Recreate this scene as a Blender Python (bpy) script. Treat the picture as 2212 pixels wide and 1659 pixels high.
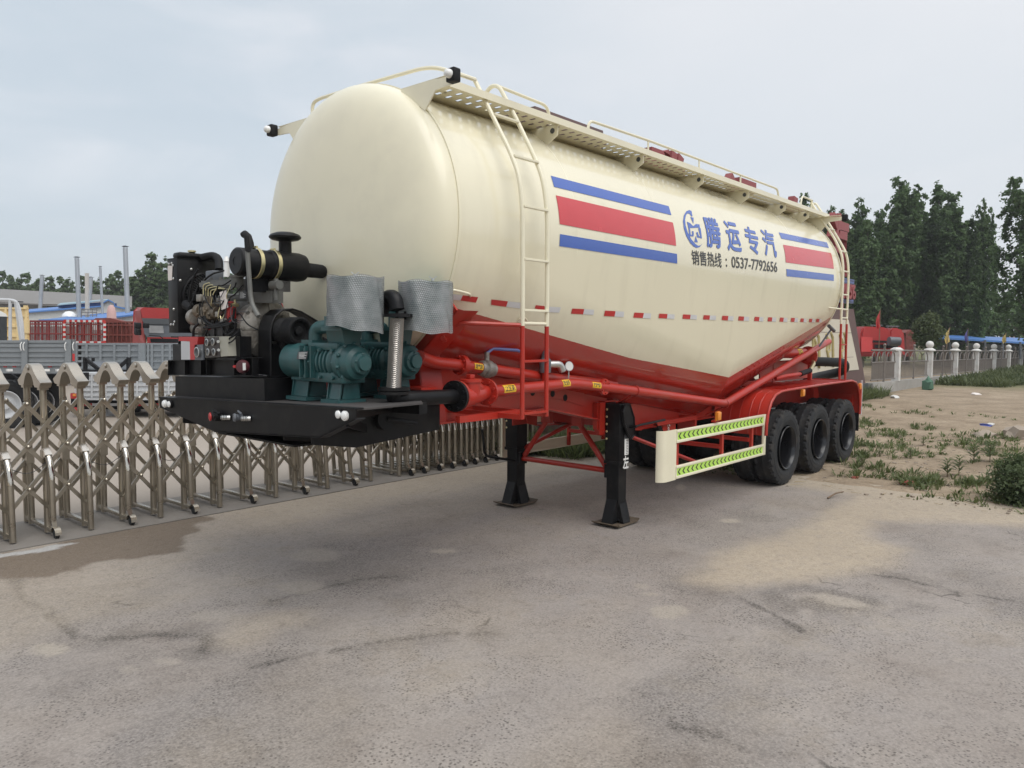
import bpy, bmesh, math, random
import numpy as np
from mathutils import Vector, Matrix
random.seed(7); rng = np.random.default_rng(7)
SC = bpy.context.scene
for o in list(bpy.data.objects): bpy.data.objects.remove(o)
COL = SC.collection

# ------------------------------------------------------------------ camera
CAM = np.array([-10.1055, -5.4583, 2.1407])
yaw, pitch, roll = math.radians(40.9356), math.radians(-3.6615), math.radians(0.4382)
fwd = np.array([math.cos(yaw)*math.cos(pitch), math.sin(yaw)*math.cos(pitch), math.sin(pitch)])
rt = np.array([math.sin(yaw), -math.cos(yaw), 0.0]); up = np.cross(rt, fwd)
r2 = math.cos(roll)*rt + math.sin(roll)*up
u2 = -math.sin(roll)*rt + math.cos(roll)*up
cd = bpy.data.cameras.new('camera'); cam = bpy.data.objects.new('camera', cd); COL.objects.link(cam)
cam.matrix_world = Matrix(((r2[0], u2[0], -fwd[0], CAM[0]), (r2[1], u2[1], -fwd[1], CAM[1]), (r2[2], u2[2], -fwd[2], CAM[2]), (0, 0, 0, 1)))
cd.sensor_width = 36; cd.lens = 3028/4032*36; cd.clip_end = 3000; cd.clip_start = 0.05
SC.camera = cam
SC.render.resolution_x = 1024; SC.render.resolution_y = 768

# ------------------------------------------------------------------ light
SUN = Vector((-0.08, -0.52, 0.80)).normalized()
w = bpy.data.worlds.new('World'); SC.world = w; w.use_nodes = True
nt = w.node_tree; nt.nodes.clear()
def N(t, k, **kw):
    n = t.nodes.new(k)
    for a, b in kw.items(): setattr(n, a, b)
    return n
out = N(nt, 'ShaderNodeOutputWorld'); bg = N(nt, 'ShaderNodeBackground'); bg.inputs[1].default_value = 0.1
sky = N(nt, 'ShaderNodeTexSky', sky_type='NISHITA', sun_disc=False)
sky.sun_elevation = math.asin(SUN.z); sky.sun_rotation = math.atan2(SUN.x, SUN.y)
sky.air_density = 1.0; sky.dust_density = 2.0
tc = N(nt, 'ShaderNodeTexCoord')
mp = N(nt, 'ShaderNodeMapping'); mp.inputs['Scale'].default_value = (1.0, 1.0, 3.2); mp.inputs['Rotation'].default_value = (0.15, 0.1, 0.5)
ns = N(nt, 'ShaderNodeTexNoise'); ns.inputs['Scale'].default_value = 2.4; ns.inputs['Detail'].default_value = 6; ns.inputs['Roughness'].default_value = 0.5; ns.inputs['Distortion'].default_value = 0.4
rp = N(nt, 'ShaderNodeValToRGB')
rp.color_ramp.elements[0].position = 0.36; rp.color_ramp.elements[0].color = (3.9, 4.4, 4.85, 1)
rp.color_ramp.elements[1].position = 0.60; rp.color_ramp.elements[1].color = (5.25, 5.4, 5.65, 1)
e = rp.color_ramp.elements.new(0.47); e.color = (4.5, 4.8, 5.15, 1)
nt.links.new(tc.outputs['Generated'], mp.inputs[0]); nt.links.new(mp.outputs[0], ns.inputs[0]); nt.links.new(ns.outputs[0], rp.inputs[0])
# brighter, warmer cloud towards the veiled sun
vm = N(nt, 'ShaderNodeVectorMath', operation='DOT_PRODUCT'); vm.inputs[1].default_value = (0.70, 0.10, 0.70)
nt.links.new(tc.outputs['Generated'], vm.inputs[0])
mr = N(nt, 'ShaderNodeMapRange', interpolation_type='SMOOTHSTEP'); mr.inputs[1].default_value = 0.55; mr.inputs[2].default_value = 1.0
nt.links.new(vm.outputs['Value'], mr.inputs[0])
m1 = N(nt, 'ShaderNodeMix', data_type='RGBA'); m1.inputs[7].default_value = (5.35, 5.45, 5.6, 1)
nt.links.new(mr.outputs[0], m1.inputs[0]); nt.links.new(rp.outputs[0], m1.inputs[6])
vl = N(nt, 'ShaderNodeVectorMath', operation='DOT_PRODUCT'); vl.inputs[1].default_value = (0.36, 0.90, 0.25); nt.links.new(tc.outputs['Generated'], vl.inputs[0])
ml = N(nt, 'ShaderNodeMapRange', interpolation_type='SMOOTHSTEP'); ml.inputs[1].default_value = 0.80; ml.inputs[2].default_value = 1.0; ml.inputs[4].default_value = 0.75; nt.links.new(vl.outputs['Value'], ml.inputs[0])
ns2 = N(nt, 'ShaderNodeTexNoise'); ns2.inputs['Scale'].default_value = 4.2; ns2.inputs['Detail'].default_value = 7; ns2.inputs['Distortion'].default_value = 0.6; nt.links.new(mp.outputs[0], ns2.inputs[0])
mw_ = N(nt, 'ShaderNodeMapRange'); mw_.inputs[1].default_value = 0.42; mw_.inputs[2].default_value = 0.66; mw_.inputs[3].default_value = 1.0; mw_.inputs[4].default_value = 0.35; nt.links.new(ns2.outputs[0], mw_.inputs[0])
mm_ = N(nt, 'ShaderNodeMath', operation='MULTIPLY'); nt.links.new(ml.outputs[0], mm_.inputs[0]); nt.links.new(mw_.outputs[0], mm_.inputs[1])
m0 = N(nt, 'ShaderNodeMix', data_type='RGBA'); m0.inputs[7].default_value = (3.7, 4.25, 4.7, 1); nt.links.new(mm_.outputs[0], m0.inputs[0]); nt.links.new(m1.outputs[2], m0.inputs[6])
m2 = N(nt, 'ShaderNodeMix', data_type='RGBA'); m2.inputs[0].default_value = 0.10
nt.links.new(m0.outputs[2], m2.inputs[6]); nt.links.new(sky.outputs[0], m2.inputs[7])
sz = N(nt, 'ShaderNodeSeparateXYZ'); nt.links.new(tc.outputs['Generated'], sz.inputs[0])
mz = N(nt, 'ShaderNodeMapRange', interpolation_type='SMOOTHSTEP'); mz.inputs[1].default_value = 0.45; mz.inputs[2].default_value = 0.95; mz.inputs[3].default_value = 1.0; mz.inputs[4].default_value = 1.35   # an overcast sky is brightest overhead
nt.links.new(sz.outputs[2], mz.inputs[0]); vz = N(nt, 'ShaderNodeVectorMath', operation='SCALE'); nt.links.new(m2.outputs[2], vz.inputs[0]); nt.links.new(mz.outputs[0], vz.inputs['Scale'])
nt.links.new(vz.outputs[0], bg.inputs[0]); nt.links.new(bg.outputs[0], out.inputs[0])
sd = bpy.data.lights.new('sun', 'SUN'); sd.energy = 1.3; sd.angle = math.radians(55); sd.color = (1.0, 0.97, 0.92)
so = bpy.data.objects.new('sun', sd); COL.objects.link(so); so.rotation_euler = SUN.to_track_quat('Z', 'Y').to_euler()
SC.view_settings.view_transform = 'Standard'; SC.view_settings.look = 'None'; SC.view_settings.exposure = 0.72; SC.view_settings.gamma = 1.0

# ------------------------------------------------------------------ helpers: measuring
F = 1661.2  # focal length in units of a 2212 wide sheet
def ray(px, py):
    return (px-1106)/F*r2 - (py-829.5)/F*u2 + fwd
def on(px, py, axis, val):
    d = ray(px, py); t = (val-CAM[axis])/d[axis]
    return Vector(CAM + t*d)
def X_(px, py, v): return on(px, py, 0, v)
def Y_(px, py, v): return on(px, py, 1, v)
def Z_(px, py, v): return on(px, py, 2, v)
def D_(px, py, depth): return Vector(CAM + depth*ray(px, py))
def dep(p): return float(np.dot(np.array(p)-CAM, fwd))

# ------------------------------------------------------------------ helpers: materials
MATS = {}
def mat(name, col, rough=0.5, metal=0.0, var=0.12, vscale=6.0, bump=0.0, bscale=40.0, coat=0.0, spec=0.5, dirt=None, dirtamt=0.0, dscale=2.0, rvar=0.12, trans=0.0):
    m = bpy.data.materials.new(name); m.use_nodes = True; t = m.node_tree; b = t.nodes['Principled BSDF']
    b.inputs['Metallic'].default_value = metal; b.inputs['Coat Weight'].default_value = coat; b.inputs['Coat Roughness'].default_value = 0.06
    b.inputs['Specular IOR Level'].default_value = spec
    tcn = N(t, 'ShaderNodeTexCoord'); n1 = N(t, 'ShaderNodeTexNoise'); n1.inputs['Scale'].default_value = vscale; n1.inputs['Detail'].default_value = 5
    t.links.new(tcn.outputs['Object'], n1.inputs[0])
    mx = N(t, 'ShaderNodeMix', data_type='RGBA')
    lo = tuple(max(0, c*(1-var)) for c in col[:3])+(1,); hi = tuple(min(1, c*(1+var)) for c in col[:3])+(1,)
    mx.inputs[6].default_value = lo; mx.inputs[7].default_value = hi
    t.links.new(n1.outputs[0], mx.inputs[0]); colout = mx.outputs[2]
    if dirt:
        n2 = N(t, 'ShaderNodeTexNoise'); n2.inputs['Scale'].default_value = dscale; n2.inputs['Detail'].default_value = 7; n2.inputs['Roughness'].default_value = 0.65
        t.links.new(tcn.outputs['Object'], n2.inputs[0])
        r = N(t, 'ShaderNodeMapRange'); r.inputs[1].default_value = 0.48; r.inputs[2].default_value = 0.72; r.inputs[4].default_value = dirtamt
        t.links.new(n2.outputs[0], r.inputs[0])
        mx2 = N(t, 'ShaderNodeMix', data_type='RGBA'); mx2.inputs[7].default_value = tuple(dirt[:3])+(1,)
        t.links.new(r.outputs[0], mx2.inputs[0]); t.links.new(colout, mx2.inputs[6]); colout = mx2.outputs[2]
    t.links.new(colout, b.inputs['Base Color'])
    rr = N(t, 'ShaderNodeMapRange'); rr.inputs[3].default_value = max(0.02, rough-rvar/2); rr.inputs[4].default_value = min(1, rough+rvar/2)
    t.links.new(n1.outputs[0], rr.inputs[0]); t.links.new(rr.outputs[0], b.inputs['Roughness'])
    if bump:
        n3 = N(t, 'ShaderNodeTexNoise'); n3.inputs['Scale'].default_value = bscale; n3.inputs['Detail'].default_value = 4
        t.links.new(tcn.outputs['Object'], n3.inputs[0])
        bp = N(t, 'ShaderNodeBump'); bp.inputs['Strength'].default_value = bump; bp.inputs['Distance'].default_value = 0.02
        t.links.new(n3.outputs[0], bp.inputs['Height']); t.links.new(bp.outputs[0], b.inputs['Normal'])
    if trans: b.inputs['Transmission Weight'].default_value = trans
    MATS[name] = m
    return m
CREAM = (0.76, 0.71, 0.54); RED = (0.40, 0.024, 0.013)
M = dict(
 cream=mat('cream_paint', CREAM, 0.30, var=0.03, vscale=1.2, coat=0.15, rvar=0.08, dirt=(.52, .48, .38), dirtamt=.28, dscale=1.6),
 red=mat('red_paint', RED, 0.34, var=0.12, vscale=3, coat=0.06, dirt=(0.24, 0.10, 0.07), dirtamt=0.35),
 black=mat('black_paint', (0.007, 0.007, 0.008), 0.40, var=0.3, spec=0.22, dirt=(0.04, 0.037, 0.034), dirtamt=0.4, dscale=5),
 blackm=mat('black_rough', (0.010, 0.010, 0.011), 0.6, spec=0.22, var=0.3, bump=0.15),
 bolt=mat('zinc', (0.6, 0.6, 0.58), 0.35, 1.0),
 brass=mat('passivated_zinc', (0.62, 0.55, 0.32), 0.35, 0.9),
 iron=mat('cast_iron_grey', (0.075, 0.072, 0.068), 0.5, 0.25, var=0.3, vscale=12, bump=0.2, dirt=(0.03, 0.03, 0.03), dirtamt=0.6, dscale=9),
 irong=mat('engine_grey', (0.13, 0.13, 0.12), 0.5, 0.15, var=0.2, vscale=9, dirt=(0.04, 0.04, 0.04), dirtamt=0.6, dscale=9),
 alu=mat('cast_aluminium', (0.30, 0.28, 0.25), 0.45, 0.6, var=0.3, vscale=14, bump=0.25, dirt=(0.07, 0.05, 0.035), dirtamt=0.7, dscale=12),
 teal=mat('teal_paint', (0.022, 0.080, 0.082), 0.42, var=0.25, vscale=9, dirt=(0.05, 0.07, 0.07), dirtamt=0.5, dscale=14, coat=0.1),
 tire=mat('tyre_rubber', (0.019, 0.020, 0.022), 0.72, var=0.3, vscale=14, bump=0.25, bscale=90, dirt=(0.12, 0.10, 0.075), dirtamt=0.3, dscale=4, spec=0.35),
 rim=mat('black_rim', (0.01, 0.01, 0.012), 0.25, var=0.2),
 steel=mat('gate_stainless', (0.42, 0.38, 0.315), 0.30, 0.9, var=0.22, vscale=7, rvar=0.2),
 archsteel=mat('sky_bright_arch_steel', (0.50, 0.455, 0.39), 0.30, 0.92, var=0.15, vscale=6, rvar=0.15),  # gate steel made paler: sky reflection on the arches put into the colour
 chrome=mat('polished_stainless', (0.62, 0.58, 0.52), 0.13, 1.0, var=0.1, vscale=9, rvar=0.1),
 braid=mat('braided_steel', (0.62, 0.58, 0.53), 0.35, 0.9, var=0.2, vscale=60),
 white=mat('white_plastic', (0.75, 0.75, 0.72), 0.35),
 lens=mat('lamp_lens', (0.78, 0.78, 0.76), 0.2, coat=0.5),
 amber=mat('amber_lens', (0.75, 0.26, 0.03), 0.3, coat=0.3),
 blue=mat('decal_blue', (0.055, 0.12, 0.43), 0.25, var=0.06, coat=0.35),
 dred=mat('decal_red', (0.56, 0.052, 0.06), 0.25, var=0.06, coat=0.35),
 dblack=mat('decal_black', (0.035, 0.033, 0.03), 0.35, coat=0.2),
 tred=mat('tape_red', (0.48, 0.03, 0.03), 0.35), twhite=mat('tape_silver', (0.60, 0.60, 0.61), 0.35),
 lime=mat('lime_tape', (0.46, 0.72, 0.12), 0.4, var=0.05), yellow=mat('yellow_label', (0.80, 0.50, 0.03), 0.4, var=0.05),
 grey=mat('grey_truck_paint', (0.20, 0.215, 0.225), 0.4, var=0.1), lgrey=mat('light_grey_truck_paint', (0.50, 0.51, 0.52), 0.4, var=0.08),
 dkgrey=mat('dark_grey', (0.07, 0.075, 0.08), 0.5), glass=mat('dark_glass', (0.02, 0.022, 0.024), 0.08, spec=0.6),
 lglass=mat('pale_windscreen', (0.30, 0.30, 0.30), 0.1), tank2=mat('yellow_dump_paint', (0.72, 0.55, 0.28), 0.45, var=0.06),
 tred2=mat('truck_red', (0.36, 0.026, 0.024), 0.45, var=0.1), brick=mat('maroon_stake_paint', (0.19, 0.022, 0.020), 0.55, var=0.2),
 oxide=mat('oxide_red_paint', (0.17, 0.038, 0.028), 0.6, var=0.2, dirt=(0.26, 0.10, 0.07), dirtamt=0.5),
 roofblue=mat('blue_roof_sheet', (0.075, 0.19, 0.46), 0.5, var=0.1, vscale=0.6), wallw=mat('white_wall_sheet', (0.56, 0.57, 0.56), 0.6, var=0.06, vscale=1),
 flue=mat('galvanised_flue', (0.40, 0.42, 0.44), 0.38, 0.7, var=0.15, vscale=2), conc=mat('concrete_pole', (0.50, 0.47, 0.42), 0.85, var=0.12, bump=0.2),
 stone=mat('cream_stone', (0.58, 0.53, 0.43), 0.55, var=0.08, vscale=2), brown=mat('brown_stone', (0.115, 0.066, 0.06), 0.55, var=0.15, vscale=2),
 gold=mat('faded_gold', (0.42, 0.35, 0.16), 0.5), signred=mat('sign_red', (0.27, 0.060, 0.060), 0.5, var=0.15, vscale=2), signblue=mat('sign_blue', (0.12, 0.15, 0.34), 0.5, var=0.1),
 postw=mat('white_post_paint', (0.64, 0.63, 0.60), 0.6, dirt=(0.35, 0.28, 0.24), dirtamt=0.7, dscale=3), basec=mat('rendered_base', (0.30, 0.285, 0.26), 0.85, var=0.15, vscale=1.5, dirt=(0.45, 0.45, 0.45), dirtamt=0.5, dscale=1.2),
 pinkrail=mat('old_rail_paint', (0.20, 0.175, 0.155), 0.45, 0.4, var=0.2),
 bark=mat('bark', (0.13, 0.115, 0.095), 0.9, var=0.3, bump=0.4), stick=mat('dry_stick', (0.16, 0.11, 0.07), 0.9),
 paper=mat('paper_tag', (0.72, 0.66, 0.62), 0.7), oilred=mat('filter_red', (0.45, 0.03, 0.03), 0.4), gauge=mat('panel_beige', (0.36, 0.35, 0.29), 0.5), gaugeb=mat('panel_black', (0.03, 0.022, 0.02), 0.4),
 purple=mat('flag_purple', (0.13, 0.12, 0.33), 0.8), fyellow=mat('flag_yellow', (0.62, 0.48, 0.18), 0.8), fred=mat('flag_red', (0.55, 0.06, 0.06), 0.8), fgreen=mat('flag_green', (0.12, 0.30, 0.22), 0.8),
 plasticw=mat('white_litter', (0.62, 0.62, 0.60), 0.6), plasticb=mat('blue_litter', (0.05, 0.08, 0.33), 0.45), brickm=mat('broken_brick', (0.26, 0.07, 0.05), 0.9), netg=mat('green_net', (0.07, 0.15, 0.10), 0.8),
 rock=mat('rock', (0.30, 0.25, 0.20), 0.9, bump=0.5, bscale=6), wire=mat('wire', (0.05, 0.05, 0.055), 0.6),
 handle=mat('blue_handle', (0.10, 0.12, 0.30), 0.4), sgrey=mat('valve_grey', (0.11, 0.12, 0.135), 0.45), smudge=mat('dust_white', (0.55, 0.53, 0.49), 0.8),
)
def corrugated(name, col, scale, axis=2, rough=0.55, strength=0.5, var=0.08):
    m = mat(name, col, rough, var=var, vscale=0.8); t = m.node_tree; b = t.nodes['Principled BSDF']
    tcn = N(t, 'ShaderNodeTexCoord'); wv = N(t, 'ShaderNodeTexWave', wave_type='BANDS', bands_direction='XYZ'[axis]); wv.inputs['Scale'].default_value = scale
    t.links.new(tcn.outputs['Object'], wv.inputs[0])
    bp = N(t, 'ShaderNodeBump'); bp.inputs['Strength'].default_value = strength; bp.inputs['Distance'].default_value = 0.08
    t.links.new(wv.outputs[0], bp.inputs['Height']); t.links.new(bp.outputs[0], b.inputs['Normal'])
    return m

# ------------------------------------------------------------------ helpers: meshes
class MB:
    def __init__(s): s.bm = bmesh.new(); s.mi = 0
    def _f(s, vs):
        try:
            f = s.bm.faces.new(vs); f.material_index = s.mi; return f
        except ValueError: return None
    def box(s, lo, hi, bev=0.0, rot=None, piv=None):
        b = bmesh.new(); bmesh.ops.create_cube(b, size=1)
        c = (Vector(lo)+Vector(hi))/2; d = Vector(hi)-Vector(lo)
        for v in b.verts: v.co = Vector((v.co.x*d.x, v.co.y*d.y, v.co.z*d.z))
        if bev: bmesh.ops.bevel(b, geom=b.edges[:], offset=min(bev, min(abs(x) for x in d)*0.45), segments=2, affect='EDGES', profile=0.5)
        for v in b.verts:
            v.co += c
            if rot is not None:
                p = Vector(piv) if piv is not None else c
                v.co = rot @ (v.co-p) + p
        s.add(b); return s
    def add(s, b, free=True):
        mp = {}
        for v in b.verts: mp[v] = s.bm.verts.new(v.co)
        for f in b.faces: s._f([mp[v] for v in f.verts])
        if free: b.free()
    def bar(s, p0, p1, wd, ht, upv=(0, 0, 1), bev=0.0):
        p0, p1 = Vector(p0), Vector(p1); d = (p1-p0); L = d.length; d.normalize()
        u = Vector(upv)
        if abs(d.dot(u)) > 0.99: u = Vector((1, 0, 0))
        sd = d.cross(u).normalized(); u = sd.cross(d)
        b = bmesh.new(); bmesh.ops.create_cube(b, size=1)
        if bev: 
            for v in b.verts: v.co = Vector((v.co.x*L, v.co.y*wd, v.co.z*ht))
            bmesh.ops.bevel(b, geom=b.edges[:], offset=bev, segments=2, affect='EDGES')
        else:
            for v in b.verts: v.co = Vector((v.co.x*L, v.co.y*wd, v.co.z*ht))
        c = (p0+p1)/2
        for v in b.verts: v.co = c + d*v.co.x + sd*v.co.y + u*v.co.z
        s.add(b); return s
    def tube(s, pts, r, seg=10, cap=True, round_=0.0, rn=4):
        pts = [Vector(p) for p in pts]
        if round_: pts = fillet(pts, round_, rn)
        n = len(pts); rs = [float(a) for a in r] if isinstance(r, (list, tuple)) else [float(r)]*n
        if len(rs) != n: rs = [rs[0]]*n
        rings = []; prev = None
        for i in range(n):
            d = (pts[min(i+1, n-1)]-pts[max(i-1, 0)]).normalized()
            if prev is None:
                a = Vector((0, 0, 1)) if abs(d.z) < 0.9 else Vector((1, 0, 0)); nrm = d.cross(a).normalized()
            else:
                nrm = (prev - d*prev.dot(d)).normalized()
            prev = nrm; bn = d.cross(nrm)
            rings.append([s.bm.verts.new(pts[i]+rs[i]*(math.cos(2*math.pi*k/seg)*nrm+math.sin(2*math.pi*k/seg)*bn)) for k in range(seg)])
        for i in range(n-1):
            for k in range(seg): s._f([rings[i][k], rings[i][(k+1) % seg], rings[i+1][(k+1) % seg], rings[i+1][k]])
        if cap:
            s._f(rings[0][::-1]); s._f(rings[-1])
        return s
    def lathe(s, prof, org, axis, seg=24, cap=True):
        """prof = [(radius, distance along axis)]"""
        org = Vector(org); ax = Vector(axis).normalized(); a = Vector((0, 0, 1)) if abs(ax.z) < 0.9 else Vector((1, 0, 0))
        u = ax.cross(a).normalized(); v = ax.cross(u); rings = []
        for r, h in prof:
            if r < 1e-6: rings.append([s.bm.verts.new(org+ax*h)])
            else: rings.append([s.bm.verts.new(org+ax*h+r*(math.cos(2*math.pi*k/seg)*u+math.sin(2*math.pi*k/seg)*v)) for k in range(seg)])
        for A, B in zip(rings, rings[1:]):
            for k in range(seg):
                k2 = (k+1) % seg
                if len(A) == 1 and len(B) == 1: continue
                if len(A) == 1: s._f([A[0], B[k], B[k2]])
                elif len(B) == 1: s._f([A[k2], A[k], B[0]])
                else: s._f([A[k], B[k], B[k2], A[k2]])
        if cap:
            if len(rings[0]) > 1: s._f(rings[0])
            if len(rings[-1]) > 1: s._f(rings[-1][::-1])
        return s
    def cyl(s, p0, p1, r, r2=None, seg=16, cap=True):
        p0, p1 = Vector(p0), Vector(p1)
        return s.lathe([(r, 0), (r if r2 is None else r2, (p1-p0).length)], p0, p1-p0, seg, cap)
    def sphere(s, c, r, seg=14, sc=(1, 1, 1)):
        b = bmesh.new(); bmesh.ops.create_uvsphere(b, u_segments=seg, v_segments=max(6, seg*2//3), radius=r)
        for v in b.verts: v.co = Vector((v.co.x*sc[0], v.co.y*sc[1], v.co.z*sc[2]))+Vector(c)
        s.add(b); return s
    def prism(s, poly, off):
        """poly = 3-D points of a flat outline, off = extrusion vector"""
        off = Vector(off); A = [s.bm.verts.new(Vector(p)) for p in poly]; B = [s.bm.verts.new(Vector(p)+off) for p in poly]
        s._f(A); s._f(B[::-1]); n = len(A)
        for k in range(n): s._f([A[k], B[k], B[(k+1) % n], A[(k+1) % n]][::-1])
        return s
    def quad(s, *ps):
        s._f([s.bm.verts.new(Vector(p)) for p in ps]); return s
    def build(s, name, m, parent=None, smooth=35, fix=True):
        if fix: bmesh.ops.recalc_face_normals(s.bm, faces=s.bm.faces)
        me = bpy.data.meshes.new(name); s.bm.to_mesh(me); s.bm.free()
        for mm in (m if isinstance(m, (list, tuple)) else [m]): me.materials.append(mm if not isinstance(mm, str) else M[mm])
        if smooth:
            for p in me.polygons: p.use_smooth = True
            me.set_sharp_from_angle(angle=math.radians(smooth))
        o = bpy.data.objects.new(name, me); COL.objects.link(o)
        if parent is not None: o.parent = parent
        return o
def fillet(pts, r, n=4):
    res = [pts[0]]
    for a, b, c in zip(pts, pts[1:], pts[2:]):
        d1 = (a-b); d2 = (c-b); k = min(r, d1.length*0.49, d2.length*0.49)
        p = b+d1.normalized()*k; q = b+d2.normalized()*k
        for i in range(n+1):
            t = i/n; res.append(p*(1-t)**2 + b*2*t*(1-t) + q*t*t)
    res.append(pts[-1]); return res
def rebase(root):
    """children were modelled in place; move their meshes so that the thing's Empty sits at its own base"""
    def sub(o):
        if o.type == 'MESH': o.data.transform(Matrix.Translation(-root.location))
        for c in o.children: sub(c)
    for c in root.children: sub(c)
def thing(name, label, cat, loc=(0, 0, 0), group=None, rz=0.0):
    o = bpy.data.objects.new(name, None); COL.objects.link(o); o.location = loc; o.rotation_euler = (0, 0, rz); o.empty_display_size = 0.2
    return tag(o, label, cat, group)
def tag(o, label, cat, group=None):
    o['label'] = label; o['category'] = cat
    if group: o['group'] = group
    return o
def struct(o, kind='structure'): o['kind'] = kind; return o
def copy_tree(o, parent=None):
    c = o.copy(); COL.objects.link(c)
    if parent is not None: c.parent = parent
    for ch in list(o.children): copy_tree(ch, c)
    return c
def text_bm(body, extrude=0.0, offset=0.0, size=1.0, res=4):
    cu = bpy.data.curves.new('lettering', 'FONT'); cu.body = body; cu.size = size; cu.extrude = extrude; cu.offset = offset; cu.resolution_u = res
    o = bpy.data.objects.new('lettering', cu); COL.objects.link(o); bpy.context.view_layer.update()
    me = bpy.data.meshes.new_from_object(o.evaluated_get(bpy.context.evaluated_depsgraph_get()))
    b = bmesh.new(); b.from_mesh(me); bpy.data.objects.remove(o); bpy.data.curves.remove(cu); bpy.data.meshes.remove(me)
    bmesh.ops.triangulate(b, faces=b.faces[:])
    xs = [v.co.x for v in b.verts]; ys = [v.co.y for v in b.verts]
    return b, (min(xs), min(ys), max(xs), max(ys))

# ------------------------------------------------------------------ ground
def vnoise(x, y, seed=0):
    xi = np.floor(x).astype(int); yi = np.floor(y).astype(int); fx = x-xi; fy = y-yi
    fx = fx*fx*(3-2*fx); fy = fy*fy*(3-2*fy)
    def h(a, b):
        n = (a*374761393 + b*668265263 + seed*982451653) & 0x7fffffff
        n = ((n ^ (n >> 13))*1274126177) & 0x7fffffff
        return ((n ^ (n >> 16)) & 0xffff)/65535.0
    return (h(xi, yi)*(1-fx)+h(xi+1, yi)*fx)*(1-fy) + (h(xi, yi+1)*(1-fx)+h(xi+1, yi+1)*fx)*fy
def fbm(x, y, seed=0, o=4):
    r = 0; a = 0.5; f = 1
    for i in range(o): r = r+a*vnoise(x*f, y*f, seed+i); a *= 0.5; f *= 2.03
    return r/(1-0.5**o)
def sstep(a, b, x):
    t = np.clip((x-a)/(b-a), 0, 1); return t*t*(3-2*t)
def grid(name, xs, ys, zf, m, attrs=None, kind='structure'):
    X, Y = np.meshgrid(xs, ys, indexing='ij'); Z = zf(X, Y)
    nx, ny = len(xs), len(ys)
    V = np.stack([X, Y, Z], -1).reshape(-1, 3)
    i = np.arange(nx*ny).reshape(nx, ny)
    Fc = np.stack([i[:-1, :-1], i[1:, :-1], i[1:, 1:], i[:-1, 1:]], -1).reshape(-1, 4)
    me = bpy.data.meshes.new(name); me.from_pydata(V.tolist(), [], Fc.tolist()); me.materials.append(m)
    for k, fn in (attrs or {}).items():
        a = me.attributes.new(k, 'FLOAT', 'POINT'); a.data.foreach_set('value', fn(X, Y).reshape(-1).astype(np.float32))
    for p in me.polygons: p.use_smooth = True
    o = bpy.data.objects.new(name, me); COL.objects.link(o); o['kind'] = kind
    return o
def zg(a): return (a[0]*0.5, 1097.2+a[1]*0.5)         # measured on an enlargement of the lower left
def zh(a): return (1106+a[0]*0.5, 1042.3+a[1]*0.5)    # and of the lower right
def gp(pts, f): return [tuple(Z_(*f(p), 0.0))[:2] for p in pts]
def dline(X, Y, pts):
    d = np.full(X.shape, 1e9)
    for (x0, y0), (x1, y1) in zip(pts, pts[1:]):
        L2 = (x1-x0)**2+(y1-y0)**2+1e-9; t = np.clip(((X-x0)*(x1-x0)+(Y-y0)*(y1-y0))/L2, 0, 1)
        d = np.minimum(d, np.hypot(X-x0-t*(x1-x0), Y-y0-t*(y1-y0)))
    return d
def dpoly(X, Y, pts):
    """signed distance, negative inside"""
    ins = np.zeros(X.shape, bool); n = len(pts)
    for k in range(n):
        (x0, y0), (x1, y1) = pts[k], pts[(k+1) % n]
        c = ((y0 > Y) != (y1 > Y)) & (X < (x1-x0)*(Y-y0)/(y1-y0+1e-12)+x0); ins ^= c
    d = dline(X, Y, list(pts)+[pts[0]]); return np.where(ins, -d, d)
SANDP = gp([(700, 425), (950, 290), (1250, 190), (1370, 150), (1400, 100), (1480, 55), (1600, 40), (2300, 130), (2300, 190), (1560, 165), (1530, 250), (1720, 290), (1560, 390), (1200, 440), (930, 460), (760, 440)], zh)
WETP = gp([(-400, 250), (120, 190), (340, 130), (860, 35), (905, 50), (835, 90), (800, 160), (770, 190), (400, 245), (330, 270), (150, 300), (-400, 330)], zg)
PUD_SHEEN_P = gp([(-300, 235), (60, 195), (160, 180), (250, 158), (330, 153), (300, 162), (170, 195), (80, 205), (-300, 255)], zg)
DARKP = gp([(935, 478), (1100, 556), (1250, 640), (1500, 590), (1850, 545), (1700, 510), (1500, 470), (1250, 430), (1000, 460)], zh)
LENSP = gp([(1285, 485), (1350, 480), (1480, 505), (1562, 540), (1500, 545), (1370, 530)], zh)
CRK = [(gp([(60, 300), (85, 330), (90, 400), (190, 440), (250, 500), (330, 560), (420, 567), (520, 565), (700, 552), (890, 555), (880, 620)], zg), .05),
       (gp([(1100, 690), (1290, 645), (1450, 617), (1600, 588), (1850, 555), (1960, 545), (2080, 547)], zg), .022),
       (gp([(1180, 400), (1410, 347), (1560, 310), (1720, 295)], zg), .03),
       (gp([(1560, 400), (1700, 420), (1900, 470), (2250, 530)], zh), .03),
       (gp([(935, 478), (1100, 556), (1260, 645)], zh), .03),
       (gp([(700, 1060), (900, 1090), (1010, 1160)], zh), .03)]
SPOTS = [(zg, 215, 612, 85, 28, 1.0), (zg, 1360, 205, 110, 30, .7), (zg, 1915, 188, 55, 10, 1.0), (zh, 680, 560, 90, 28, .9), (zh, 945, 167, 45, 9, 1.0), (zh, 600, 485, 35, 6, .9), (zh, 880, 305, 40, 6, .6), (zg, 1300, 345, 110, 30, .5), (zh, 560, 450, 30, 10, .6), (zh, 730, 22, 22, 12, .9), (zg, 720, 665, 60, 14, .6), (zg, 560, 700, 50, 16, .5), (zg, 930, 470, 120, 26, .4), (zh, 1960, 770, 60, 10, .4)]
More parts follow.
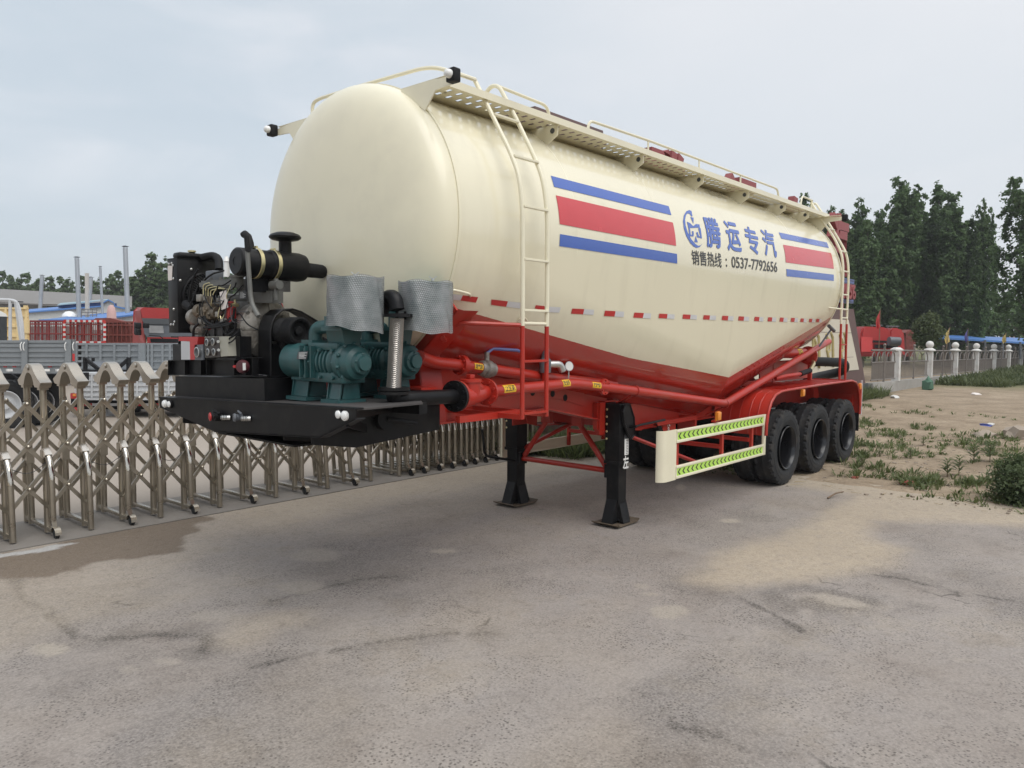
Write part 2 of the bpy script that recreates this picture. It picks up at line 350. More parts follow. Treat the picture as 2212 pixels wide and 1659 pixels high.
def wob(X, Y, s=1.0): return (fbm(X*1.3, Y*1.3, 3)-.5)*.7*s + (fbm(X*6, Y*6, 11)-.5)*.22*s
def a_sand(X, Y):
    wv = wob(X, Y)
    s = sstep(.22, -.22, dpoly(X, Y, SANDP)+wv*.5)*.95
    s = np.maximum(s, sstep(-.30, .35, X-.62+.05*np.sin(Y)+wv*.7))                     # earth spilling over the edge of the road
    s = np.maximum(s, .45*sstep(.5, .95, fbm(X*.5+3, Y*.9, 21)+.35*sstep(-.5, 1.6, Y)))     # dust drifted towards the gate
    s = np.maximum(s, .75*sstep(1.2, 2.3, Y+wv)*sstep(-6.6, -5.2, X))
    g = gp([(1050, 560), (1130, 500), (1250, 480)], zg); s = np.maximum(s, .5*sstep(.35, .0, dline(X, Y, g)+wv*.3))
    return s
def a_dark(X, Y):
    r = np.zeros(X.shape); n = fbm(X*5, Y*5, 31); wv = (fbm(X*7, Y*7, 5)-.5)*.10
    for pts, wd in CRK:
        d = dline(X, Y, pts)+wv
        r = np.maximum(r, sstep(wd*1.7, wd*.2, d)*1.0*sstep(.15, .4, n)); r = np.maximum(r, .5*sstep(.34, .0, d)*sstep(.3, .65, n))
    r = np.maximum(r, .6*sstep(.12, -.2, dpoly(X, Y, DARKP)+wv*2)*sstep(.25, .6, n))
    r = np.maximum(r, .34*sstep(.46, .70, fbm(X*.75+9, Y*1.1+4, 41, 6)))
    r = np.maximum(r, .22*sstep(-3.2, -1.0, -np.abs(Y+.2)*.9-np.abs(X+2.2)*.45+wob(X, Y)*1.6))   # asphalt darkens towards the middle of the trailer
    return r*(1-sstep(.02, -.05, dpoly(X, Y, LENSP)))
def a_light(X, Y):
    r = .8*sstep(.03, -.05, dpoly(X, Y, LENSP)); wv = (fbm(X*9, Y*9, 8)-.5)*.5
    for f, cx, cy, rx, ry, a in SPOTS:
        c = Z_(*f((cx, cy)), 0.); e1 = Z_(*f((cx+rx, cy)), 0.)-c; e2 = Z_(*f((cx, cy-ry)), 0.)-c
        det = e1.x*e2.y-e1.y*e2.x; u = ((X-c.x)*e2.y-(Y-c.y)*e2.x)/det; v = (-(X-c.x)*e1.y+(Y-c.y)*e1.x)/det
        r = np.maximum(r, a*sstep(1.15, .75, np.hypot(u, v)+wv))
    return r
def a_wet(X, Y): return sstep(.06, -.03, dpoly(X, Y, WETP)+(fbm(X*4, Y*4, 2)-.5)*.3)
def a_pud_sheen(X, Y): return sstep(.02, -.01, dpoly(X, Y, PUD_SHEEN_P)+(fbm(X*9, Y*9, 12)-.5)*.10)

def ramp3(t, src, stops):
    r = N(t, 'ShaderNodeValToRGB')
    while len(r.color_ramp.elements) < len(stops): r.color_ramp.elements.new(0.5)
    for el, (p, c) in zip(r.color_ramp.elements, stops): el.position = p; el.color = tuple(c)+(1,)
    t.links.new(src, r.inputs[0]); return r.outputs[0]
def noise(t, vec, scale, detail=5, rough=.55):
    n = N(t, 'ShaderNodeTexNoise'); n.inputs['Scale'].default_value = scale; n.inputs['Detail'].default_value = detail; n.inputs['Roughness'].default_value = rough
    t.links.new(vec, n.inputs[0]); return n.outputs[0]
def mixc(t, fac, a, b, blend='MIX'):
    m = N(t, 'ShaderNodeMix', data_type='RGBA', blend_type=blend)
    for s, v in ((0, fac), (6, a), (7, b)):
        if isinstance(v, (tuple, float, int)): m.inputs[s].default_value = v if not isinstance(v, tuple) or len(v) == 4 else v+(1,)
        else: t.links.new(v, m.inputs[s])
    return m.outputs[2]
def math_(t, op, a, b=0.0, c=None, clamp=False):
    m = N(t, 'ShaderNodeMath', operation=op); m.use_clamp = clamp
    for k, v in enumerate((a, b) if c is None else (a, b, c)):
        if isinstance(v, (int, float)): m.inputs[k].default_value = v
        else: t.links.new(v, m.inputs[k])
    return m.outputs[0]
def mrange(t, v, a, b, c=0.0, d=1.0):
    m = N(t, 'ShaderNodeMapRange')
    for k, x in zip((1, 2, 3, 4), (a, b, c, d)): m.inputs[k].default_value = x
    t.links.new(v, m.inputs[0]); return m.outputs[0]
def attr(t, name):
    a = N(t, 'ShaderNodeAttribute'); a.attribute_name = name; return a.outputs['Fac']
SANDC = (0.43, 0.365, 0.285)
def earth_nodes(t, P):
    n = noise(t, P, .9, 8, .6); n2 = noise(t, P, 9, 6, .6)
    c = ramp3(t, n, [(.30, (.215, .165, .115)), (.5, (.31, .245, .175)), (.68, (.39, .315, .23))])
    c = mixc(t, mrange(t, n2, .42, .70, 0, .6), c, (.175, .135, .095))
    return c
mroad = bpy.data.materials.new('dusty_asphalt'); mroad.use_nodes = True; t = mroad.node_tree; b = t.nodes['Principled BSDF']
P = N(t, 'ShaderNodeTexCoord').outputs['Object']
big = noise(t, P, .7, 9, .66); mid = noise(t, P, 3.2, 6, .62); fine = noise(t, P, 55, 3, .6); fine2 = noise(t, P, 130, 2, .5)
vor = N(t, 'ShaderNodeTexVoronoi'); vor.inputs['Scale'].default_value = 44; t.links.new(P, vor.inputs[0])
c = ramp3(t, big, [(.28, (.205, .172, .148)), (.43, (.282, .248, .221)), (.55, (.305, .274, .251)), (.72, (.375, .325, .265))])
c = mixc(t, mrange(t, mid, .40, .66, 0, .42), c, (.35, .31, .275)); c = mixc(t, mrange(t, noise(t, P, 1.4, 10, .72), .54, .68, 0, .45), c, (.185, .156, .134))
pit = math_(t, 'MULTIPLY', mrange(t, vor.outputs['Distance'], .40, .18), mrange(t, noise(t, P, 1.9, 10, .75), .42, .60), clamp=True)     # coarse stone showing where the dust is gone
c = mixc(t, math_(t, 'MULTIPLY', pit, .85), c, (.075, .066, .059))
c = mixc(t, math_(t, 'MULTIPLY', attr(t, 'dark'), mrange(t, fine, .30, .62, .35, 1.0)), c, (.075, .066, .059))
wp = N(t, 'ShaderNodeVectorMath', operation='ADD'); wn = N(t, 'ShaderNodeTexNoise'); wn.inputs['Scale'].default_value = 1.6; wn.inputs['Detail'].default_value = 6; t.links.new(P, wn.inputs[0])
t.links.new(P, wp.inputs[0]); t.links.new(wn.outputs['Color'], wp.inputs[1])
ve = N(t, 'ShaderNodeTexVoronoi', feature='DISTANCE_TO_EDGE'); ve.inputs['Scale'].default_value = .62; t.links.new(wp.outputs[0], ve.inputs[0])
crk = math_(t, 'MULTIPLY', mrange(t, ve.outputs['Distance'], .014, .003), mrange(t, noise(t, P, .8, 4), .60, .66), clamp=True)
c = mixc(t, math_(t, 'MULTIPLY', crk, .75), c, (.07, .062, .055))
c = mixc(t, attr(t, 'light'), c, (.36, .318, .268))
sandm = math_(t, 'MULTIPLY', attr(t, 'sand'), mrange(t, noise(t, P, 7, 6, .65), .22, .50, .45, 1.0), clamp=True)
c = mixc(t, sandm, c, mixc(t, .65, earth_nodes(t, P), (.46, .395, .31)))
c = mixc(t, math_(t, 'MULTIPLY', attr(t, 'wet'), .85), c, (.155, .118, .085))
c = mixc(t, attr(t, 'pud_sheen'), c, (.42, .41, .395))  # sky mirrored in the puddle, put into the colour as flat pale grey
c = mixc(t, mrange(t, fine, .38, .62, .0, .42), c, mixc(t, 1.0, c, (.58, .58, .58), 'MULTIPLY')); c = mixc(t, mrange(t, noise(t, P, 13, 6, .75), .52, .68, 0, .5), c, mixc(t, 1.0, c, (.55, .54, .53), 'MULTIPLY'))
c = mixc(t, mrange(t, fine2, .62, .72, .0, .35), c, (.50, .47, .43))
t.links.new(c, b.inputs['Base Color']); b.inputs['Roughness'].default_value = .85; b.inputs['Specular IOR Level'].default_value = .3
hgt = math_(t, 'ADD', math_(t, 'MULTIPLY', fine, .6), math_(t, 'MULTIPLY', math_(t, 'MULTIPLY', pit, -1.0), .9))
bp = N(t, 'ShaderNodeBump'); bp.inputs['Strength'].default_value = .55; bp.inputs['Distance'].default_value = .006
t.links.new(hgt, bp.inputs['Height']); t.links.new(bp.outputs[0], b.inputs['Normal'])

mearth = bpy.data.materials.new('sandy_earth'); mearth.use_nodes = True; t = mearth.node_tree; b = t.nodes['Principled BSDF']
P = N(t, 'ShaderNodeTexCoord').outputs['Object']; c = earth_nodes(t, P)
c = mixc(t, mrange(t, noise(t, P, 42, 3), .5, .7, 0, .5), c, (.17, .135, .10))
c = mixc(t, attr(t, 'green'), c, mixc(t, mrange(t, noise(t, P, 3, 5), .35, .65), (.055, .085, .025), (.12, .125, .045)))
t.links.new(c, b.inputs['Base Color']); b.inputs['Roughness'].default_value = .95; b.inputs['Specular IOR Level'].default_value = .15
bp = N(t, 'ShaderNodeBump'); bp.inputs['Strength'].default_value = .7; bp.inputs['Distance'].default_value = .02
t.links.new(noise(t, P, 22, 6, .65), bp.inputs['Height']); t.links.new(bp.outputs[0], b.inputs['Normal'])

def zearth(X, Y):
    loc = sstep(1.0, 2.0, X)*sstep(40, 20, np.abs(X))*sstep(3.0, 2.5, Y)
    return loc*((fbm(X*.9, Y*.9, 55)-.45)*.10+(fbm(X*4, Y*4, 66)-.5)*.03) - .03*(1-sstep(1.0, 1.6, X))*(np.abs(X) < 40)
def a_green(X, Y):
    n = (fbm(X*.22, Y*.3, 71)-.5)
    return np.maximum(.9*sstep(26, 29, X+n*6)*sstep(4.2, 2.9, Y)*sstep(-3, 0.8, Y-0.02*(X-28)+n*3), sstep(28, 60, np.hypot(X-10, Y))*.8*sstep(20, -10, Y-30))
def axis(lo, hi, step, far):
    a = list(np.arange(lo, hi+1e-6, step)); s = step
    r = [hi]; 
    while r[-1] < far: s *= 1.35; r.append(r[-1]+s)
    l = [lo]; s = step
    while l[-1] > -far: s *= 1.35; l.append(l[-1]-s)
    return np.array(l[:0:-1]+a+r[1:])
grid('ground', axis(.5, 14, .09, 1400), axis(-7, 3.2, .09, 1400), zearth, mearth, {'green': a_green})
grid('road', np.arange(-11.2, 1.75, .04), np.arange(-7.4, 3.06, .04), lambda X, Y: 0.004+0*X, mroad, dict(sand=a_sand, dark=a_dark, light=a_light, wet=a_wet, pud_sheen=a_pud_sheen))
mconc = mat('worn_concrete', (.20, .182, .162), .85, var=.14, vscale=1.6, bump=.15, dirt=(.16, .14, .12), dirtamt=.6, dscale=2.2)
myard = mat('pale_concrete_yard', (.32, .275, .23), .85, var=.10, vscale=.5, dirt=(.33, .29, .25), dirtamt=.7, dscale=.5)
b_ = MB(); b_.box((-30, 3.06, -.2), (.9, 4.28, .008)); struct(b_.build('gate_track', mconc))
b_ = MB(); b_.quad((-90, 4.28, .004), (12, 4.28, .004), (30, 120, .004), (-90, 120, .004)); struct(b_.build('yard', myard, fix=False))

# ------------------------------------------------------------------ the trailer
T = thing('tank_trailer', 'long cream and red bulk tank trailer standing on black landing legs', 'tank trailer')
XF, XR, XM, RT, ZC = -5.84, 3.0, -0.61, 1.215, 3.045
NZ = -0.14/1.04; NX = math.sqrt(1-NZ*NZ)
def sV(x): return max(0.0, 1-(XM-x)/(XM-XF)) if x < XM else max(0.0, 1-(x-XM)/(XR-XM))
def c2(x):
    s = sV(x); return ZC-1.04*s, RT-.14*s
def half(x, z):
    z2, rr = c2(x)
    if z >= ZC+RT*NZ: return math.sqrt(max(0, RT*RT-(z-ZC)**2))
    zt2 = z2+rr*NZ
    if z <= zt2: return math.sqrt(max(0, rr*rr-(z-z2)**2))
    k = (z-zt2)/(ZC+RT*NZ-zt2); return rr*NX*(1-k)+RT*NX*k
def thit(px, py, eps=0.0):
    y = -1.15
    for _ in range(40):
        p = Y_(px, py, y); zz = min(max(p.z, 1.5), 4.2); y = .5*y-.5*(half(min(max(p.x, XF), XR), zz)+eps)
    return Y_(px, py, y)
TH = [2*math.pi*k/144 for k in range(144)]
tm = MB(); rings = []
xs = sorted(set([XF+(XM-XF)*k/14 for k in range(15)]+[XM+(XR-XM)*k/11 for k in range(12)]))
for x in xs:
    z2, rr = c2(x); ring = []
    for a in TH:
        ny, nz = math.sin(a), math.cos(a)
        ring.append(tm.bm.verts.new((x, RT*ny, ZC+RT*nz) if nz > NZ else (x, rr*ny, z2+rr*nz)))
    rings.append(ring)
for A, B in zip(rings, rings[1:]):
    for k in range(144): tm._f([A[k], B[k], B[(k+1) % 144], A[(k+1) % 144]])
# cream above, red below a V-shaped line of paint
mt = mat('tank_two_tone_paint', CREAM, 0.24, var=0.03, vscale=1.0, coat=0.6, rvar=0.08); t = mt.node_tree; b = t.nodes['Principled BSDF']
P = N(t, 'ShaderNodeTexCoord').outputs['Object']; sx = N(t, 'ShaderNodeSeparateXYZ'); t.links.new(P, sx.inputs[0])
lines = []
for (xa, za), (xb, zb) in (((-5.64, 2.345), (-3.0, 1.90)), ((-3.0, 1.90), (-.61, 1.604)), ((-.61, 1.604), (2.85, 2.44))):
    k = (zb-za)/(xb-xa); lines.append(math_(t, 'MULTIPLY_ADD', sx.outputs[0], k, za-k*xa))
lim = math_(t, 'MAXIMUM', math_(t, 'MAXIMUM', lines[0], lines[1]), lines[2])
lim = math_(t, 'ADD', lim, math_(t, 'MULTIPLY', math_(t, 'SUBTRACT', noise(t, P, 14, 2), .5), .006))
old = b.inputs['Base Color'].links[0].from_socket
streak = N(t, 'ShaderNodeMapping'); streak.inputs['Scale'].default_value = (5.5, 5.5, .5); t.links.new(P, streak.inputs[0])
cre = mixc(t, mrange(t, noise(t, streak.outputs[0], 1.0, 6, .6), .52, .78, 0, .24), old, (.52, .47, .35))
redc = mixc(t, mrange(t, noise(t, P, 2.4, 6, .6), .46, .72, 0, .4), RED, (.24, .05, .04))
t.links.new(mixc(t, math_(t, 'LESS_THAN', sx.outputs[2], lim), cre, redc), b.inputs['Base Color'])
dn = noise(t, P, 1.1, 2, .4); bpn = N(t, 'ShaderNodeBump'); bpn.inputs['Strength'].default_value = .35; bpn.inputs['Distance'].default_value = .012; t.links.new(dn, bpn.inputs['Height'])   # slight waviness of rolled plate
t.links.new(bpn.outputs[0], b.inputs['Normal']); t.links.new(bpn.outputs[0], b.inputs['Coat Normal'])
shell = tm.build('tank_shell', mt, T, smooth=40)
def dish(x0, sgn, d, p=2.5, n=26):
    pr = []
    for k in range(n+1):
        a = k/n; rho = RT*math.sin(a*math.pi/2)**0.9 if 0 else RT*(1-(1-a)**1.6)
        pr.append((rho if k else 0.0, d*(max(0, 1-(rho/RT)**p))**(1/p)))
    m = MB(); m.lathe([(r, h) for r, h in pr], (x0, 0, ZC), (sgn, 0, 0), 96, cap=False)
    return m
hd = dish(XF-.012, -1, .34, 2.8).build('front_head', 'cream', T, smooth=60)
dish(XR+.012, 1, .34, 2.8).build('rear_head', 'cream', T, smooth=60)
for xx, ww in ((XF-.006, .022), (XR, .022)):
    m = MB(); m.lathe([(RT-.004, -ww/2), (RT+.010, -ww/2), (RT+.010, ww/2), (RT-.004, ww/2)], (xx, 0, ZC), (1, 0, 0), 128, cap=False); m.build('end_ring', 'cream', T)
for xx in (-4.3, -2.75, 1.15):                # flat weld beads round the shell
    z2, rr = c2(xx); m = MB(); prev = None
    for a in TH+[TH[0]]:
        ny, nz = math.sin(a), math.cos(a); y, z = ((RT+.0022)*ny, ZC+(RT+.0022)*nz) if nz > NZ else ((rr+.0022)*ny, z2+(rr+.0022)*nz)
        if nz < -.16: prev = None; continue
        cur = [m.bm.verts.new((xx+o, y if abs(o) < .003 else y*.9975, z)) for o in (-.007, 0, .007)]
        if prev:
            for k in range(2): m._f([prev[k], cur[k], cur[k+1], prev[k+1]])
        prev = cur
    m.build('weld_seam', 'cream', shell, fix=False)
# --- stripes, emblem, lettering: thin vinyl that follows the curve of the shell
def wrap(bm, eps):
    bm.verts.ensure_lookup_table()
    zs = [v.co.z for v in bm.verts]; z = min(zs)+.03
    while z < max(zs):
        bmesh.ops.bisect_plane(bm, geom=bm.verts[:]+bm.edges[:]+bm.faces[:], plane_co=(0, 0, z), plane_no=(0, 0, 1)); z += .03
    for v in bm.verts: v.co.y = -half(v.co.x, v.co.z)-eps
def decal_polys(name, polys, m, parent, eps=.004):
    b = bmesh.new()
    for pl in polys:
        vs = []
        for p in pl:
            h = thit(*p); vs.append(b.verts.new((h.x, 0, h.z)))
        from mathutils.geometry import tessellate_polygon
        for tri in tessellate_polygon([[Vector((v.co.x, v.co.z, 0)) for v in vs]]): b.faces.new([vs[i] for i in tri])
    wrap(b, eps)
    bmesh.ops.recalc_face_normals(b, faces=b.faces[:])
    for f in b.faces:
        if f.normal.y > 0: f.normal_flip()
    o = MB(); o.bm.free(); o.bm = b; return o.build(name, m, parent, fix=False, smooth=60)
def decal_text(name, items, m, parent, eps=.004, offset=.02, bold=()):
    """items = (text, TL, TR, BR, BL) corners as measured; letters are fitted between them on the shell"""
    last = None
    for (s, *q), (bi, (ox, oy)) in [(it, o) for it in items for o in enumerate(((0, 0),)+tuple(bold))]:
        b, (x0, y0, x1, y1) = text_bm(s, offset=offset)
        TL, TR, BR, BL = [thit(*p) for p in q]
        for v in b.verts:
            u = (v.co.x-x0)/(x1-x0); k = (v.co.y-y0)/(y1-y0)
            u = .03+.94*u+ox; k = .02+.96*k+oy; p = (BL*(1-u)+BR*u)*(1-k)+(TL*(1-u)+TR*u)*k; v.co = Vector((p.x, 0, p.z))
        wrap(b, eps+.0004*bi)
        for f in b.faces: f.normal_update()
        for f in b.faces:
            if f.normal.y > 0: f.normal_flip()
        if s is not last:
            if last is not None: B.build(name, m, parent, fix=False, smooth=60)
            B = MB(); last = s
        B.add(b)
    return B.build(name, m, parent, fix=False, smooth=60)
def zS(p): return (1124.6+p[0]*.32242, 329.2+p[1]*.32242)      # enlargement of the side of the tank
def zT(p): return (1426.4+p[0]*.13640, 466.3+p[1]*.13640)      # enlargement of the lettering
S1 = [[(200, 156), (990, 360), (1008, 420), (222, 230)], [(234, 287), (1018, 470), (1040, 626), (260, 480)], [(262, 547), (1046, 680), (1048, 745), (258, 628)]]
S2 = [[(1727, 535), (2050, 603), (2064, 641), (1745, 577)], [(1757, 618), (2078, 674), (2097, 780), (1775, 737)], [(1779, 781), (2097, 819), (2097, 861), (1781, 830)]]
for k, m_ in ((0, 'blue'), (1, 'dred'), (2, 'blue')):
    for S in (S1, S2): decal_polys('stripe', [[zS(p) for p in S[k]]], m_, shell)
arc_o = [(1150, 428), (1143, 392), (1128, 386), (1108, 394), (1092, 422), (1086, 462), (1092, 510), (1108, 560), (1134, 606), (1160, 632), (1180, 640), (1200, 632), (1218, 606)]
arc_i = [(1205, 622), (1188, 626), (1168, 612), (1142, 582), (1118, 536), (1104, 490), (1100, 450), (1106, 420), (1118, 408), (1132, 412), (1142, 428)]
GL = [[(470, 15), (522, 30), (520, 128)], [(555, 318), (590, 420), (535, 414)],
      [(416, 93), (466, 112), (505, 152), (522, 160), (546, 140), (560, 130), (616, 135), (622, 185), (466, 192), (440, 185)],
      [(440, 185), (466, 192), (478, 320), (452, 322), (450, 270)], [(452, 322), (470, 296), (500, 300), (500, 270), (495, 245), (520, 240), (526, 280), (522, 325)],
      [(622, 185), (634, 200), (655, 360), (632, 340), (600, 215), (600, 188)], [(655, 360), (575, 335), (575, 300), (562, 262), (590, 256), (602, 300), (612, 322), (632, 330)]]
decal_polys('emblem', [[zS(p) for p in arc_o+arc_i]]+[[zT(p) for p in g] for g in GL], 'blue', shell)
def qd(s, *p): return (s,)+tuple(zT(a) for a in p)
decal_text('company_lettering', [qd('腾', (640, -8), (890, 42), (975, 530), (735, 500)), qd('运', (975, 62), (1195, 112), (1292, 588), (1062, 550)), qd('专', (1283, 140), (1490, 195), (1590, 628), (1372, 590)), qd('汽', (1552, 195), (1760, 235), (1846, 668), (1650, 640))], 'blue', shell, offset=.006, bold=((.028, 0), (-.028, 0), (0, .018), (0, -.018), (.02, .014), (-.02, -.014)))
decal_text('phone_lettering', [qd('销售热线', (466, 535), (972, 592), (980, 832), (486, 775)), qd(':', (1028, 672), (1048, 676), (1056, 812), (1036, 808)), qd('0537-7792656', (1095, 634), (1866, 735), (1868, 900), (1100, 820))], 'dblack', shell, offset=.004, bold=((.002, 0), (-.002, 0), (0, .02)))
# --- red and silver reflective tape
def zu(p): return (932.6+p[0]*.1488, 548.6+p[1]*.1488)
tape = [(zu((862, 660)), zu((1100, 688)), zu((1075, 768)), zu((857, 740)), zu((1287, 708)), zu((1278, 792))),
        (zu((1506, 743)), zu((1690, 765)), zu((1676, 845)), zu((1492, 790)), zu((1870, 776)), zu((1845, 852)))]
for x0, x1, x2, y0, y1 in ((340, 420, 490, 1046, 1085), (560, 630, 692, 1060, 1100), (757, 820, 873, 1073, 1110), (925, 980, 1030, 1080, 1113), (1085, 1135, 1180, 1085, 1117), (1223, 1265, 1308, 1090, 1121), (1348, 1388, 1425, 1094, 1126), (1458, 1494, 1530, 1098, 1128), (1565, 1597, 1626, 1101, 1131), (1655, 1683, 1711, 1104, 1133), (1735, 1760, 1786, 1106, 1135), (1810, 1834, 1857, 1108, 1136), (1874, 1895, 1915, 1112, 1137), (1932, 1951, 1970, 1114, 1138), (1980, 1999, 2015, 1115, 1138)):
    s_ = 4 if x0 < 900 else 2; k = 7*(x1-x0)/80*.6
    tape.append((zS((x0+s_, y0)), zS((x1+s_, y0+k)), zS((x1-s_, y1)), zS((x0-s_, y1-k)), zS((x2, y0+2*k)), zS((x2-s_, y1+k))))
for a, b1, c1, d1, e1, f1 in tape:
    rd = decal_polys('reflective_tape', [[a, b1, c1, d1]], 'tred', shell, eps=.0045)
    decal_polys('silver_half', [[b1, e1, f1, c1]], 'twhite', rd, eps=.0045)
rd = decal_polys('reflective_tape', [[zu((445, 600)), zu((668, 628)), zu((636, 708)), zu((412, 676))]], 'tred', shell, eps=.0045)
decal_polys('silver_half', [[zu((270, 578)), zu((445, 600)), zu((412, 676)), zu((270, 662))]], 'twhite', rd, eps=.0045)
m = MB(); m.tube([thit(*zu((290, 545)), .01), thit(*zu((300, 522)), .055), thit(*zu((400, 540)), .06), thit(*zu((545, 580)), .055), thit(*zu((562, 612)), .01)], .011, 8, round_=.03); m.build('grab_handle', 'cream', T)
m = MB()
for q in ((1340, 930),): m.tube([thit(*zu((1245, 985)), .004), thit(*zu((1285, 935)), .02), thit(*zu((1340, 918)), .03), thit(*zu((1390, 975)), .004)], .008, 6, round_=.05)
m.build('lug', 'cream', T)

# --- walkway with slotted floor, gussets, rails
WZ, WO, WI = 4.12, -.97, -.58
wm = MB(); xw = [-5.72]
while xw[-1] < 2.95: xw += [xw[-1]+.080, xw[-1]+.120]
ys = [WO, -.895, -.825, -.775, -.705, -.515]
for i in range(len(xw)-1):
    for j in range(5):
        slot = (i % 2 == 1) and j in (1, 3)
        if slot: continue
        zz = lambda y: WZ
        for dz, fl in ((0, 0), (.004, 1)):
            q = [(xw[i], ys[j], zz(ys[j])+dz), (xw[i+1], ys[j], zz(ys[j])+dz), (xw[i+1], ys[j+1], zz(ys[j+1])+dz), (xw[i], ys[j+1], zz(ys[j+1])+dz)]
            wm.quad(*(q if fl else q[::-1]))
wm.box((-5.72, WO-.006, WZ-.012), (xw[-1], WO-.001, WZ+.048))
wm.build('walkway', 'cream', T, smooth=0)
wm = MB(); wm.box((-5.72, .58, WZ), (2.95, .97, WZ+.01)); wm.box((-5.72, .971, WZ-.012), (2.95, .977, WZ+.048)); wm.build('walkway', 'cream', T, smooth=0)
for xx in (-4.277, -2.75, -1.349, -.035, 1.25, 2.2):
    m = MB(); pr = []
    for y in (-.82, -.75, -.66, -.60): pr.append((xx, y, ZC+math.sqrt(RT*RT-y*y)))
    pr = [(xx, -.60, WZ-.003), (xx, -.95, WZ-.003), (xx, -.945, WZ-.105)]+pr
    m.prism(pr, (.008, 0, 0)); m.build('gusset', 'cream', T, smooth=0)
    m = MB(); m.cyl((xx-.004, -.885, WZ-.055), (xx-.001, -.885, WZ-.055), .026, seg=14); m.build('gusset_hole', 'dkgrey', T)
rail = MB()
rail.tube([(-4.93, -.80, 4.33), (-4.32, -.86, 4.29), (-4.28, -.86, 4.12)], .015, 8, round_=.08); rail.build('handrail', 'cream', T)
rail = MB(); rail.tube([(-3.76, -.92, 4.12), (-3.74, -.92, 4.27), (-2.6, -.92, 4.292), (1.0, -.92, 4.29), (1.06, -.92, 4.13)], .015, 8, round_=.09)
for xx in (-2.61, -1.42, -.25): rail.tube([(xx, -.92, 4.11), (xx, -.92, 4.285)], .012, 6)
rail.build('handrail', 'cream', T)
rail = MB(); rail.tube([(-5.6, 1.06, 4.20), (-5.6, 1.06, 4.385), (-5.6, .94, 4.406), (-5.6, .25, 4.398), (-5.6, -.52, 4.377), (-5.6, -.70, 4.345), (-5.6, -.93, 4.25), (-5.45, -1.0, 4.22), (-5.27, -.81, 4.31)], .017, 8, round_=.09)
rail.tube([(-5.6, -.80, 4.30), (-5.6, -.80, 4.12)], .014, 8); rail.build('handrail', 'cream', T)
rail = MB(); rail.tube([(1.95, -.90, 4.12), (2.0, -.90, 4.33), (2.9, -.74, 4.40), (2.95, -.70, 4.37)], .014, 8, round_=.1); rail.build('handrail', 'cream', T)
# lamp arms at both ends of the walkway
for xx, dx in ((-5.9, .012), (2.96, -.012)):
    for sg in (1, -1):
        yz = [(-.60, 4.115), (-.99, 4.115), (-1.20, 4.10), (-1.20, 4.04), (-1.0, 4.03), (-.885, 3.90), (-.60, 4.07)]
        m = MB(); m.prism([(xx, y*sg, z) for y, z in yz], (dx, 0, 0)); m.box((xx, min(sg*-.60, sg*-1.19), 4.1155), (xx+dx*5, max(sg*-.60, sg*-1.19), 4.1205)) if dx > 0 else m.box((xx+dx*5, min(sg*-.60, sg*-1.19), 4.1155), (xx, max(sg*-.60, sg*-1.19), 4.1205))
        arm = m.build('lamp_arm', 'cream', T, smooth=0)
        sx_ = -1 if dx > 0 else 1
        m = MB(); m.box((xx+min(0, sx_*.075), sg*1.235-.045, 4.03), (xx+max(0, sx_*.075)+.002, sg*1.235+.045, 4.135), bev=.012); lb = m.build('lamp_body', 'blackm', arm)
        m = MB(); m.lathe([(.034, 0), (.034, .018), (.029, .034), (.017, .044), (0, .048)], (xx+sx_*.075, sg*1.235, 4.085), (sx_, 0, 0), 18); m.build('lamp_lens', 'lens', arm)
# --- side ladders, cream above and red below
def ladder(A, B, xa, xb, zsplit, zbot, rungs, hook):
    m = MB(); pa = [(xa, y, z) for y, z in A]; pb = [(xb, y, z) for y, z in B]
    m.tube(pa+[(xa, A[-1][0], zsplit)], .019, 10, round_=.12); m.tube(pb+[(xb, B[-1][0], zsplit)], .019, 10, round_=.12)
    for (ya, za) in rungs:
        if za > zsplit: m.bar((xa, ya, za), (xb, ya, za), .030, .022, bev=.004)
    lad = m.build('ladder', 'cream', T)
    m = MB(); m.tube([(xa, A[-1][0], zsplit), (xa, A[-1][0]-.005, zbot)], .0192, 10); m.tube([(xb, B[-1][0], zsplit-.0), (xb, B[-1][0]-.005, zbot)], .0192, 10)
    for (ya, za) in rungs:
        if za <= zsplit: m.bar((xa, ya, za), (xb, ya, za), .030, .022, bev=.004)
    m.build('lower_section', 'red', lad); return lad
lad = ladder([(-0.799, 4.319), (-0.976, 4.037), (-1.216, 3.645), (-1.302, 3.469), (-1.338, 3.303), (-1.356, 3.11), (-1.365, 2.493)],
       [(-0.63, 4.123), (-0.625, 4.3), (-0.708, 4.359), (-0.798, 4.333), (-0.994, 4.028), (-1.205, 3.667), (-1.299, 3.477), (-1.342, 3.272), (-1.358, 3.083), (-1.363, 2.493)],
       -5.26, -4.936, 2.214, 1.443, [(-1.029, 3.982), (-1.251, 3.607), (-1.36, 3.19), (-1.371, 2.761), (-1.372, 2.343), (-1.372, 1.922), (-1.376, 1.487)], True)
m = MB(); m.tube([(-5.70, -.88, 2.18), (-5.68, -1.06, 2.235), (-5.28, -1.36, 2.22)], .018, 8, round_=.06); m.cyl((-5.72, -.88, 2.12), (-5.70, -.91, 2.13), .05, seg=14); m.build('stay', 'red', lad)
m = MB(); m.tube([(-5.24, -1.36, 2.235), (-4.95, -1.36, 2.235)], .015, 8); m.build('stay', 'cream', lad)
m = MB(); m.box((-5.74, -1.12, 1.43), (-4.93, -1.07, 1.485)); m.box((-5.285, -1.36, 1.44), (-5.235, -.5, 1.48)); m.box((-4.96, -1.36, 1.44), (-4.92, -.5, 1.48)); m.build('ladder_bracket', 'red', T)
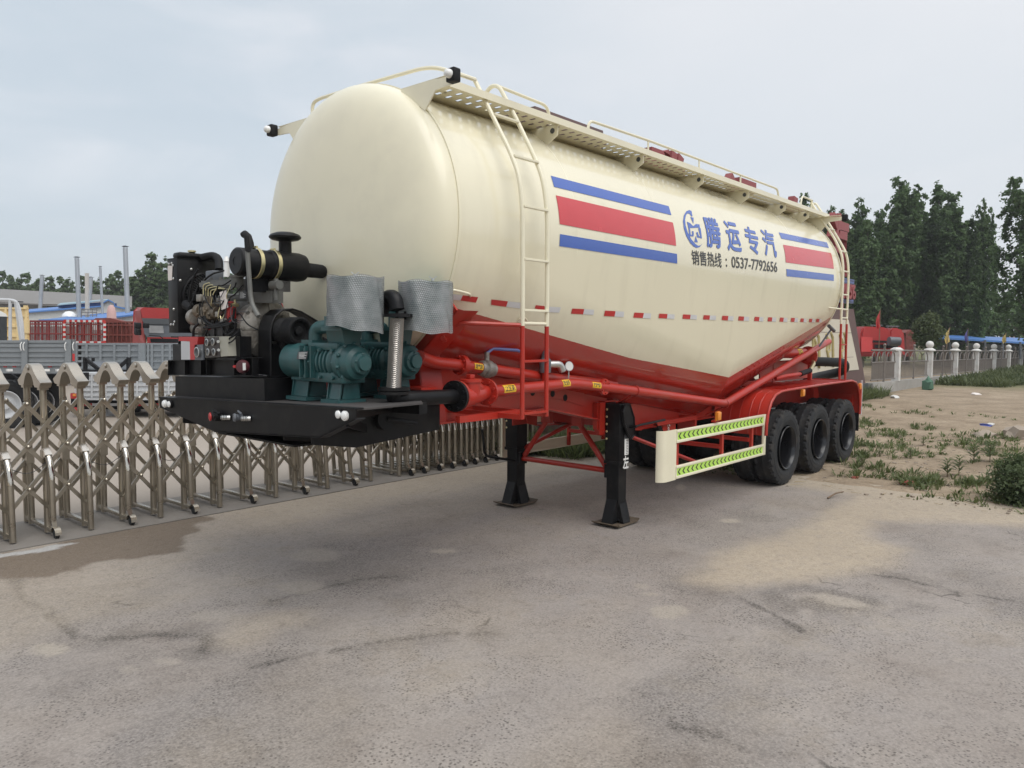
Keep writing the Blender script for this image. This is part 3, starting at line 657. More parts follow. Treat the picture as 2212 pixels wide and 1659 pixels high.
lad2 = ladder([(-.704, 4.374), (-.89, 4.067), (-1.09, 3.778), (-1.21, 3.533), (-1.25, 3.345), (-1.256, 3.1), (-1.25, 2.6)], [(-.60, 4.20), (-.60, 4.40), (-.67, 4.41), (-.874, 4.09), (-1.085, 3.743), (-1.20, 3.534), (-1.24, 3.33), (-1.25, 3.1), (-1.245, 2.6)],
       2.95, 3.25, 2.36, 1.44, [(-.80, 4.22), (-.99, 3.93), (-1.20, 3.55), (-1.25, 3.22), (-1.25, 2.84), (-1.25, 2.46), (-1.245, 2.02)], True)
m = MB(); m.tube([(2.55, -1.12, 2.62), (2.95, -1.25, 2.60), (3.25, -1.25, 2.60)], .014, 8); m.build('stay', 'cream', lad2)

# --- chassis
fr = MB()
for sg in (1, -1):
    y0, y1 = sg*.50, sg*.512
    neck = [(-5.72, 1.355), (-4.40, 1.385), (-3.95, 1.40), (-3.0, 1.21), (-2.93, 1.06), (-2.76, 1.02), (-2.74, 1.42), (-2.4, 1.42), (-2.4, 1.62), (-4.6, 1.80), (-5.72, 1.98)]
    fr.prism([(x, y0, z) for x, z in neck], (0, sg*.012, 0))
    fr.bar((-5.74, sg*.50, 1.352), (-4.40, sg*.50, 1.379), .20, .014); fr.bar((-4.40, sg*.50, 1.379), (-3.95, sg*.50, 1.392), .20, .014); fr.bar((-3.95, sg*.50, 1.392), (-3.0, sg*.50, 1.203), .20, .014)
    fr.box((-2.4, sg*.50-.012, 1.02), (3.9, sg*.50+.012, 1.32)); fr.box((-2.4, sg*.50-.07, 1.005), (3.9, sg*.50+.07, 1.019))
    fr.bar((-2.75, sg*.5, 1.03), (-2.2, sg*.5, 1.01), .14, .014)
for xx in (-5.1, -4.4, -3.75): fr.box((xx, -.495, 1.40), (xx+.09, .495, 1.46))
for xx in (-2.5, -1.2, .1, 1.45, 2.75, 3.7): fr.box((xx, -.485, 1.06), (xx+.06, .485, 1.26))
fr.prism([(-4.72, -.516, 1.73), (-4.72, -.516, 1.415), (-4.0, -.516, 1.415), (-3.98, -.516, 1.52), (-3.62, -.516, 1.46), (-3.2, -.516, 1.36), (-3.2, -.516, 1.62)], (0, -.010, 0))
frame = fr.build('chassis_frame', 'red', T, smooth=0)
for p in ((-3.77, 1.53), (-3.55, 1.475), (-4.1, 1.56)): m = MB(); m.cyl((p[0], -.525, p[1]), (p[0], -.529, p[1]), .036, seg=16); m.build('frame_hole', 'blackm', frame)
# saddle under the front of the tank
for sg in (1, -1):
    m = MB(); st = [(-1.13, 2.345), (-1.20, 2.295), (-.74, 1.95), (-.80, 1.40), (-.56, 1.40), (-.52, 1.96)]
    m.prism([(-5.83, y*-sg, z) for y, z in ((1.10, 2.40), (1.17, 2.33), (.72, 1.96), (.80, 1.40), (.52, 1.40), (.52, 1.80), (.62, 1.98), (.86, 2.19))], (.02, 0, 0))
    q = [(1.17, 2.33), (.72, 1.96), (.80, 1.40)]
    for (ya, za), (yb, zb) in zip(q, q[1:]): m.quad((-5.83, -sg*ya, za), (-5.58, -sg*ya, za), (-5.58, -sg*yb, zb), (-5.83, -sg*yb, zb))
    m.build('saddle', 'red', T, smooth=0)
m = MB(); m.prism([(-5.80, -.52, 1.40), (-5.80, .52, 1.40), (-5.80, .52, 1.86), (-5.80, -.52, 1.86)], (.012, 0, 0)); m.box((-5.95, -.6, 1.52), (-5.81, -.58, 1.85)); m.box((-6.0, -.95, 1.70), (-5.83, -.55, 1.715)); m.build('saddle_web', 'red', T, smooth=0)
# --- air pipes along the side
def cyl_flange(m, c, d, r, th, nb=8, rb=.012):
    c = Vector(c); d = Vector(d).normalized(); m.cyl(c-d*th/2, c+d*th/2, r, seg=24)
    a = d.cross(Vector((0, 0, 1))).normalized(); bb = d.cross(a)
    for k in range(nb):
        q = c+(a*math.cos(2*math.pi*(k+.5)/nb)+bb*math.sin(2*math.pi*(k+.5)/nb))*r*.8; m.cyl(q-d*(th/2+.018), q+d*(th/2+.018), rb, seg=6)
pA = X_(983, 856, -5.75); pB = X_(1058, 846, -5.25); pBend = Vector((-3.93, -.905, 1.662)); pC = Vector((-2.785, -.92, 1.53)); pV = Y_(1566, 872, -.95); pR = Y_(1725, 775, -.90); pRR = Y_(1790, 738, -.80)
m = MB(); m.tube([pB, pBend, pC, pV, pR, pRR], .052, 14, round_=.12, rn=5); air = m.build('air_pipe', 'red', T)
def on_pipe(name, txt, a, b, f, r, w=.17, h=.07, par=None):
    a, b = Vector(a), Vector(b); d = (b-a).normalized(); c = a.lerp(b, f); n0 = (Vector(CAM)-c); n0 = (n0-d*n0.dot(d)).normalized(); u0 = d.cross(n0); 
    if u0.z < 0: u0 = -u0
    m = MB(); k = 6
    def pt(s, tt, e): an = (tt-.5)*h/r+.25; return c+d*(s-.5)*w+(n0*math.cos(an)+u0*math.sin(an))*(r+e)
    for i in range(k): m.quad(pt(0, i/k, .002), pt(1, i/k, .002), pt(1, (i+1)/k, .002), pt(0, (i+1)/k, .002))
    o = m.build(name, 'yellow', par, fix=False)
    b_, (x0, y0, x1, y1) = text_bm(txt, offset=.02)
    for v in b_.verts: v.co = pt(.08+.84*(v.co.x-x0)/(x1-x0), .14+.72*(v.co.y-y0)/(y1-y0), .0035)
    m = MB(); m.add(b_); m.build('lettering', 'dblack', o, fix=False, smooth=0)
on_pipe('pipe_label', '止回阀', pB, pBend, .17, .052, .17, .075, air); on_pipe('pipe_label', '安全阀', pB, pBend, .86, .052, .13, .07, air); on_pipe('pipe_label', '放空气阀', pBend, pC, .30, .052, .15, .06, air)
m = MB(); cyl_flange(m, pC+Vector((-.62, -.005, .075)), (0, -1, 0), .085, .03, 6, .009); m.tube([pC+Vector((-.62, .0, .075)), pC+Vector((-.62, -.03, .07))], .05); m.build('blind_flange', 'red', air)
m = MB()
for f_, a_, c_ in ((.97, pC, .0), (.12, pV, 0)):
    c = a_; m.lathe([(.056, -.015), (.060, -.015), (.060, .015), (.056, .015)], c, (1, 0, -.1), 18, cap=False); m.bar(c+Vector((0, .03, -.05)), c+Vector((0, .25, -.16)), .10, .012)
m.build('pipe_clamp', 'red', air)
# check valve
dv = (pB-pA).normalized(); m = MB()
cyl_flange(m, pA+dv*.035, dv, .125, .022, 8, .013); cyl_flange(m, pB-dv*.05, dv, .115, .024, 8, .013)
m.tube([pA+dv*.03, pA+dv*.12-Vector((0, 0, .02)), pA.lerp(pB, .5)-Vector((0, 0, .01)), pB-dv*.06], [.075, .085, .085, .06], 16)
cc = pA.lerp(pB, .42); m.lathe([(.085, -.02), (.082, .10), (.094, .102), (.094, .125), (.088, .128)], cc, (0, 0, 1), 20); m.box(cc+Vector((-.028, -.028, .128)), cc+Vector((.028, .028, .165)), bev=.006)
m.tube([cc+Vector((.03, 0, .06)), pB-dv*.10], [.07, .05], 12); m.build('check_valve', 'red', air)
# safety valve and pressure gauge
ps = pBend+Vector((-.42, .02, .0)); m = MB(); m.cyl(ps+Vector((0, 0, .03)), ps+Vector((0, 0, .13)), .034); m.build('valve_stub', 'red', air)
m = MB(); m.lathe([(.052, .12), (.056, .14), (.056, .24), (.038, .26), (.034, .42), (.036, .50), (.03, .56), (.036, .565), (.036, .60), (.02, .61)], ps, (0, 0, 1), 16); sv = m.build('safety_valve', 'sgrey', air)
m = MB(); m.tube([ps+Vector((.03, -.0, .20)), ps+Vector((.17, -.05, .20)), ps+Vector((.20, -.055, .13))], .036, 12, round_=.05); m.build('elbow', 'bolt', sv)
pg = pBend+Vector((-.02, .04, .0)); m = MB(); m.cyl(pg+Vector((0, 0, .03)), pg+Vector((0, 0, .12)), .008, seg=8); n_ = Vector((-.35, -.9, .1)).normalized(); m.cyl(pg+Vector((0, 0, .17))+n_*-.03, pg+Vector((0, 0, .17))+n_*.012, .048, seg=20); g_ = m.build('pressure_gauge', 'bolt', air)
m = MB(); m.cyl(pg+Vector((0, 0, .17))+n_*.0125, pg+Vector((0, 0, .17))+n_*.0135, .041, seg=20); m.build('dial', 'white', g_)
# upper pipe with ball valve
u0, u1, u2_, u3 = Y_(905, 770, -.98), Y_(936, 783, -.86), Y_(996, 789, -.80), Y_(1178, 815, -.80)
m = MB(); m.tube([u0, u1, u2_, u3, Vector((-2.9, -.72, 1.60))], .05, 14, round_=.12); d = (u3-u2_).normalized(); cyl_flange(m, u2_+d*.0, d, .088, .05, 6, .011); up_ = m.build('upper_air_pipe', 'red', T)
on_pipe('pipe_label', '进气阀', u2_, u3, .15, .05, .11, .055, up_)
bv = u2_.lerp(u3, .28); m = MB(); m.lathe([(.055, -.09), (.068, -.075), (.068, -.05), (.05, -.048), (.078, -.03), (.082, 0), (.078, .03), (.05, .048), (.062, .05), (.062, .08), (.055, .085)], bv, d, 20); m.cyl(bv+Vector((0, 0, .06)), bv+Vector((0, 0, .15)), .022); v_ = m.build('ball_valve', 'alu', up_)
m = MB(); m.tube([bv+Vector((0, 0, .14)), bv+Vector((.06, -.02, .18)), bv+Vector((.30, -.10, .165)), bv+Vector((.34, -.11, .15))], .014, 8); m.build('lever', 'handle', v_)

# --- landing legs
def leg(sg, label):
    y = .70*sg if sg < 0 else .80; x = -2.80
    m = MB(); m.box((x-.10, y-.10, .72), (x+.10, y+.10, 1.385), bev=.012); m.box((x-.105, y-.104, .70), (x+.105, y+.104, .735))
    lg = m.build('landing_leg', 'black', T); 
    m = MB(); m.box((x-.082, y-.082, .06), (x+.082, y+.082, .71), bev=.008)
    m.prism([(x-.09, y-.07, .30), (x-.19, y-.07, .04), (x-.085, y-.07, .04)], (0, .14, 0)); m.prism([(x+.09, y-.07, .30), (x+.19, y-.07, .04), (x+.085, y-.07, .04)], (0, .14, 0))
    m.prism([(x-.07, y-.09, .26), (x-.07, y-.15, .04), (x-.07, y-.085, .04)], (.14, 0, 0)); m.build('inner_tube', 'black', lg, smooth=20)
    m = MB(); m.prism([(x-.19, y-.17, .035), (x+.19, y-.17, .035), (x+.19, y+.17, .035), (x-.19, y+.17, .035)], (0, 0, -.016)); m.bar((x-.19, y-.17, .04), (x-.21, y-.17, .055), .02, .01)
    for s1 in (1, -1): m.bar((x+s1*.19, y, .028), (x+s1*.235, y, .05), .34, .012)
    m.build('foot_plate', mat('rusty_plate', (.10, .075, .05), .8, var=.5, vscale=14) if sg < 0 else MATS['rusty_plate'], lg, smooth=0)
    m = MB()
    for k in range(5): m.sphere((x-.103, y+.075, .98+k*.083), .014, 8, (.6, 1, 1))
    m.build('bolt', 'brass', lg)
    m = MB(); g = [(x-.10, 1.30), (x-.06, 1.37), (x+.04, 1.37), (x+.13, 1.22), (x+.15, 1.02), (x+.08, .98), (x-.0, 1.05), (x-.07, 1.17)]
    if sg < 0:
        yy = y-.102; m.prism([(a, yy, z) for a, z in g], (0, -.035, 0)); m.tube([(a, yy-.035, z) for a, z in g]+[(g[0][0], yy-.035, g[0][1])], .012, 6); m.build('gearbox', 'black', lg, smooth=20)
        m = MB(); m.tube([(x+.05, yy-.03, 1.12), (x+.05, yy-.12, 1.13)], .017, 8); m.tube([(x+.05, yy-.11, 1.13), (x+.16, yy-.11, 1.14), (x+.72, yy-.09, 1.15)], .014, 8); m.build('crank', 'black', lg)
        m = MB(); m.prism([(x+.0, yy+.0005, .80), (x+.082, yy+.0005, .80), (x+.082, yy+.0005, 1.03), (x+.0, yy+.0005, 1.03)], (0, -.001, 0)); st = m.build('sticker', 'white', lg, smooth=0)
        m = MB(); m.box((x+.0, yy-.0022, .985), (x+.082, yy-.0008, 1.03))
        for k in range(9): m.box((x+.03+.008*(k % 2), yy-.0022, .815+k*.018), (x+.07, yy-.0008, .821+k*.018))
        m.build('print', 'dkgrey', st, smooth=0)
        b, (x0, y0, x1, y1) = text_bm('左', offset=.03)
        for v in b.verts: v.co = Vector((x-.03+(v.co.x-x0)/(x1-x0)*.115, y-.0845-.0205, .60+.105+(v.co.y-y0)/(y1-y0)*.15 - .06))
        m = MB(); m.add(b); m.build('lettering', 'white', lg, fix=False, smooth=0)
    else:
        m.box((x-.08, y+.10, 1.05), (x+.10, y+.14, 1.33), bev=.02); m.build('gearbox', 'black', lg)
        m = MB(); m.tube([(x-.12, y-.08, .58), (x-.30, y+.02, .62), (x-.52, y+.06, .67), (x-.56, y+.06, 1.0)], .016, 8, round_=.08); m.build('crank', 'black', lg)
leg(-1, ''); leg(1, '')
m = MB(); m.bar((-2.8, -.60, 1.06), (-2.8, -.51, 1.3), .3, .015, upv=(0, 1, 0)); m.box((-3.0, -.60, 1.03), (-2.60, -.585, 1.39)); m.box((-3.0, .685, 1.03), (-2.60, .70, 1.39)); m.box((-2.9, -.6, 1.38), (-2.7, .7, 1.40)); m.prism([(-3.02, -.52, 1.39), (-3.02, -.52, 1.10), (-2.94, -.52, 1.02), (-2.60, -.52, 1.02), (-2.60, -.52, 1.39)], (0, -.06, 0)); m.build('leg_bracket', 'red', T, smooth=0)
m = MB()
m.tube([(-2.8, .70, .60), (-2.8, .60, .60), (-2.8, -.50, .60), (-2.8, -.60, .60)], [.035, .032, .032, .035], 12); m.tube([(-2.8, .66, .64), (-2.8, .30, 1.12)], .032, 12); m.tube([(-2.8, -.56, .64), (-2.8, -.16, 1.12)], .032, 12)
m.tube([(-2.2, .2, 1.1), (-2.75, .72, .72)], .026, 8)
for yy in (.30, -.16): m.box((-2.84, yy-.07, 1.08), (-2.78, yy+.07, 1.33))
m.build('leg_brace', 'red', T)
for yy in (.71, -.61): m = MB(); m.box((-2.87, yy-.03, .53), (-2.73, yy+.03, .68)); m.build('brace_socket', 'black', T)
m = MB(); m.box((-2.0, -.75, 1.06), (-1.05, -.70, 1.11)); m.tube([(-2.70, -.62, 1.05), (-1.30, -1.05, .52)], .025, 6); m.box((-1.82, -.72, .80), (-1.50, -.70, 1.09)); m.box((-2.0, -.76, 1.06), (-1.0, -.68, 1.075)); m.box((-1.05, -.75, .80), (-1.0, -.5, 1.11)); m.build('outrigger', 'red', T, smooth=0)
m = MB()
for k in range(14):
    z = 1.07-k*.034; m.lathe([(.016, -.004), (.019, 0), (.016, .004), (.010, 0), (.016, -.004)], (-1.72+.004*(k % 2), -.745, z), (1, 0, 0) if k % 2 else (0, 1, 0), 10, cap=False)
m.build('chain', 'bolt', T)
m = MB(); m.prism([(-2.02, -.735, 1.09), (-1.93, -.735, 1.09), (-1.74, -.735, .85), (-1.80, -.735, .83)], (0, -.01, 0)); m.build('bracket_strap', 'black', T, smooth=0)

# --- wheels
WX = [.8137, 2.1237, 3.4337]
def tyre_mesh():
    m = MB(); R0, W = .548, .300; seg = 120
    prof = [(.300, .085), (.325, .128), (.37, .146), (.43, .150), (.475, .143), (.512, .135), (.520, .130)]
    cols = [-.130, -.118, -.100, -.082, -.074, -.040, -.032, -.004, .004, .032, .040, .074, .082, .100, .118, .130]
    full = [(r, -h) for r, h in prof[:-1]]+[('T', c) for c in cols]+[(r, h) for r, h in prof[:-1][::-1]]
    rings = []
    for i in range(seg):
        a = 2*math.pi*i/seg; ph = i % 4; ring = []
        for r, h in full:
            if r == 'T':
                crown = R0-.9*h*h*.45
                if abs(h) > .11: crown -= .005+(.030 if ph in (0,) else 0)
                elif abs(h) > .095: crown -= (.024 if ph in (0,) else 0)
                sh = h
                if abs(abs(h)-.078) < .005: crown -= .014; sh = h+.010*(1 if ph < 2 else -1)
                elif abs(abs(h)-.036) < .005: crown -= .014; sh = h+.010*(1 if ph in (1, 2) else -1)
                elif abs(h) < .005: crown -= .006 if ph == 3 else 0
                elif ph == 0 and abs(h) < .09: crown -= .003
                r_, h_ = crown, sh
            else: r_, h_ = r, h
            ring.append(m.bm.verts.new((r_*math.cos(a), h_, r_*math.sin(a))))
        rings.append(ring)
    n = len(full)
    for i in range(seg):
        A, B = rings[i], rings[(i+1) % seg]
        for k in range(n-1): m._f([A[k], A[k+1], B[k+1], B[k]])
    # raised rings on the side wall
    for s in (1, -1):
        for rr, hh in ((.405, .1495), (.462, .1465), (.335, .134)): m.lathe([(rr-.006, s*(hh-.004)), (rr-.003, s*(hh+.002)), (rr+.003, s*(hh+.002)), (rr+.006, s*(hh-.004))], (0, 0, 0), (0, 1, 0), 72, cap=False)
    return m
tyre0 = tyre_mesh().build('wheel', 'tire', T, smooth=28); tyre0.location = (WX[0], -1.10, .548)
m = MB(); m.lathe([(.302, -.150), (.312, -.158), (.306, -.165), (.294, -.160), (.284, -.140), (.278, -.120), (.272, -.100), (.266, -.02), (.262, .10), (.262, .145)], (0, 0, 0), (0, 1, 0), 60, cap=False)
m.lathe([(.262, .10), (.20, .115), (.15, .10), (.10, .10), (0, .10)], (0, 0, 0), (0, 1, 0), 40, cap=False); rim0 = m.build('rim', 'rim', tyre0, smooth=40)
m = MB(); m.lathe([(.10, .10), (.10, .06), (.085, .05), (.0, .048)], (0, 0, 0), (0, 1, 0), 24)
for k in range(10): m.cyl((.14*math.cos(k*.628), .11, .14*math.sin(k*.628)), (.14*math.cos(k*.628), .08, .14*math.sin(k*.628)), .014, seg=6)
m.build('hub', 'rim', tyre0)
for i, wx in enumerate(WX):
    for yy, rz in ((-1.10, 0), (-.77, math.pi), (.77, 0), (1.10, math.pi)):
        if i == 0 and yy == -1.10: continue
        c = copy_tree(tyre0, T); c.location = (wx, yy, .548); c.rotation_euler = (0, random.uniform(0, .2), rz)
for wx in WX: m = MB(); m.cyl((wx, -.95, .548), (wx, .95, .548), .075, seg=16); m.build('axle', 'blackm', T)
m = MB()
for wx in WX[:2]:
    for sg in (1, -1):
        for k in range(4): m.box((wx+.05+k*.07, sg*.5-.04, .70+k*.022), (wx+1.26-k*.07, sg*.5+.04, .718+k*.022))
        m.prism([(wx+.45, sg*.5-.03, 1.0), (wx+.86, sg*.5-.03, 1.0), (wx+.75, sg*.5-.03, .78), (wx+.56, sg*.5-.03, .78)], (0, .06, 0))
m.build('leaf_spring', 'blackm', T, smooth=0)
# --- mudguards over the wheels
def fender(sg):
    pr = [(.02, .80), (.03, .95), (.07, 1.10), (.16, 1.24), (.30, 1.335), (.50, 1.375), (.80, 1.385), (2.2, 1.40), (3.55, 1.405), (3.78, 1.37), (3.92, 1.28), (4.01, 1.13), (4.05, .95), (4.06, .80)]
    m = MB(); y0, y1 = sg*.56, sg*1.26
    for (xa, za), (xb, zb) in zip(pr, pr[1:]):
        m.quad((xa, y0, za), (xb, y0, zb), (xb, y1, zb), (xa, y1, za)); m.quad((xa+.0, y0, za-.006), (xa, y1, za-.006), (xb, y1, zb-.006), (xb, y0, zb-.006))
    bmesh.ops.remove_doubles(m.bm, verts=m.bm.verts, dist=.0005)
    f = m.build('mudguard', 'red', T, smooth=30)
    m = MB(); m.tube([(x, sg*1.26, z) for x, z in pr], .020, 8); m.build('rolled_edge', 'red', f)
    m = MB()
    for k in range(12):
        x0 = .10+.33*k
        if k < 2: continue
        z0 = 1.388; m.box((x0, sg*.56 if sg > 0 else -1.24, z0+.010*0), (x0+.012, sg*1.24 if sg > 0 else -.56, z0+.022))
    for zz, xx in ((1.00, .045), (1.17, .11), (1.29, .22)): pass
    for yy in (-.72, -.86, -1.0, -1.12): m.tube([(x+(-.004 if x < 2 else .004), sg*abs(yy), z+.004) for x, z in pr[:6]], .007, 5)
    m.build('pressed_rib', 'red', f)
    m = MB()
    m.prism([(.02, sg*.56, .80), (.10, sg*.56, 1.18), (.42, sg*.56, 1.37), (.10, sg*.56, 1.37), (-.12, sg*.56, 1.15), (-.12, sg*.56, .80)], (0, sg*.01, 0)); m.build('inner_panel', 'red', f, smooth=0)
    m = MB(); m.box((4.055, sg*1.25 if sg < 0 else .6, .50), (4.065, -.6 if sg < 0 else 1.25, .82)); m.build('mudflap', 'blackm', f, smooth=0)
    if sg < 0:
        for xx, zz in ((1.28, 1.315), (3.98, 1.29), (-1.48, 1.175)):
            m = MB(); m.box((xx, -1.285, zz-.05), (xx+.085, -1.262, zz+.05), bev=.008); o = m.build('marker_lamp', 'amber', T)
            m = MB(); m.box((xx-.005, -1.263, zz-.055), (xx+.09, -1.245, zz+.055)); m.build('lamp_base', 'amber', o)
        m = MB(); m.box((-1.50, -1.25, 1.10), (-1.40, -1.20, 1.125)); m.build('lamp_bracket', 'red', T)
    return f
fender(-1); fender(1)
m = MB(); m.box((4.0, -1.15, .95), (4.35, -.75, 1.16)); m.box((4.10, -1.2, .55), (4.14, 1.2, .67)); m.box((4.30, -1.2, .92), (4.36, 1.2, 1.28)); m.build('rear_beam', 'red', T, smooth=0)
m = MB(); m.box((4.365, -1.2, .94), (4.37, -.9, 1.27)); m.box((4.355, -1.203, .76), (4.375, -1.175, 1.38)); m.build('rear_marker', 'twhite', T, smooth=0)
# --- side guards
def guard(sg):
    y = sg*1.22; x0, x1, z0, z1 = -2.387, .064, .528, 1.087
    m = MB()
    for za in (z1, z0+.150):
        m.box((x0, y-.014, za-.150), (x1, y+.014, za-.118), bev=.004); m.box((x0, y-.014, za-.032), (x1, y+.014, za), bev=.004); m.box((x0, y-.006, za-.119), (x1, y+.006, za-.031))
    m.box((x1-.055, y-.016, z0), (x1+.012, y+.016, z1), bev=.004)
    n = 8; R_ = .20
    pts = [(x0+.01, y-sg*-.0)]+[(x0-.20-.10*math.sin(k/n*1.3), y-sg*(.10*(1-math.cos(k/n*1.3)))) for k in range(n+1)]
    for (xa, ya), (xb, yb) in zip(pts, pts[1:]):
        m.quad((xa, ya, z0-.01), (xb, yb, z0-.01), (xb, yb, z1+.005), (xa, ya, z1+.005)); m.quad((xa, ya-sg*.012, z0-.01), (xa, ya-sg*.012, z1+.005), (xb, yb-sg*.012, z1+.005), (xb, yb-sg*.012, z0-.01))
        m.quad((xa, ya, z1+.005), (xb, yb, z1+.005), (xb, yb-sg*.012, z1+.005), (xa, ya-sg*.012, z1+.005)); m.quad((xa, ya, z0-.01), (xa, ya-sg*.012, z0-.01), (xb, yb-sg*.012, z0-.01), (xb, yb, z0-.01))
    g = m.build('side_guard', 'cream', T, smooth=30)
    for xx in (x0+.04, -1.2, x1-.38): m = MB(); m.box((xx, y-sg*.016 if sg > 0 else y+.016, z0+.02), (xx+.05, y-sg*.05 if sg > 0 else y+.05, z1-.03)); m.build('guard_post', 'red', g, smooth=0)
    m = MB()
    m.box((-1.2, min(y-sg*.05, sg*.5), .74), (-1.15, max(y-sg*.05, sg*.5), .79)); m.box((x1-.4, min(y-sg*.05, sg*.5), .74), (x1-.35, max(y-sg*.05, sg*.5), .79)); m.build('guard_bracket', 'red', g, smooth=0)
    if sg < 0:
        for za in (z1, z0+.150):
            m = MB(); m.quad((x0+.02, y-.0075, za-.117), (x1-.07, y-.0075, za-.117), (x1-.07, y-.0075, za-.033), (x0+.02, y-.0075, za-.033)); tp = m.build('chevron_tape', 'lime', g, fix=False)
            m = MB(); k = 22; st = (x1-.07-x0-.04)/k; zc = za-.075
            for i in range(k):
                xx = x0+.035+i*st
                for s in (1, -1): m.prism([(xx, y-.0082, zc), (xx+.030, y-.0082, zc), (xx+.072, y-.0082, zc+s*.034), (xx+.042, y-.0082, zc+s*.034)], (0, -.0006, 0))
            m.build('chevron', 'dblack', tp, smooth=0)
guard(-1); guard(1)
# --- discharge gear behind the rear wheels' guard
m = MB(); dp = [Vector((1.55, -.74, 1.90)), Vector((2.6, -.78, 1.87)), Vector((3.1, -.70, 1.80))]
m.tube(dp, .085, 16); cyl_flange(m, dp[1]+Vector((.22, .0, -.03)), (1, .05, -.05), .15, .03, 8); cyl_flange(m, dp[2], (1, .1, -.1), .13, .05, 8); m.tube([(3.1, -.70, 1.80), (3.5, -.55, 1.75), (3.55, -.3, 1.6)], .075, 12); dpo = m.build('discharge_pipe', 'red', T)
on_pipe('pipe_label', '出料阀', dp[0], dp[1], .72, .085, .16, .12, dpo)
m = MB(); m.tube([(3.0, -.85, 1.92), (3.25, -1.0, 2.28)], .016, 8); m.tube([(3.12, -1.0, 2.33), (3.38, -1.0, 2.25)], .03, 10); m.build('valve_handle', 'sgrey', dpo)
m = MB(); m.tube([(2.6, -.5, 1.98), (3.1, -.6, 2.14), (3.5, -.65, 2.24)], .075, 14); cyl_flange(m, Vector((3.05, -.6, 2.12)), (1, -.2, .3), .115, .05, 6); m.build('return_pipe', 'red', T)
m = MB(); m.lathe([(.10, -.03), (.115, -.02), (.115, .02), (.10, .03)], (2.95, -.57, 2.10), (1, -.2, .3), 16); m.build('hose_clamp', 'alu', T)
m = MB(); m.tube([(3.55, -.45, 1.70), (4.1, -.6, 1.70), (4.9, -.72, 1.66), (5.2, -.62, 1.50), (5.05, -.35, 1.42), (4.4, -.3, 1.38), (3.6, -.5, 1.36)], .085, 14, round_=.35, rn=6); m.build('rubber_hose', 'blackm', T)
m = MB(); m.prism([(2.55, -.60, 2.15), (3.3, -.60, 2.55), (3.38, -.60, 2.5), (3.38, -.60, 2.30), (2.7, -.60, 1.95), (2.5, -.60, 1.95)], (0, .012, 0)); m.bar((2.55, -.55, 2.05), (3.34, -.55, 2.40), .15, .012)
m.box((3.2, -.7, 1.40), (3.26, -.64, 1.85)); m.box((1.5, -.52, 1.42), (3.6, -.5, 1.75)); m.box((2.0, -.53, 1.40), (2.06, -.5, 1.80)); m.build('rear_saddle', 'red', T, smooth=0)
m = MB(); m.tube([pR+Vector((-.9, .0, -.28)), (1.4, -.98, 1.55), (2.0, -.96, 1.56)], .03, 10); m.build('vent_pipe', 'red', T)
m = MB(); m.tube([(2.0, -.96, 1.56), (2.45, -.95, 1.60)], .042, 10); m.build('rubber_sleeve', 'blackm', T)
m = MB(); m.tube([(2.45, -.95, 1.60), (2.75, -.9, 1.70), (2.95, -.8, 1.80)], .032, 10); m.build('vent_pipe', 'brass', T)

# --- front deck and bumper
def dk(y): return 1.610-.0300*y
bp_ = [X_(345, 857, -7), X_(768, 882, -7), X_(768, 905, -7), X_(690, 945, -7), X_(462, 932, -7), X_(345, 880, -7)]
m = MB(); m.prism(bp_, (.012, 0, 0)); m.bar(bp_[0]+Vector((.03, 0, -.006)), bp_[1]+Vector((.03, 0, -.006)), .075, .012, upv=(0, 0, 1)); m.bar(bp_[4]+Vector((.04, 0, 0)), bp_[3]+Vector((.04, 0, 0)), .08, .01); m.bar(bp_[3]+Vector((.04, 0, 0)), bp_[2]+Vector((.04, 0, 0)), .08, .01)
bum = m.build('bumper', 'black', T, smooth=0)
for px, py in ((358, 872), (369, 873), (735, 895), (747, 898)):
    c = X_(px, py, -7.002); k = 'white_lamp'
    m = MB(); m.lathe([(.034, 0), (.034, .014), (.028, .016)], c, (-1, 0, 0), 18); o = m.build('lamp_rim', 'blackm' if px in (369, 735) else 'lens', bum)
    m = MB(); m.lathe([(.028, .012), (.026, .024), (.014, .030), (0, .032)], c, (-1, 0, 0), 18); m.build('lamp_lens', 'lens', o)
c = X_(470, 899, -7.0)
m = MB(); m.tube([c+Vector((-.01, -.02, .01)), c+Vector((-.05, -.02, .02)), c+Vector((-.05, -.07, .0))], .02, 8); m.cyl(c+Vector((-.0, -.05, .0)), c+Vector((-.06, -.05, .0)), .033, seg=12); m.tube([c+Vector((-.03, .01, .05)), c+Vector((-.03, -.06, .035)), c+Vector((-.03, -.10, .03))], .009, 6); gl = m.build('air_coupling', 'blackm', bum)
m = MB(); m.lathe([(.030, 0), (.034, .004), (.034, .012), (.02, .018)], c+Vector((-.055, .0, -.0)), (-1, .3, 0), 14); m.build('cap', 'oilred', gl)
c = X_(522, 901, -7.0)
m = MB(); m.lathe([(.032, 0), (.034, .006), (.03, .016), (0, .018)], c+Vector((-.05, .0, -.0)), (-1, .3, 0), 14); m.cyl(c, c+Vector((-.05, 0, 0)), .025); m.tube([c+Vector((-.03, 0, .05)), c+Vector((-.03, -.05, .03))], .008, 6); m.build('air_coupling', 'sgrey', bum)
for px, py in ((497, 902), (541, 904)):
    c = X_(px, py, -7.0); m = MB(); m.lathe([(.020, 0), (.020, .02), (.017, .022), (.021, .028), (.017, .034), (.021, .040), (.017, .046), (.021, .052), (.017, .058), (.021, .064), (.012, .07), (0, .07)], c, (-1, .55, 0), 14); m.build('hose_nipple', 'bolt', bum)
m = MB(); corners = [(-6.98, 1.39), (-6.98, -1.41), (-6.35, -1.35), (-5.85, -.75), (-5.85, 1.2), (-6.4, 1.39)]
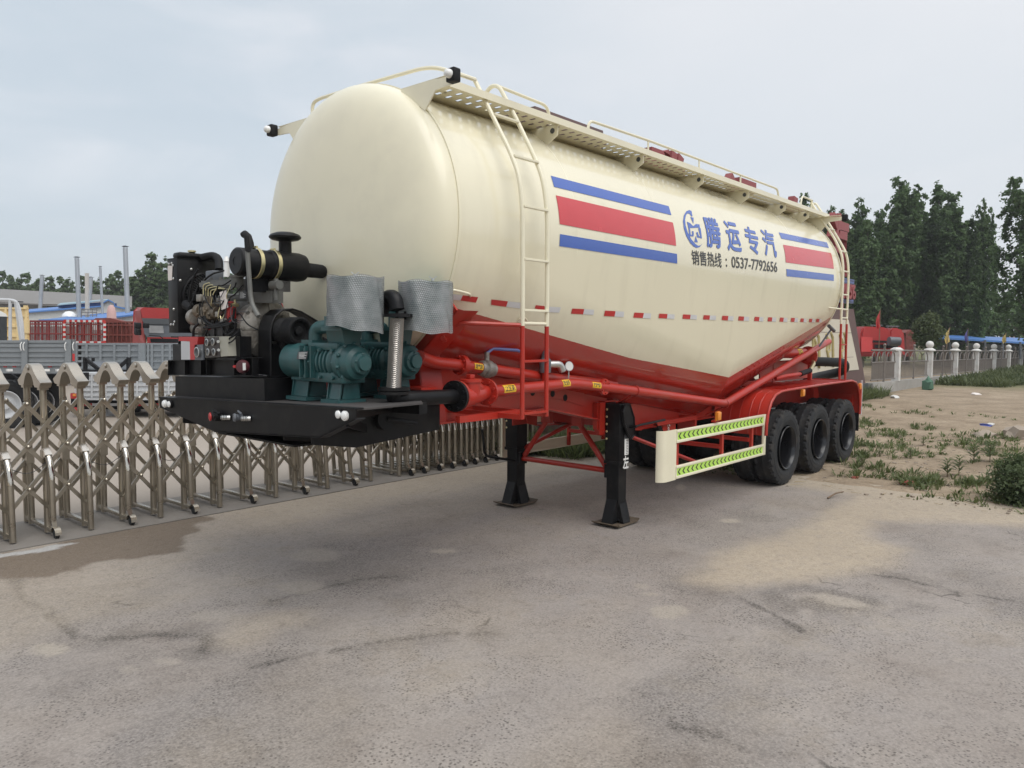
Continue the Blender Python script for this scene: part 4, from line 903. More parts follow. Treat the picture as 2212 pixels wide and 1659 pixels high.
m.prism([(x, y, dk(y)-.004) for x, y in corners], (0, 0, -.012)); deck = m.build('front_deck', mat('dusty_deck', (.055, .05, .048), .7, var=.4, vscale=3), T, smooth=0)
m = MB()
for yy in (-.9, -.55, .55, 1.0): m.prism([(-6.98, yy, dk(yy)-.02), (-6.98, yy, 1.36), (-6.6, yy, 1.30), (-5.75, yy, 1.36), (-5.75, yy, dk(yy)-.02)], (0, .012, 0))
m.bar((-6.95, -1.3, dk(-1.3)-.045), (-5.9, -.75, dk(-.75)-.045), .05, .07); m.bar((-6.3, -1.30, dk(-1.3)-.05), (-6.3, 1.3, dk(1.3)-.05), .08, .08); m.bar((-5.95, -.9, dk(-.9)-.06), (-5.95, 1.1, dk(1.1)-.06), .08, .10)
m.bar((-6.98, -1.3, 1.55), (-6.1, -.55, 1.33), .012, .06); m.bar((-6.6, -1.0, 1.60), (-5.9, -.6, 1.36), .012, .06); m.box((-6.9, -.56, 1.30), (-5.75, .56, 1.315)); m.build('deck_frame', 'black', T, smooth=0)
m = MB(); m.cyl((-6.35, -.95, 1.50), (-6.35, -.55, 1.48), .085, seg=20); m.tube([(-6.35, -.95, 1.50), (-6.1, -1.0, 1.45)], .02, 8); m.build('air_tank', 'blackm', T)
# --- engine base: box beam and channel
m = MB(); a, b2, c3, d4 = X_(378.7, 812.5, -6.85), X_(570.5, 817.7, -6.85), X_(572, 867, -6.85), X_(378.7, 856, -6.85)
m.prism([a, b2, c3, d4], (.55, 0, 0)); base = m.build('engine_base', 'black', T, smooth=0)
m = MB(); a, b2, d4, c3 = X_(364, 778.6, -6.86), X_(548, 772.6, -6.86), X_(364, 810, -6.86), X_(548, 812, -6.86)
for p, q in ((a, b2), (d4, c3)): m.bar(p+Vector((.04, 0, 0)), q+Vector((.04, 0, 0)), .09, .008)
m.prism([a+Vector((.035, 0, 0)), b2+Vector((.035, 0, 0)), c3+Vector((.035, 0, 0)), d4+Vector((.035, 0, 0))], (.008, 0, 0))
for k in (.0, .22, .42, .49, .80, .92, .99):
    p, q = a.lerp(b2, k), d4.lerp(c3, k); m.bar(p+Vector((.02, 0, 0)), q+Vector((.02, 0, 0)), .006, .05, upv=(1, 0, 0))
m.bar(a+Vector((.5, 0, 0)), b2+Vector((.5, 0, 0)), .08, .01); m.bar(a+Vector((.5, 0, -.07)), b2+Vector((.5, 0, -.07)), .01, .13); m.build('engine_channel', 'black', T, smooth=0)
# --- engine
def z1(a, b): return (329.2+.17364*a, 466.3+.17364*b)
def z2(a, b): return (329.2+.17364*a, 685.75+.17364*b)
def z3(a, b): return (603.5+.1984*a, 576+.1984*b)
XC = -6.62
m = MB(); m.box((XC-.16, .30, 1.97), (XC+.16, 1.06, 2.28), bev=.012); m.box((XC-.135, .34, 1.86), (XC+.135, 1.02, 1.97), bev=.02)
for k in range(5): m.box((XC-.175, .36+k*.145, 2.02), (XC-.16, .375+k*.145, 2.26))
for k in range(3): m.box((XC-.168, .40+k*.2, 1.88), (XC-.135, .56+k*.2, 1.955), bev=.01)
eng = m.build('engine', 'iron', T)
m = MB(); m.box((XC-.12, .34, 2.28), (XC+.12, 1.0, 2.40), bev=.012); m.box((XC-.05, .36, 2.40), (XC+.10, .98, 2.475), bev=.025)
for k in range(4): m.cyl((XC+.02, .45+k*.15, 2.475), (XC+.02, .45+k*.15, 2.49), .015, seg=8)
m.build('cylinder_head', 'irong', eng)
ym = lambda a, b, x=-6.86: X_(*z1(a, b), x)
m = MB(); p, q = ym(600, 860), ym(1010, 830); m.bar(p+Vector((.03, 0, 0)), q+Vector((.03, 0, 0)), .10, .068, bev=.016); m.cyl(q+Vector((.03, 0, -.04)), q+Vector((.03, 0, .06)), .052, seg=16); cyl_flange(m, q+Vector((.03, 0, .05)), (0, 0, 1), .062, .012, 4, .007)
for k in (.08, .30, .55): c = p.lerp(q, k); m.cyl(c+Vector((.02, 0, .02)), c+Vector((.02, 0, .055)), .013, seg=8)
m.build('intake_manifold', 'irong', eng)
m = MB(); p = ym(925, 760); m.lathe([(.026, 0), (.024, .06), (.020, .12), (.026, .125), (.022, .14), (.012, .165), (.0, .17)], p, (0, 0, 1), 12); m.build('filler_neck', 'lens', eng)
m = MB(); p = ym(770, 745, -6.8); m.box(p-Vector((.05, .07, .045)), p+Vector((.05, .06, .04)), bev=.01); m.build('bracket_block', 'sgrey', eng)
# injection pump with its pipes
m = MB(); p = ym(700, 1180, -6.88); m.box(p-Vector((.045, .10, .075)), p+Vector((.05, .10, .06)), bev=.012)
for k in range(4): m.cyl(p+Vector((-.01, .065-.04*k, .06)), p+Vector((-.01, .065-.04*k, .12)), .012, seg=8)
m.cyl(p+Vector((0, -.10, -.02)), p+Vector((0, -.16, -.02)), .05, seg=16); m.cyl(p+Vector((0, .10, 0)), p+Vector((0, .17, 0)), .06, seg=16)
for k in range(7): m.sphere(p+Vector((-.05, .085-.03*k, -.03+.02*(k % 3))), .013, 8)
m.box(p+Vector((-.06, -.03, -.05)), p+Vector((-.04, .03, .03)), bev=.008); m.build('injection_pump', mat('brown_alloy', (.17, .135, .095), .5, .4, var=.5, vscale=18, dirt=(.03, .028, .025), dirtamt=.7, dscale=16), eng)
m = MB()
for k in range(4):
    s = p+Vector((-.01, .065-.04*k, .12)); e = ym(800+70*k, 905+3*k, -6.84); m.tube([s, s+Vector((0, 0, .10-.018*k)), s+Vector((.01, -.10, .115-.018*k)), e], .005, 6, round_=.03)
m.build('fuel_pipe', 'brass', eng)
m = MB(); c = ym(520, 1260, -6.85); m.lathe([(.0, -.035), (.03, -.034), (.065, -.02), (.073, 0), (.073, .05), (.06, .07)], c, (-.25, -1, 0), 20)
for k in range(6): m.sphere(c+Vector((-.012, -.035, 0))+Vector((.0, .015, 0))+Vector((math.cos(k*1.05)*.0, 0, 0))+Vector((math.sin(k)*.03, 0, math.cos(k*1.05)*.055)), .010, 6)
m.build('gear_cover', 'alu', eng)
m = MB(); c = ym(455, 1100, -6.85); m.cyl(c+Vector((0, .05, 0)), c+Vector((0, -.05, -.04)), .045, .035, seg=14); m.tube([c, c+Vector((.0, -.02, .1)), c+Vector((.0, -.10, .24)), c+Vector((.02, -.14, .30))], .009, 6, round_=.06); m.build('oil_filler', 'blackm', eng)
m = MB(); p = ym(975, 1215, -6.85); m.lathe([(.036, -.075), (.042, -.07), (.042, .06), (.046, .065), (.046, .09), (.03, .10)], p, (0, 0, 1), 18); of = m.build('oil_filter', 'oilred', eng)
m = MB(); p2 = ym(1025, 1110, -6.86); m.lathe([(.014, -.03), (.017, 0), (.014, .03)], p2, (-1, 0, 0), 10); m.cyl(p2+Vector((0, 0, 0)), p2+Vector((0, 0, .045)), .009, seg=8); m.build('union', 'brass', eng)
m = MB(); q = [ym(835, 950, -6.93), ym(918, 922, -6.93), ym(942, 1140, -6.93), ym(860, 1170, -6.93)]; m.prism(q, (.002, 0, 0)); m.build('paper_tag', 'paper', eng, smooth=0)
m = MB(); q = [ym(1075, 935, -6.80), ym(1170, 925, -6.80), ym(1170, 1025, -6.80), ym(1075, 1035, -6.80)]; m.prism(q, (.004, 0, 0)); pl = m.build('maker_plate', 'dkgrey', eng, smooth=0)
m = MB()
for k in range(6): m.bar(ym(1088, 950+k*14, -6.802), ym(1125+(k*17) % 35, 949+k*14, -6.802), .001, .004)
m.build('print', 'lens', pl, smooth=0)
m = MB(); q = [ym(1175, 930, -6.72), ym(1490, 930, -6.72), ym(1490, 1080, -6.72), ym(1175, 1080, -6.72)]; m.prism(q, (.10, 0, 0)); m.build('valve_cover', 'irong', eng)
m = MB()
for pts in (((590, 1090), (600, 1250), (700, 1370), (850, 1360), (1000, 1330), (1020, 1150)), ((620, 1140), (660, 1300), (760, 1365), (920, 1310)), ((575, 1340), (510, 1400), (505, 1540), (500, 1640)), ((640, 1390), (800, 1385), (950, 1360), (1040, 1290)), ((930, 1500), (980, 1460), (1030, 1430), (1040, 1310))):
    m.tube([ym(a, b, -6.93) for a, b in pts], .010, 8, round_=.04)
m.tube([ym(1040, 830, -6.88), ym(1030, 880, -6.88), ym(980, 920, -6.88), ym(900, 945, -6.9)], .006, 6, round_=.03); m.tube([ym(900, 680, -6.88), ym(760, 715, -6.88), ym(690, 760, -6.88), ym(650, 800, -6.88)], .008, 6, round_=.03); m.build('hose', 'blackm', eng)
# flywheel housing
m = MB(); c = Vector((XC+.02, .30, 2.17)); m.lathe([(.15, .22), (.20, .16), (.235, .10), (.245, .06), (.245, -.02), (.21, -.05), (.12, -.07), (.0, -.08)], c, (0, 1, 0), 36)
for k in range(10): m.cyl(c+Vector((.225*math.cos(k*.628), .09, .225*math.sin(k*.628))), c+Vector((.225*math.cos(k*.628), -.045, .225*math.sin(k*.628))), .016, seg=8)
for k in range(8): a = k*.785; m.bar(c+Vector((.10*math.cos(a), -.075, .10*math.sin(a))), c+Vector((.22*math.cos(a), -.055, .22*math.sin(a))), .012, .012, upv=(0, 1, 0))
m.build('flywheel_housing', 'alu', eng)
m = MB(); c = Vector((-6.6, .08, 2.157)); m.lathe([(.05, .12), (.085, .10), (.085, 0)]+[(r_, -.03-.025*k-d_) for k in range(5) for r_, d_ in ((.108, 0), (.096, .010), (.108, .020))]+[(.112, -.165), (.112, -.285), (.098, -.29), (.085, -.285), (.072, -.25), (.04, -.245), (.035, -.27), (.012, -.275), (0, -.27)], c, (0, 1, 0), 36); m.build('pulley', 'blackm', eng)
# belt guard: a wide band bent round the belts
path = [Y_(*z2(1470, 720), .02), Y_(*z2(1470, 160), .02), Y_(*z1(1490, 1330), .02), Y_(*z1(1530, 1240), .02), Y_(*z1(1620, 1170), .02), Y_(*z1(1740, 1160), .02), Y_(*z1(1850, 1195), .02), Y_(*z1(2200, 1400), .02), Y_(*z1(2400, 1520), .02)]
path = [Vector(p) for p in path]
m = MB(); wv = Vector((0, .17, 0))
for a, b2 in zip(path, path[1:]): m.quad(a, b2, b2+wv, a+wv); n_ = (b2-a).cross(wv).normalized()*.006; m.quad(a+n_, a+wv+n_, b2+wv+n_, b2+n_)
m.tube(path, .009, 6); gb = m.build('belt_guard', 'black', eng, smooth=30)
m = MB(); lowp = [p+Vector((.16, 0, -.14)) for p in path[5:]]
for dy in (0, .03, .06, .09): m.tube([Vector((-6.6, -.02+dy, 2.25)), Vector((-6.12, -.10+dy, 2.02)), Vector((-6.0, -.10+dy, 1.93))], .008, 6); m.tube([Vector((-6.64, -.02+dy, 2.06)), Vector((-6.5, -.05+dy, 1.80)), Vector((-6.42, -.1+dy, 1.78))], .008, 6)
m.build('drive_belt', 'tire', eng)
m = MB(); m.prism([Y_(*z2(1500, 330), .05), Y_(*z2(1860, 330), .05), Y_(*z2(1900, 960), .05), Y_(*z2(1400, 1040), .05)], (0, .02, 0)); m.build('lower_belt_guard', 'black', eng, smooth=0)
m = MB(); q = [ym(1050, 775, -6.70), ym(1500, 800, -6.70), ym(1500, 935, -6.70), ym(1050, 935, -6.70)]; m.prism(q, (.16, 0, 0))
for k in range(5): m.sphere(ym(1080+k*95, 905, -6.705), .011, 6)
m.build('rocker_box', 'iron', eng, smooth=0)
m = MB(); c = ym(1540, 860, -6.72); m.cyl(c+Vector((0, .06, 0)), c+Vector((0, -.05, 0)), .035, seg=14); m.cyl(c+Vector((0, 0, -.12)), c+Vector((0, 0, .05)), .018, seg=10); m.build('thermostat_housing', 'irong', eng)
m = MB(); c = ym(600, 1400, -6.78); m.lathe([(.0, .10), (.055, .09), (.06, .05), (.06, -.07), (.05, -.10), (.02, -.11), (.02, -.15), (0, -.15)], c, (0, 1, 0), 20)
for k in range(10): a = k*.628; m.bar(c+Vector((.06*math.cos(a), .05, .06*math.sin(a))), c+Vector((.06*math.cos(a), -.06, .06*math.sin(a))), .008, .008)
m.build('alternator', 'alu', eng)
m = MB(); c = ym(1080, 1460, -6.82); m.cyl(c+Vector((0, .12, 0)), c+Vector((0, -.06, 0)), .048, seg=16); m.cyl(c+Vector((-.01, .10, .065)), c+Vector((-.01, .0, .065)), .026, seg=12); m.build('starter_motor', 'blackm', eng)
rw = random.Random(4)
for cm, n_, r_ in (('blackm', 16, .0055), ('wire', 10, .0035), ('oilred', 2, .0035), ('brass', 4, .004)):
    m = MB()
    for k in range(n_):
        p0 = Vector(ym(rw.uniform(520, 1080), rw.uniform(880, 1350), -6.90)); p3 = p0+Vector((rw.uniform(-.02, .03), rw.uniform(-.26, .20), rw.uniform(-.22, .12)))
        m.tube([p0, p0.lerp(p3, .3)+Vector((-.03, 0, rw.uniform(-.05, .05))), p0.lerp(p3, .7)+Vector((-.035, 0, rw.uniform(-.06, .02))), p3], r_, 6, round_=.05)
    m.build('wiring', cm, eng)
m = MB()
for k in range(34): m.sphere(Vector((XC-.168, rw.uniform(.34, 1.02), rw.uniform(1.90, 2.42))), rw.uniform(.007, .013), 6)
m.build('bolt', 'irong', eng)
for k in range(9): m = MB(); p0 = Vector(ym(rw.uniform(560, 900), rw.uniform(1000, 1330), -6.90)); s_ = rw.uniform(.012, .03); m.box(p0-Vector((s_, s_, s_)), p0+Vector((s_, s_*1.4, s_)), bev=.005); m.build('fuel_fitting', 'alu', eng)
m = MB(); m.tube([ym(1060, 1440, -6.92), ym(1010, 1500, -6.95), ym(960, 1520, -6.95), ym(940, 1560, -6.96)], .007, 6, round_=.03); m.tube([ym(1060, 1480, -6.92), ym(1000, 1560, -6.95), ym(950, 1580, -6.96)], .006, 6, round_=.03); m.build('wiring', 'blackm', eng)
# radiator and fan
RX0, RX1, RY0, RY1, RZ0, RZ1 = -6.90, -6.48, 1.225, 1.40, 2.135, 2.79
m = MB(); m.box((RX0, RY0, RZ0), (RX1, RY1, RZ1), bev=.004); rad = m.build('radiator', 'black', eng)
m = MB(); m.box((RX0+.03, RY0+.025, RZ1), (RX1-.02, RY1-.015, RZ1+.062), bev=.028); m.box((RX0-.002, RY0-.004, RZ1-.006), (RX1+.002, RY1+.004, RZ1+.004)); m.cyl((RX0+.18, 1.31, RZ1+.05), (RX0+.18, 1.31, RZ1+.075), .026, seg=14); tnk = m.build('header_tank', 'black', rad)
m = MB(); m.lathe([(.036, 0), (.036, .012), (.028, .016), (0, .018)], (RX0+.18, 1.31, RZ1+.072), (0, 0, 1), 14); m.build('filler_cap', 'brass', tnk)
FC = Vector((-6.655, RY0-.10, 2.46)); m = MB(); m.lathe([(.215, .10), (.215, .06), (.205, .055), (.205, .10)], FC, (0, 1, 0), 40, cap=False)
for r_, hy in ((.205, .055), (.19, .02), (.17, .0), (.14, -.012), (.115, -.014), (.09, -.014), (.06, -.014)):
    m.lathe([(r_-.0035, hy-.0035), (r_+.0035, hy-.0035), (r_+.0035, hy+.0035), (r_-.0035, hy+.0035), (r_-.0035, hy-.0035)], FC, (0, 1, 0), 40, cap=False)
for k in range(48): a = k*2*math.pi/48; m.tube([FC+Vector((rr*math.cos(a), hy, rr*math.sin(a))) for rr, hy in ((.21, .06), (.19, .02), (.17, .0), (.14, -.012))], .0028, 4)
m.build('fan_guard', 'black', rad)
m = MB()
for k in range(6):
    a = k*math.pi/3; u = Vector((math.cos(a), 0, math.sin(a))); v = Vector((-math.sin(a), 0, math.cos(a)))
    m.quad(FC+u*.04+v*-.03+Vector((0, .05, 0)), FC+u*.185+v*-.05+Vector((0, .06, 0)), FC+u*.185+v*.05+Vector((0, .02, 0)), FC+u*.04+v*.03+Vector((0, .03, 0)))
m.cyl(FC+Vector((0, .06, 0)), FC+Vector((0, 0, 0)), .045, seg=14); m.build('fan', 'blackm', rad)
m = MB()
for px, py in ((205, 597), (238, 590), (253, 616), (260, 780), (230, 1352), (262, 1352), (274, 1318)): m.sphere(X_(*z1(px, py), RX0-.003), .012, 8, (.6, 1, 1))
for px, py in ((485, 664), (348, 803), (268, 1162)): m.sphere(Y_(*z1(px, py), RY0-.003), .012, 8, (1, .6, 1))
m.build('bolt', 'bolt', rad)
m = MB(); m.prism([X_(*z1(192, 620), RX0-.003), X_(*z1(250, 620), RX0-.003), X_(*z1(244, 800), RX0-.003), X_(*z1(196, 805), RX0-.003)], (-.001, 0, 0)); m.build('paper_sticker', 'paper', rad, smooth=0)
m = MB(); hp = [Y_(*z1(620, 520), 1.21), Y_(*z1(760, 490), 1.12), Y_(*z1(830, 540), 1.02), Y_(*z1(830, 680), .95)]; m.tube(hp, .036, 12, round_=.06); m.build('coolant_hose', 'blackm', eng)
m = MB()
for yy in (1.24, 1.36): m.lathe([(.035, 0), (.04, .015), (.032, .028), (.04, .042), (.035, .055)], (-6.80, yy, 2.035), (0, 0, 1), 14)
m.box((-6.88, 1.20, 2.092), (-6.5, 1.41, 2.104)); m.box((-6.87, 1.18, 1.89), (-6.62, 1.40, 2.035)); m.build('radiator_mount', 'black', eng)
# air cleaner
AC = Vector((-7.0, .064, 2.69)); AD = Vector((1, 0, -.02)).normalized()
m = MB(); m.lathe([(.0, .005), (.035, .004), (.036, 0), (.095, .0), (.108, .012), (.110, .03), (.110, .28), (.118, .29), (.118, .55), (.108, .60), (.06, .625)], AC, AD, 32); ac = m.build('air_cleaner', 'black', eng)
m = MB(); m.lathe([(.062, .58), (.060, .70), (.058, .79), (.045, .82), (.02, .832), (0, .834)], AC+Vector((0, 0, -.012)), AD, 18); m.build('outlet_boot', 'blackm', ac)
m = MB()
for h in (.155, .31): m.lathe([(.1185, h), (.122, h+.003), (.122, h+.03), (.1185, h+.033)], AC, AD, 32, cap=False); m.tube([AC+AD*(h+.015)+Vector((0, -.03, .125)), AC+AD*(h+.015)+Vector((0, .03, .125))], .010, 6)
m.build('clamp_band', 'brass', ac)
rc = AC+AD*.44+Vector((0, 0, .10)); m = MB(); m.lathe([(.052, -.02), (.05, .115), (.052, .12)], rc, (0, 0, 1), 20); m.lathe([(.05, .10), (.105, .112), (.125, .125), (.128, .138), (.115, .155), (.07, .172), (.0, .18)], rc, (0, 0, 1), 32); m.build('rain_cap', 'black', ac)
m = MB(); m.box(AC+AD*.2+Vector((-.06, .03, -.22)), AC+AD*.2+Vector((.16, .10, -.08))); m.build('cleaner_bracket', 'blackm', ac)
# exhaust
ex = lambda a, b: X_(*z1(a, b), -7.08)
m = MB(); m.tube([ex(1320, 1250), ex(1245, 1110), ex(1222, 1000), ex(1180, 420)], .017, 12, round_=.05); xh = m.build('breather_pipe', 'irong', eng)
m = MB(); m.tube([ex(1182, 430), ex(1172, 260)], .019, 10); m.tube([ex(1182, 425), ex(1200, 420)], .02, 8); m.build('sleeve', 'blackm', xh)
m = MB(); e2 = lambda a, b: X_(*z1(a, b), -6.85); m.tube([e2(1225, 430), e2(1215, 340), e2(1190, 260), e2(1150, 225), e2(1135, 240)], .029, 12); m.build('exhaust_stack', 'blackm', eng)
# instruments
gz = lambda a, b, x=-6.97: X_(*z2(a, b), x)
m = MB(); m.prism([gz(650, 240), gz(930, 235), gz(945, 480), gz(660, 500)], (.10, 0, 0)); pn = m.build('instrument_panel', 'gauge', eng, smooth=0)
m = MB(); m.prism([gz(656, 248, -6.9705), gz(828, 242, -6.9705), gz(850, 492, -6.9705), gz(666, 496, -6.9705)], (-.003, 0, 0)); m.build('panel_face', 'gaugeb', pn, smooth=0)
for a, b_ in ((690, 310), (765, 305), (703, 430), (777, 430)):
    c = gz(a, b_, -6.974); m = MB(); m.lathe([(.027, 0), (.030, .012), (.024, .014), (.024, .008), (0, .008)], c, (-1, 0, 0), 20); g_ = m.build('gauge', 'bolt', pn)
    m = MB(); m.lathe([(.023, .0085), (0, .0086)], c, (-1, 0, 0), 18); m.tube([c+Vector((-.010, 0, 0)), c+Vector((-.010, .01, .012))], .0015, 4); m.build('dial', 'dkgrey', g_)
for a, b_ in ((818, 300), (825, 405)): m = MB(); m.cyl(gz(a, b_, -6.973), gz(a, b_, -6.99), .012, seg=10); m.build('switch', 'bolt', pn)
m = MB(); m.prism([gz(525, 340), gz(630, 335), gz(632, 530), gz(528, 530)], (.012, 0, 0)); tp = m.build('tachometer_plate', 'sgrey', eng, smooth=0)
c = gz(577, 432, -6.971); m = MB(); m.lathe([(.040, 0), (.044, .02), (.036, .022), (.036, .012), (0, .012)], c, (-1, 0, 0), 24); g_ = m.build('gauge', 'bolt', tp); m = MB(); m.lathe([(.035, .0125), (0, .0126)], c, (-1, 0, 0), 20); m.build('dial', 'dkgrey', g_)
m = MB(); m.prism([gz(355, 295), gz(465, 295), gz(470, 525), gz(358, 525)], (.12, 0, 0)); bx = m.build('battery', 'lgrey', eng, smooth=0)
m = MB(); m.prism([gz(325, 240), gz(570, 240), gz(525, 525), gz(470, 525), gz(465, 300), gz(350, 292), gz(325, 292)], (.06, 0, 0)); m.build('battery_case', 'oilred', eng, smooth=0)
c = gz(1150, 610, -6.93); m = MB(); m.lathe([(.05, 0), (.055, .03), (.045, .05), (.0, .055)], c, (-1, -.3, 0), 12); sw = m.build('isolator_switch', mat('dark_maroon', (.07, .015, .02), .4), eng); m = MB(); q = gz(1010, 612, -6.99); m.bar(c+Vector((-.05, .03, 0)), q, .03, .022, bev=.006); m.build('key', 'oilred', sw); m = MB(); m.prism([gz(1125, 568, -6.988), gz(1160, 566, -6.988), gz(1162, 655, -6.988), gz(1128, 658, -6.988)], (-.002, 0, 0)); m.build('sticker', 'white', sw, smooth=0)
m = MB(); m.prism([gz(1000, 240, -6.9), gz(1090, 235, -6.9), gz(1090, 495, -6.9), gz(995, 495, -6.9)], (.1, 0, 0)); m.bar(gz(870, 515, -6.9), gz(1110, 515, -6.9), .1, .02); m.build('engine_mount', 'black', eng, smooth=0)

# --- two roots blowers with silencers in bubble wrap
def blower():
    x, z = -6.60, 1.925
    m = MB(); m.lathe([(.10, .0), (.130, .008), (.140, .02), (.140, .30), (.135, .31)], (x, -.09, z), (0, -1, 0), 32)
    m.lathe([(.118, .31), (.118, .40), (.125, .405), (.125, .42)]+[(r_, .42+.045*k+d_) for k in range(5) for r_, d_ in ((.112, 0), (.112, .022), (.132, .024), (.132, .042))]+[(.112, .66), (.112, .70), (.14, .705), (.14, .74), (.125, .75)], (x, -.09, z), (0, -1, 0), 32)
    b = m.build('roots_blower', 'teal', T)
    m = MB(); m.lathe([(.150, .74), (.150, .765), (.135, .775), (.128, .82), (.118, .845), (.085, .862), (.078, .895), (.055, .90), (.052, .925), (.0, .928)], (x, -.09, z), (0, -1, 0), 32)
    for k in range(10): a = k*.628+.2; m.sphere((x+.142*math.cos(a), -.09-.775, z+.142*math.sin(a)), .015, 8); m.sphere((x+.068*math.cos(a*2), -.09-.898, z+.068*math.sin(a*2)), .009, 6)
    m.build('gear_cover', 'teal', b)
    m = MB(); m.box((x-.105, -.88, z-.15), (x+.105, -.35, z-.07), bev=.01); m.box((x-.105, -.82, z+.09), (x+.105, -.45, z+.145), bev=.01)
    for yy in (-.44, -.62, -.78): m.cyl((x-.11, yy, z-.11), (x-.13, yy, z-.11), .014, seg=8); m.cyl((x-.11, yy, z+.09), (x-.13, yy, z+.09), .014, seg=8)
    for yy in (-.40, -.47, -.54): m.box((x-.145, yy-.006, z-.12), (x-.09, yy+.006, z+.12))
    m.build('casing', 'teal', b)
    for y0, y1 in ((-.83, -.68), (-.42, -.22)):
        m = MB(); zt, zb = z-.135, 1.655
        m.prism([(x-.075, y0, zt), (x-.095, y0, zb), (x+.095, y0, zb), (x+.075, y0, zt)], (0, .012, 0)); m.prism([(x-.075, y1, zt), (x-.095, y1, zb), (x+.095, y1, zb), (x+.075, y1, zt)], (0, .012, 0))
        m.prism([(x-.06, y0, zt), (x-.085, y0, zb), (x-.085, y1, zb), (x-.06, y1, zt)], (.012, 0, 0)); m.box((x-.125, y0-.03, zb-.03), (x+.125, y1+.04, zb-.003)); m.box((x-.09, y0-.01, zt-.01), (x+.09, y1+.015, zt+.01)); m.build('foot', 'teal', b, smooth=0)
    m = MB(); m.prism([(x-.09, -.66, z+.235), (x+.09, -.66, z+.235), (x+.06, -.66, z+.10), (x-.06, -.66, z+.10)], (0, -.20, 0)); m.box((x-.115, -.885, z+.235), (x+.115, -.635, z+.262)); m.cyl((x, -.76, z+.26), (x, -.76, z+.40), .058, seg=18); m.build('intake_stub', 'teal', b)
    m = MB(); m.tube([(x-.02, -.43, z+.14), (x-.02, -.43, z+.255), (x+.02, -.60, z+.275), (x+.25, -.66, z+.275)], .052, 14, round_=.10, rn=5); m.box((x-.10, -.50, z+.135), (x+.06, -.36, z+.165)); m.build('outlet_elbow', 'teal', b)
    m = MB(); m.prism([X_(*z3(210, 925), x-.14), X_(*z3(320, 920), x-.135), X_(*z3(300, 1010), x-.14), X_(*z3(195, 1005), x-.14)], (-.008, 0, 0)); np_ = m.build('name_plate', 'dkgrey', b, smooth=0)
    m = MB()
    for k in range(5): m.bar(X_(*z3(212, 940+k*14), x-.1495), X_(*z3(300-(k*23) % 40, 938+k*14), x-.1495), .001, .004)
    m.build('print', 'lens', np_, smooth=0)
    m = MB()
    for k in range(6): a = k*1.047; m.cyl((x+.128*math.cos(a), -.09-.40, z+.128*math.sin(a)), (x+.128*math.cos(a), -.09-.43, z+.128*math.sin(a)), .012, seg=6); m.cyl((x+.128*math.cos(a), -.09-.69, z+.128*math.sin(a)), (x+.128*math.cos(a), -.09-.715, z+.128*math.sin(a)), .012, seg=6)
    for yy in (-.87, -.65): 
        for xx in (-.095, .095): m.cyl((x+xx, yy, z+.255), (x+xx, yy, z+.28), .011, seg=6)
    m.build('nut', 'teal', b)
    return b
bl = blower(); c = copy_tree(bl, T); c.location = (.50, 0.0, .006)
mbub = bpy.data.materials.new('bubble_wrap'); mbub.use_nodes = True; t = mbub.node_tree; b = t.nodes['Principled BSDF']
P = N(t, 'ShaderNodeTexCoord').outputs['Object']; uvn = N(t, 'ShaderNodeUVMap').outputs[0]
vo = N(t, 'ShaderNodeTexVoronoi'); vo.inputs['Scale'].default_value = 1.0; vo.inputs['Randomness'].default_value = .12; t.links.new(uvn, vo.inputs[0])
c = mixc(t, mrange(t, noise(t, P, 7, 5), .35, .65), (.15, .18, .185), (.33, .35, .355)); c = mixc(t, mrange(t, vo.outputs['Distance'], .62, .2, 0, .45), c, (.40, .41, .41)); c = mixc(t, mrange(t, noise(t, P, 3.2, 4), .52, .62, 0, .55), c, (.34, .32, .325))
t.links.new(c, b.inputs['Base Color']); b.inputs['Roughness'].default_value = .16; b.inputs['Specular IOR Level'].default_value = .8; b.inputs['Alpha'].default_value = .74
bp = N(t, 'ShaderNodeBump'); bp.inputs['Strength'].default_value = .7; bp.inputs['Distance'].default_value = .008; bp.invert = True
t.links.new(vo.outputs['Distance'], bp.inputs['Height']); t.links.new(bp.outputs[0], b.inputs['Normal'])
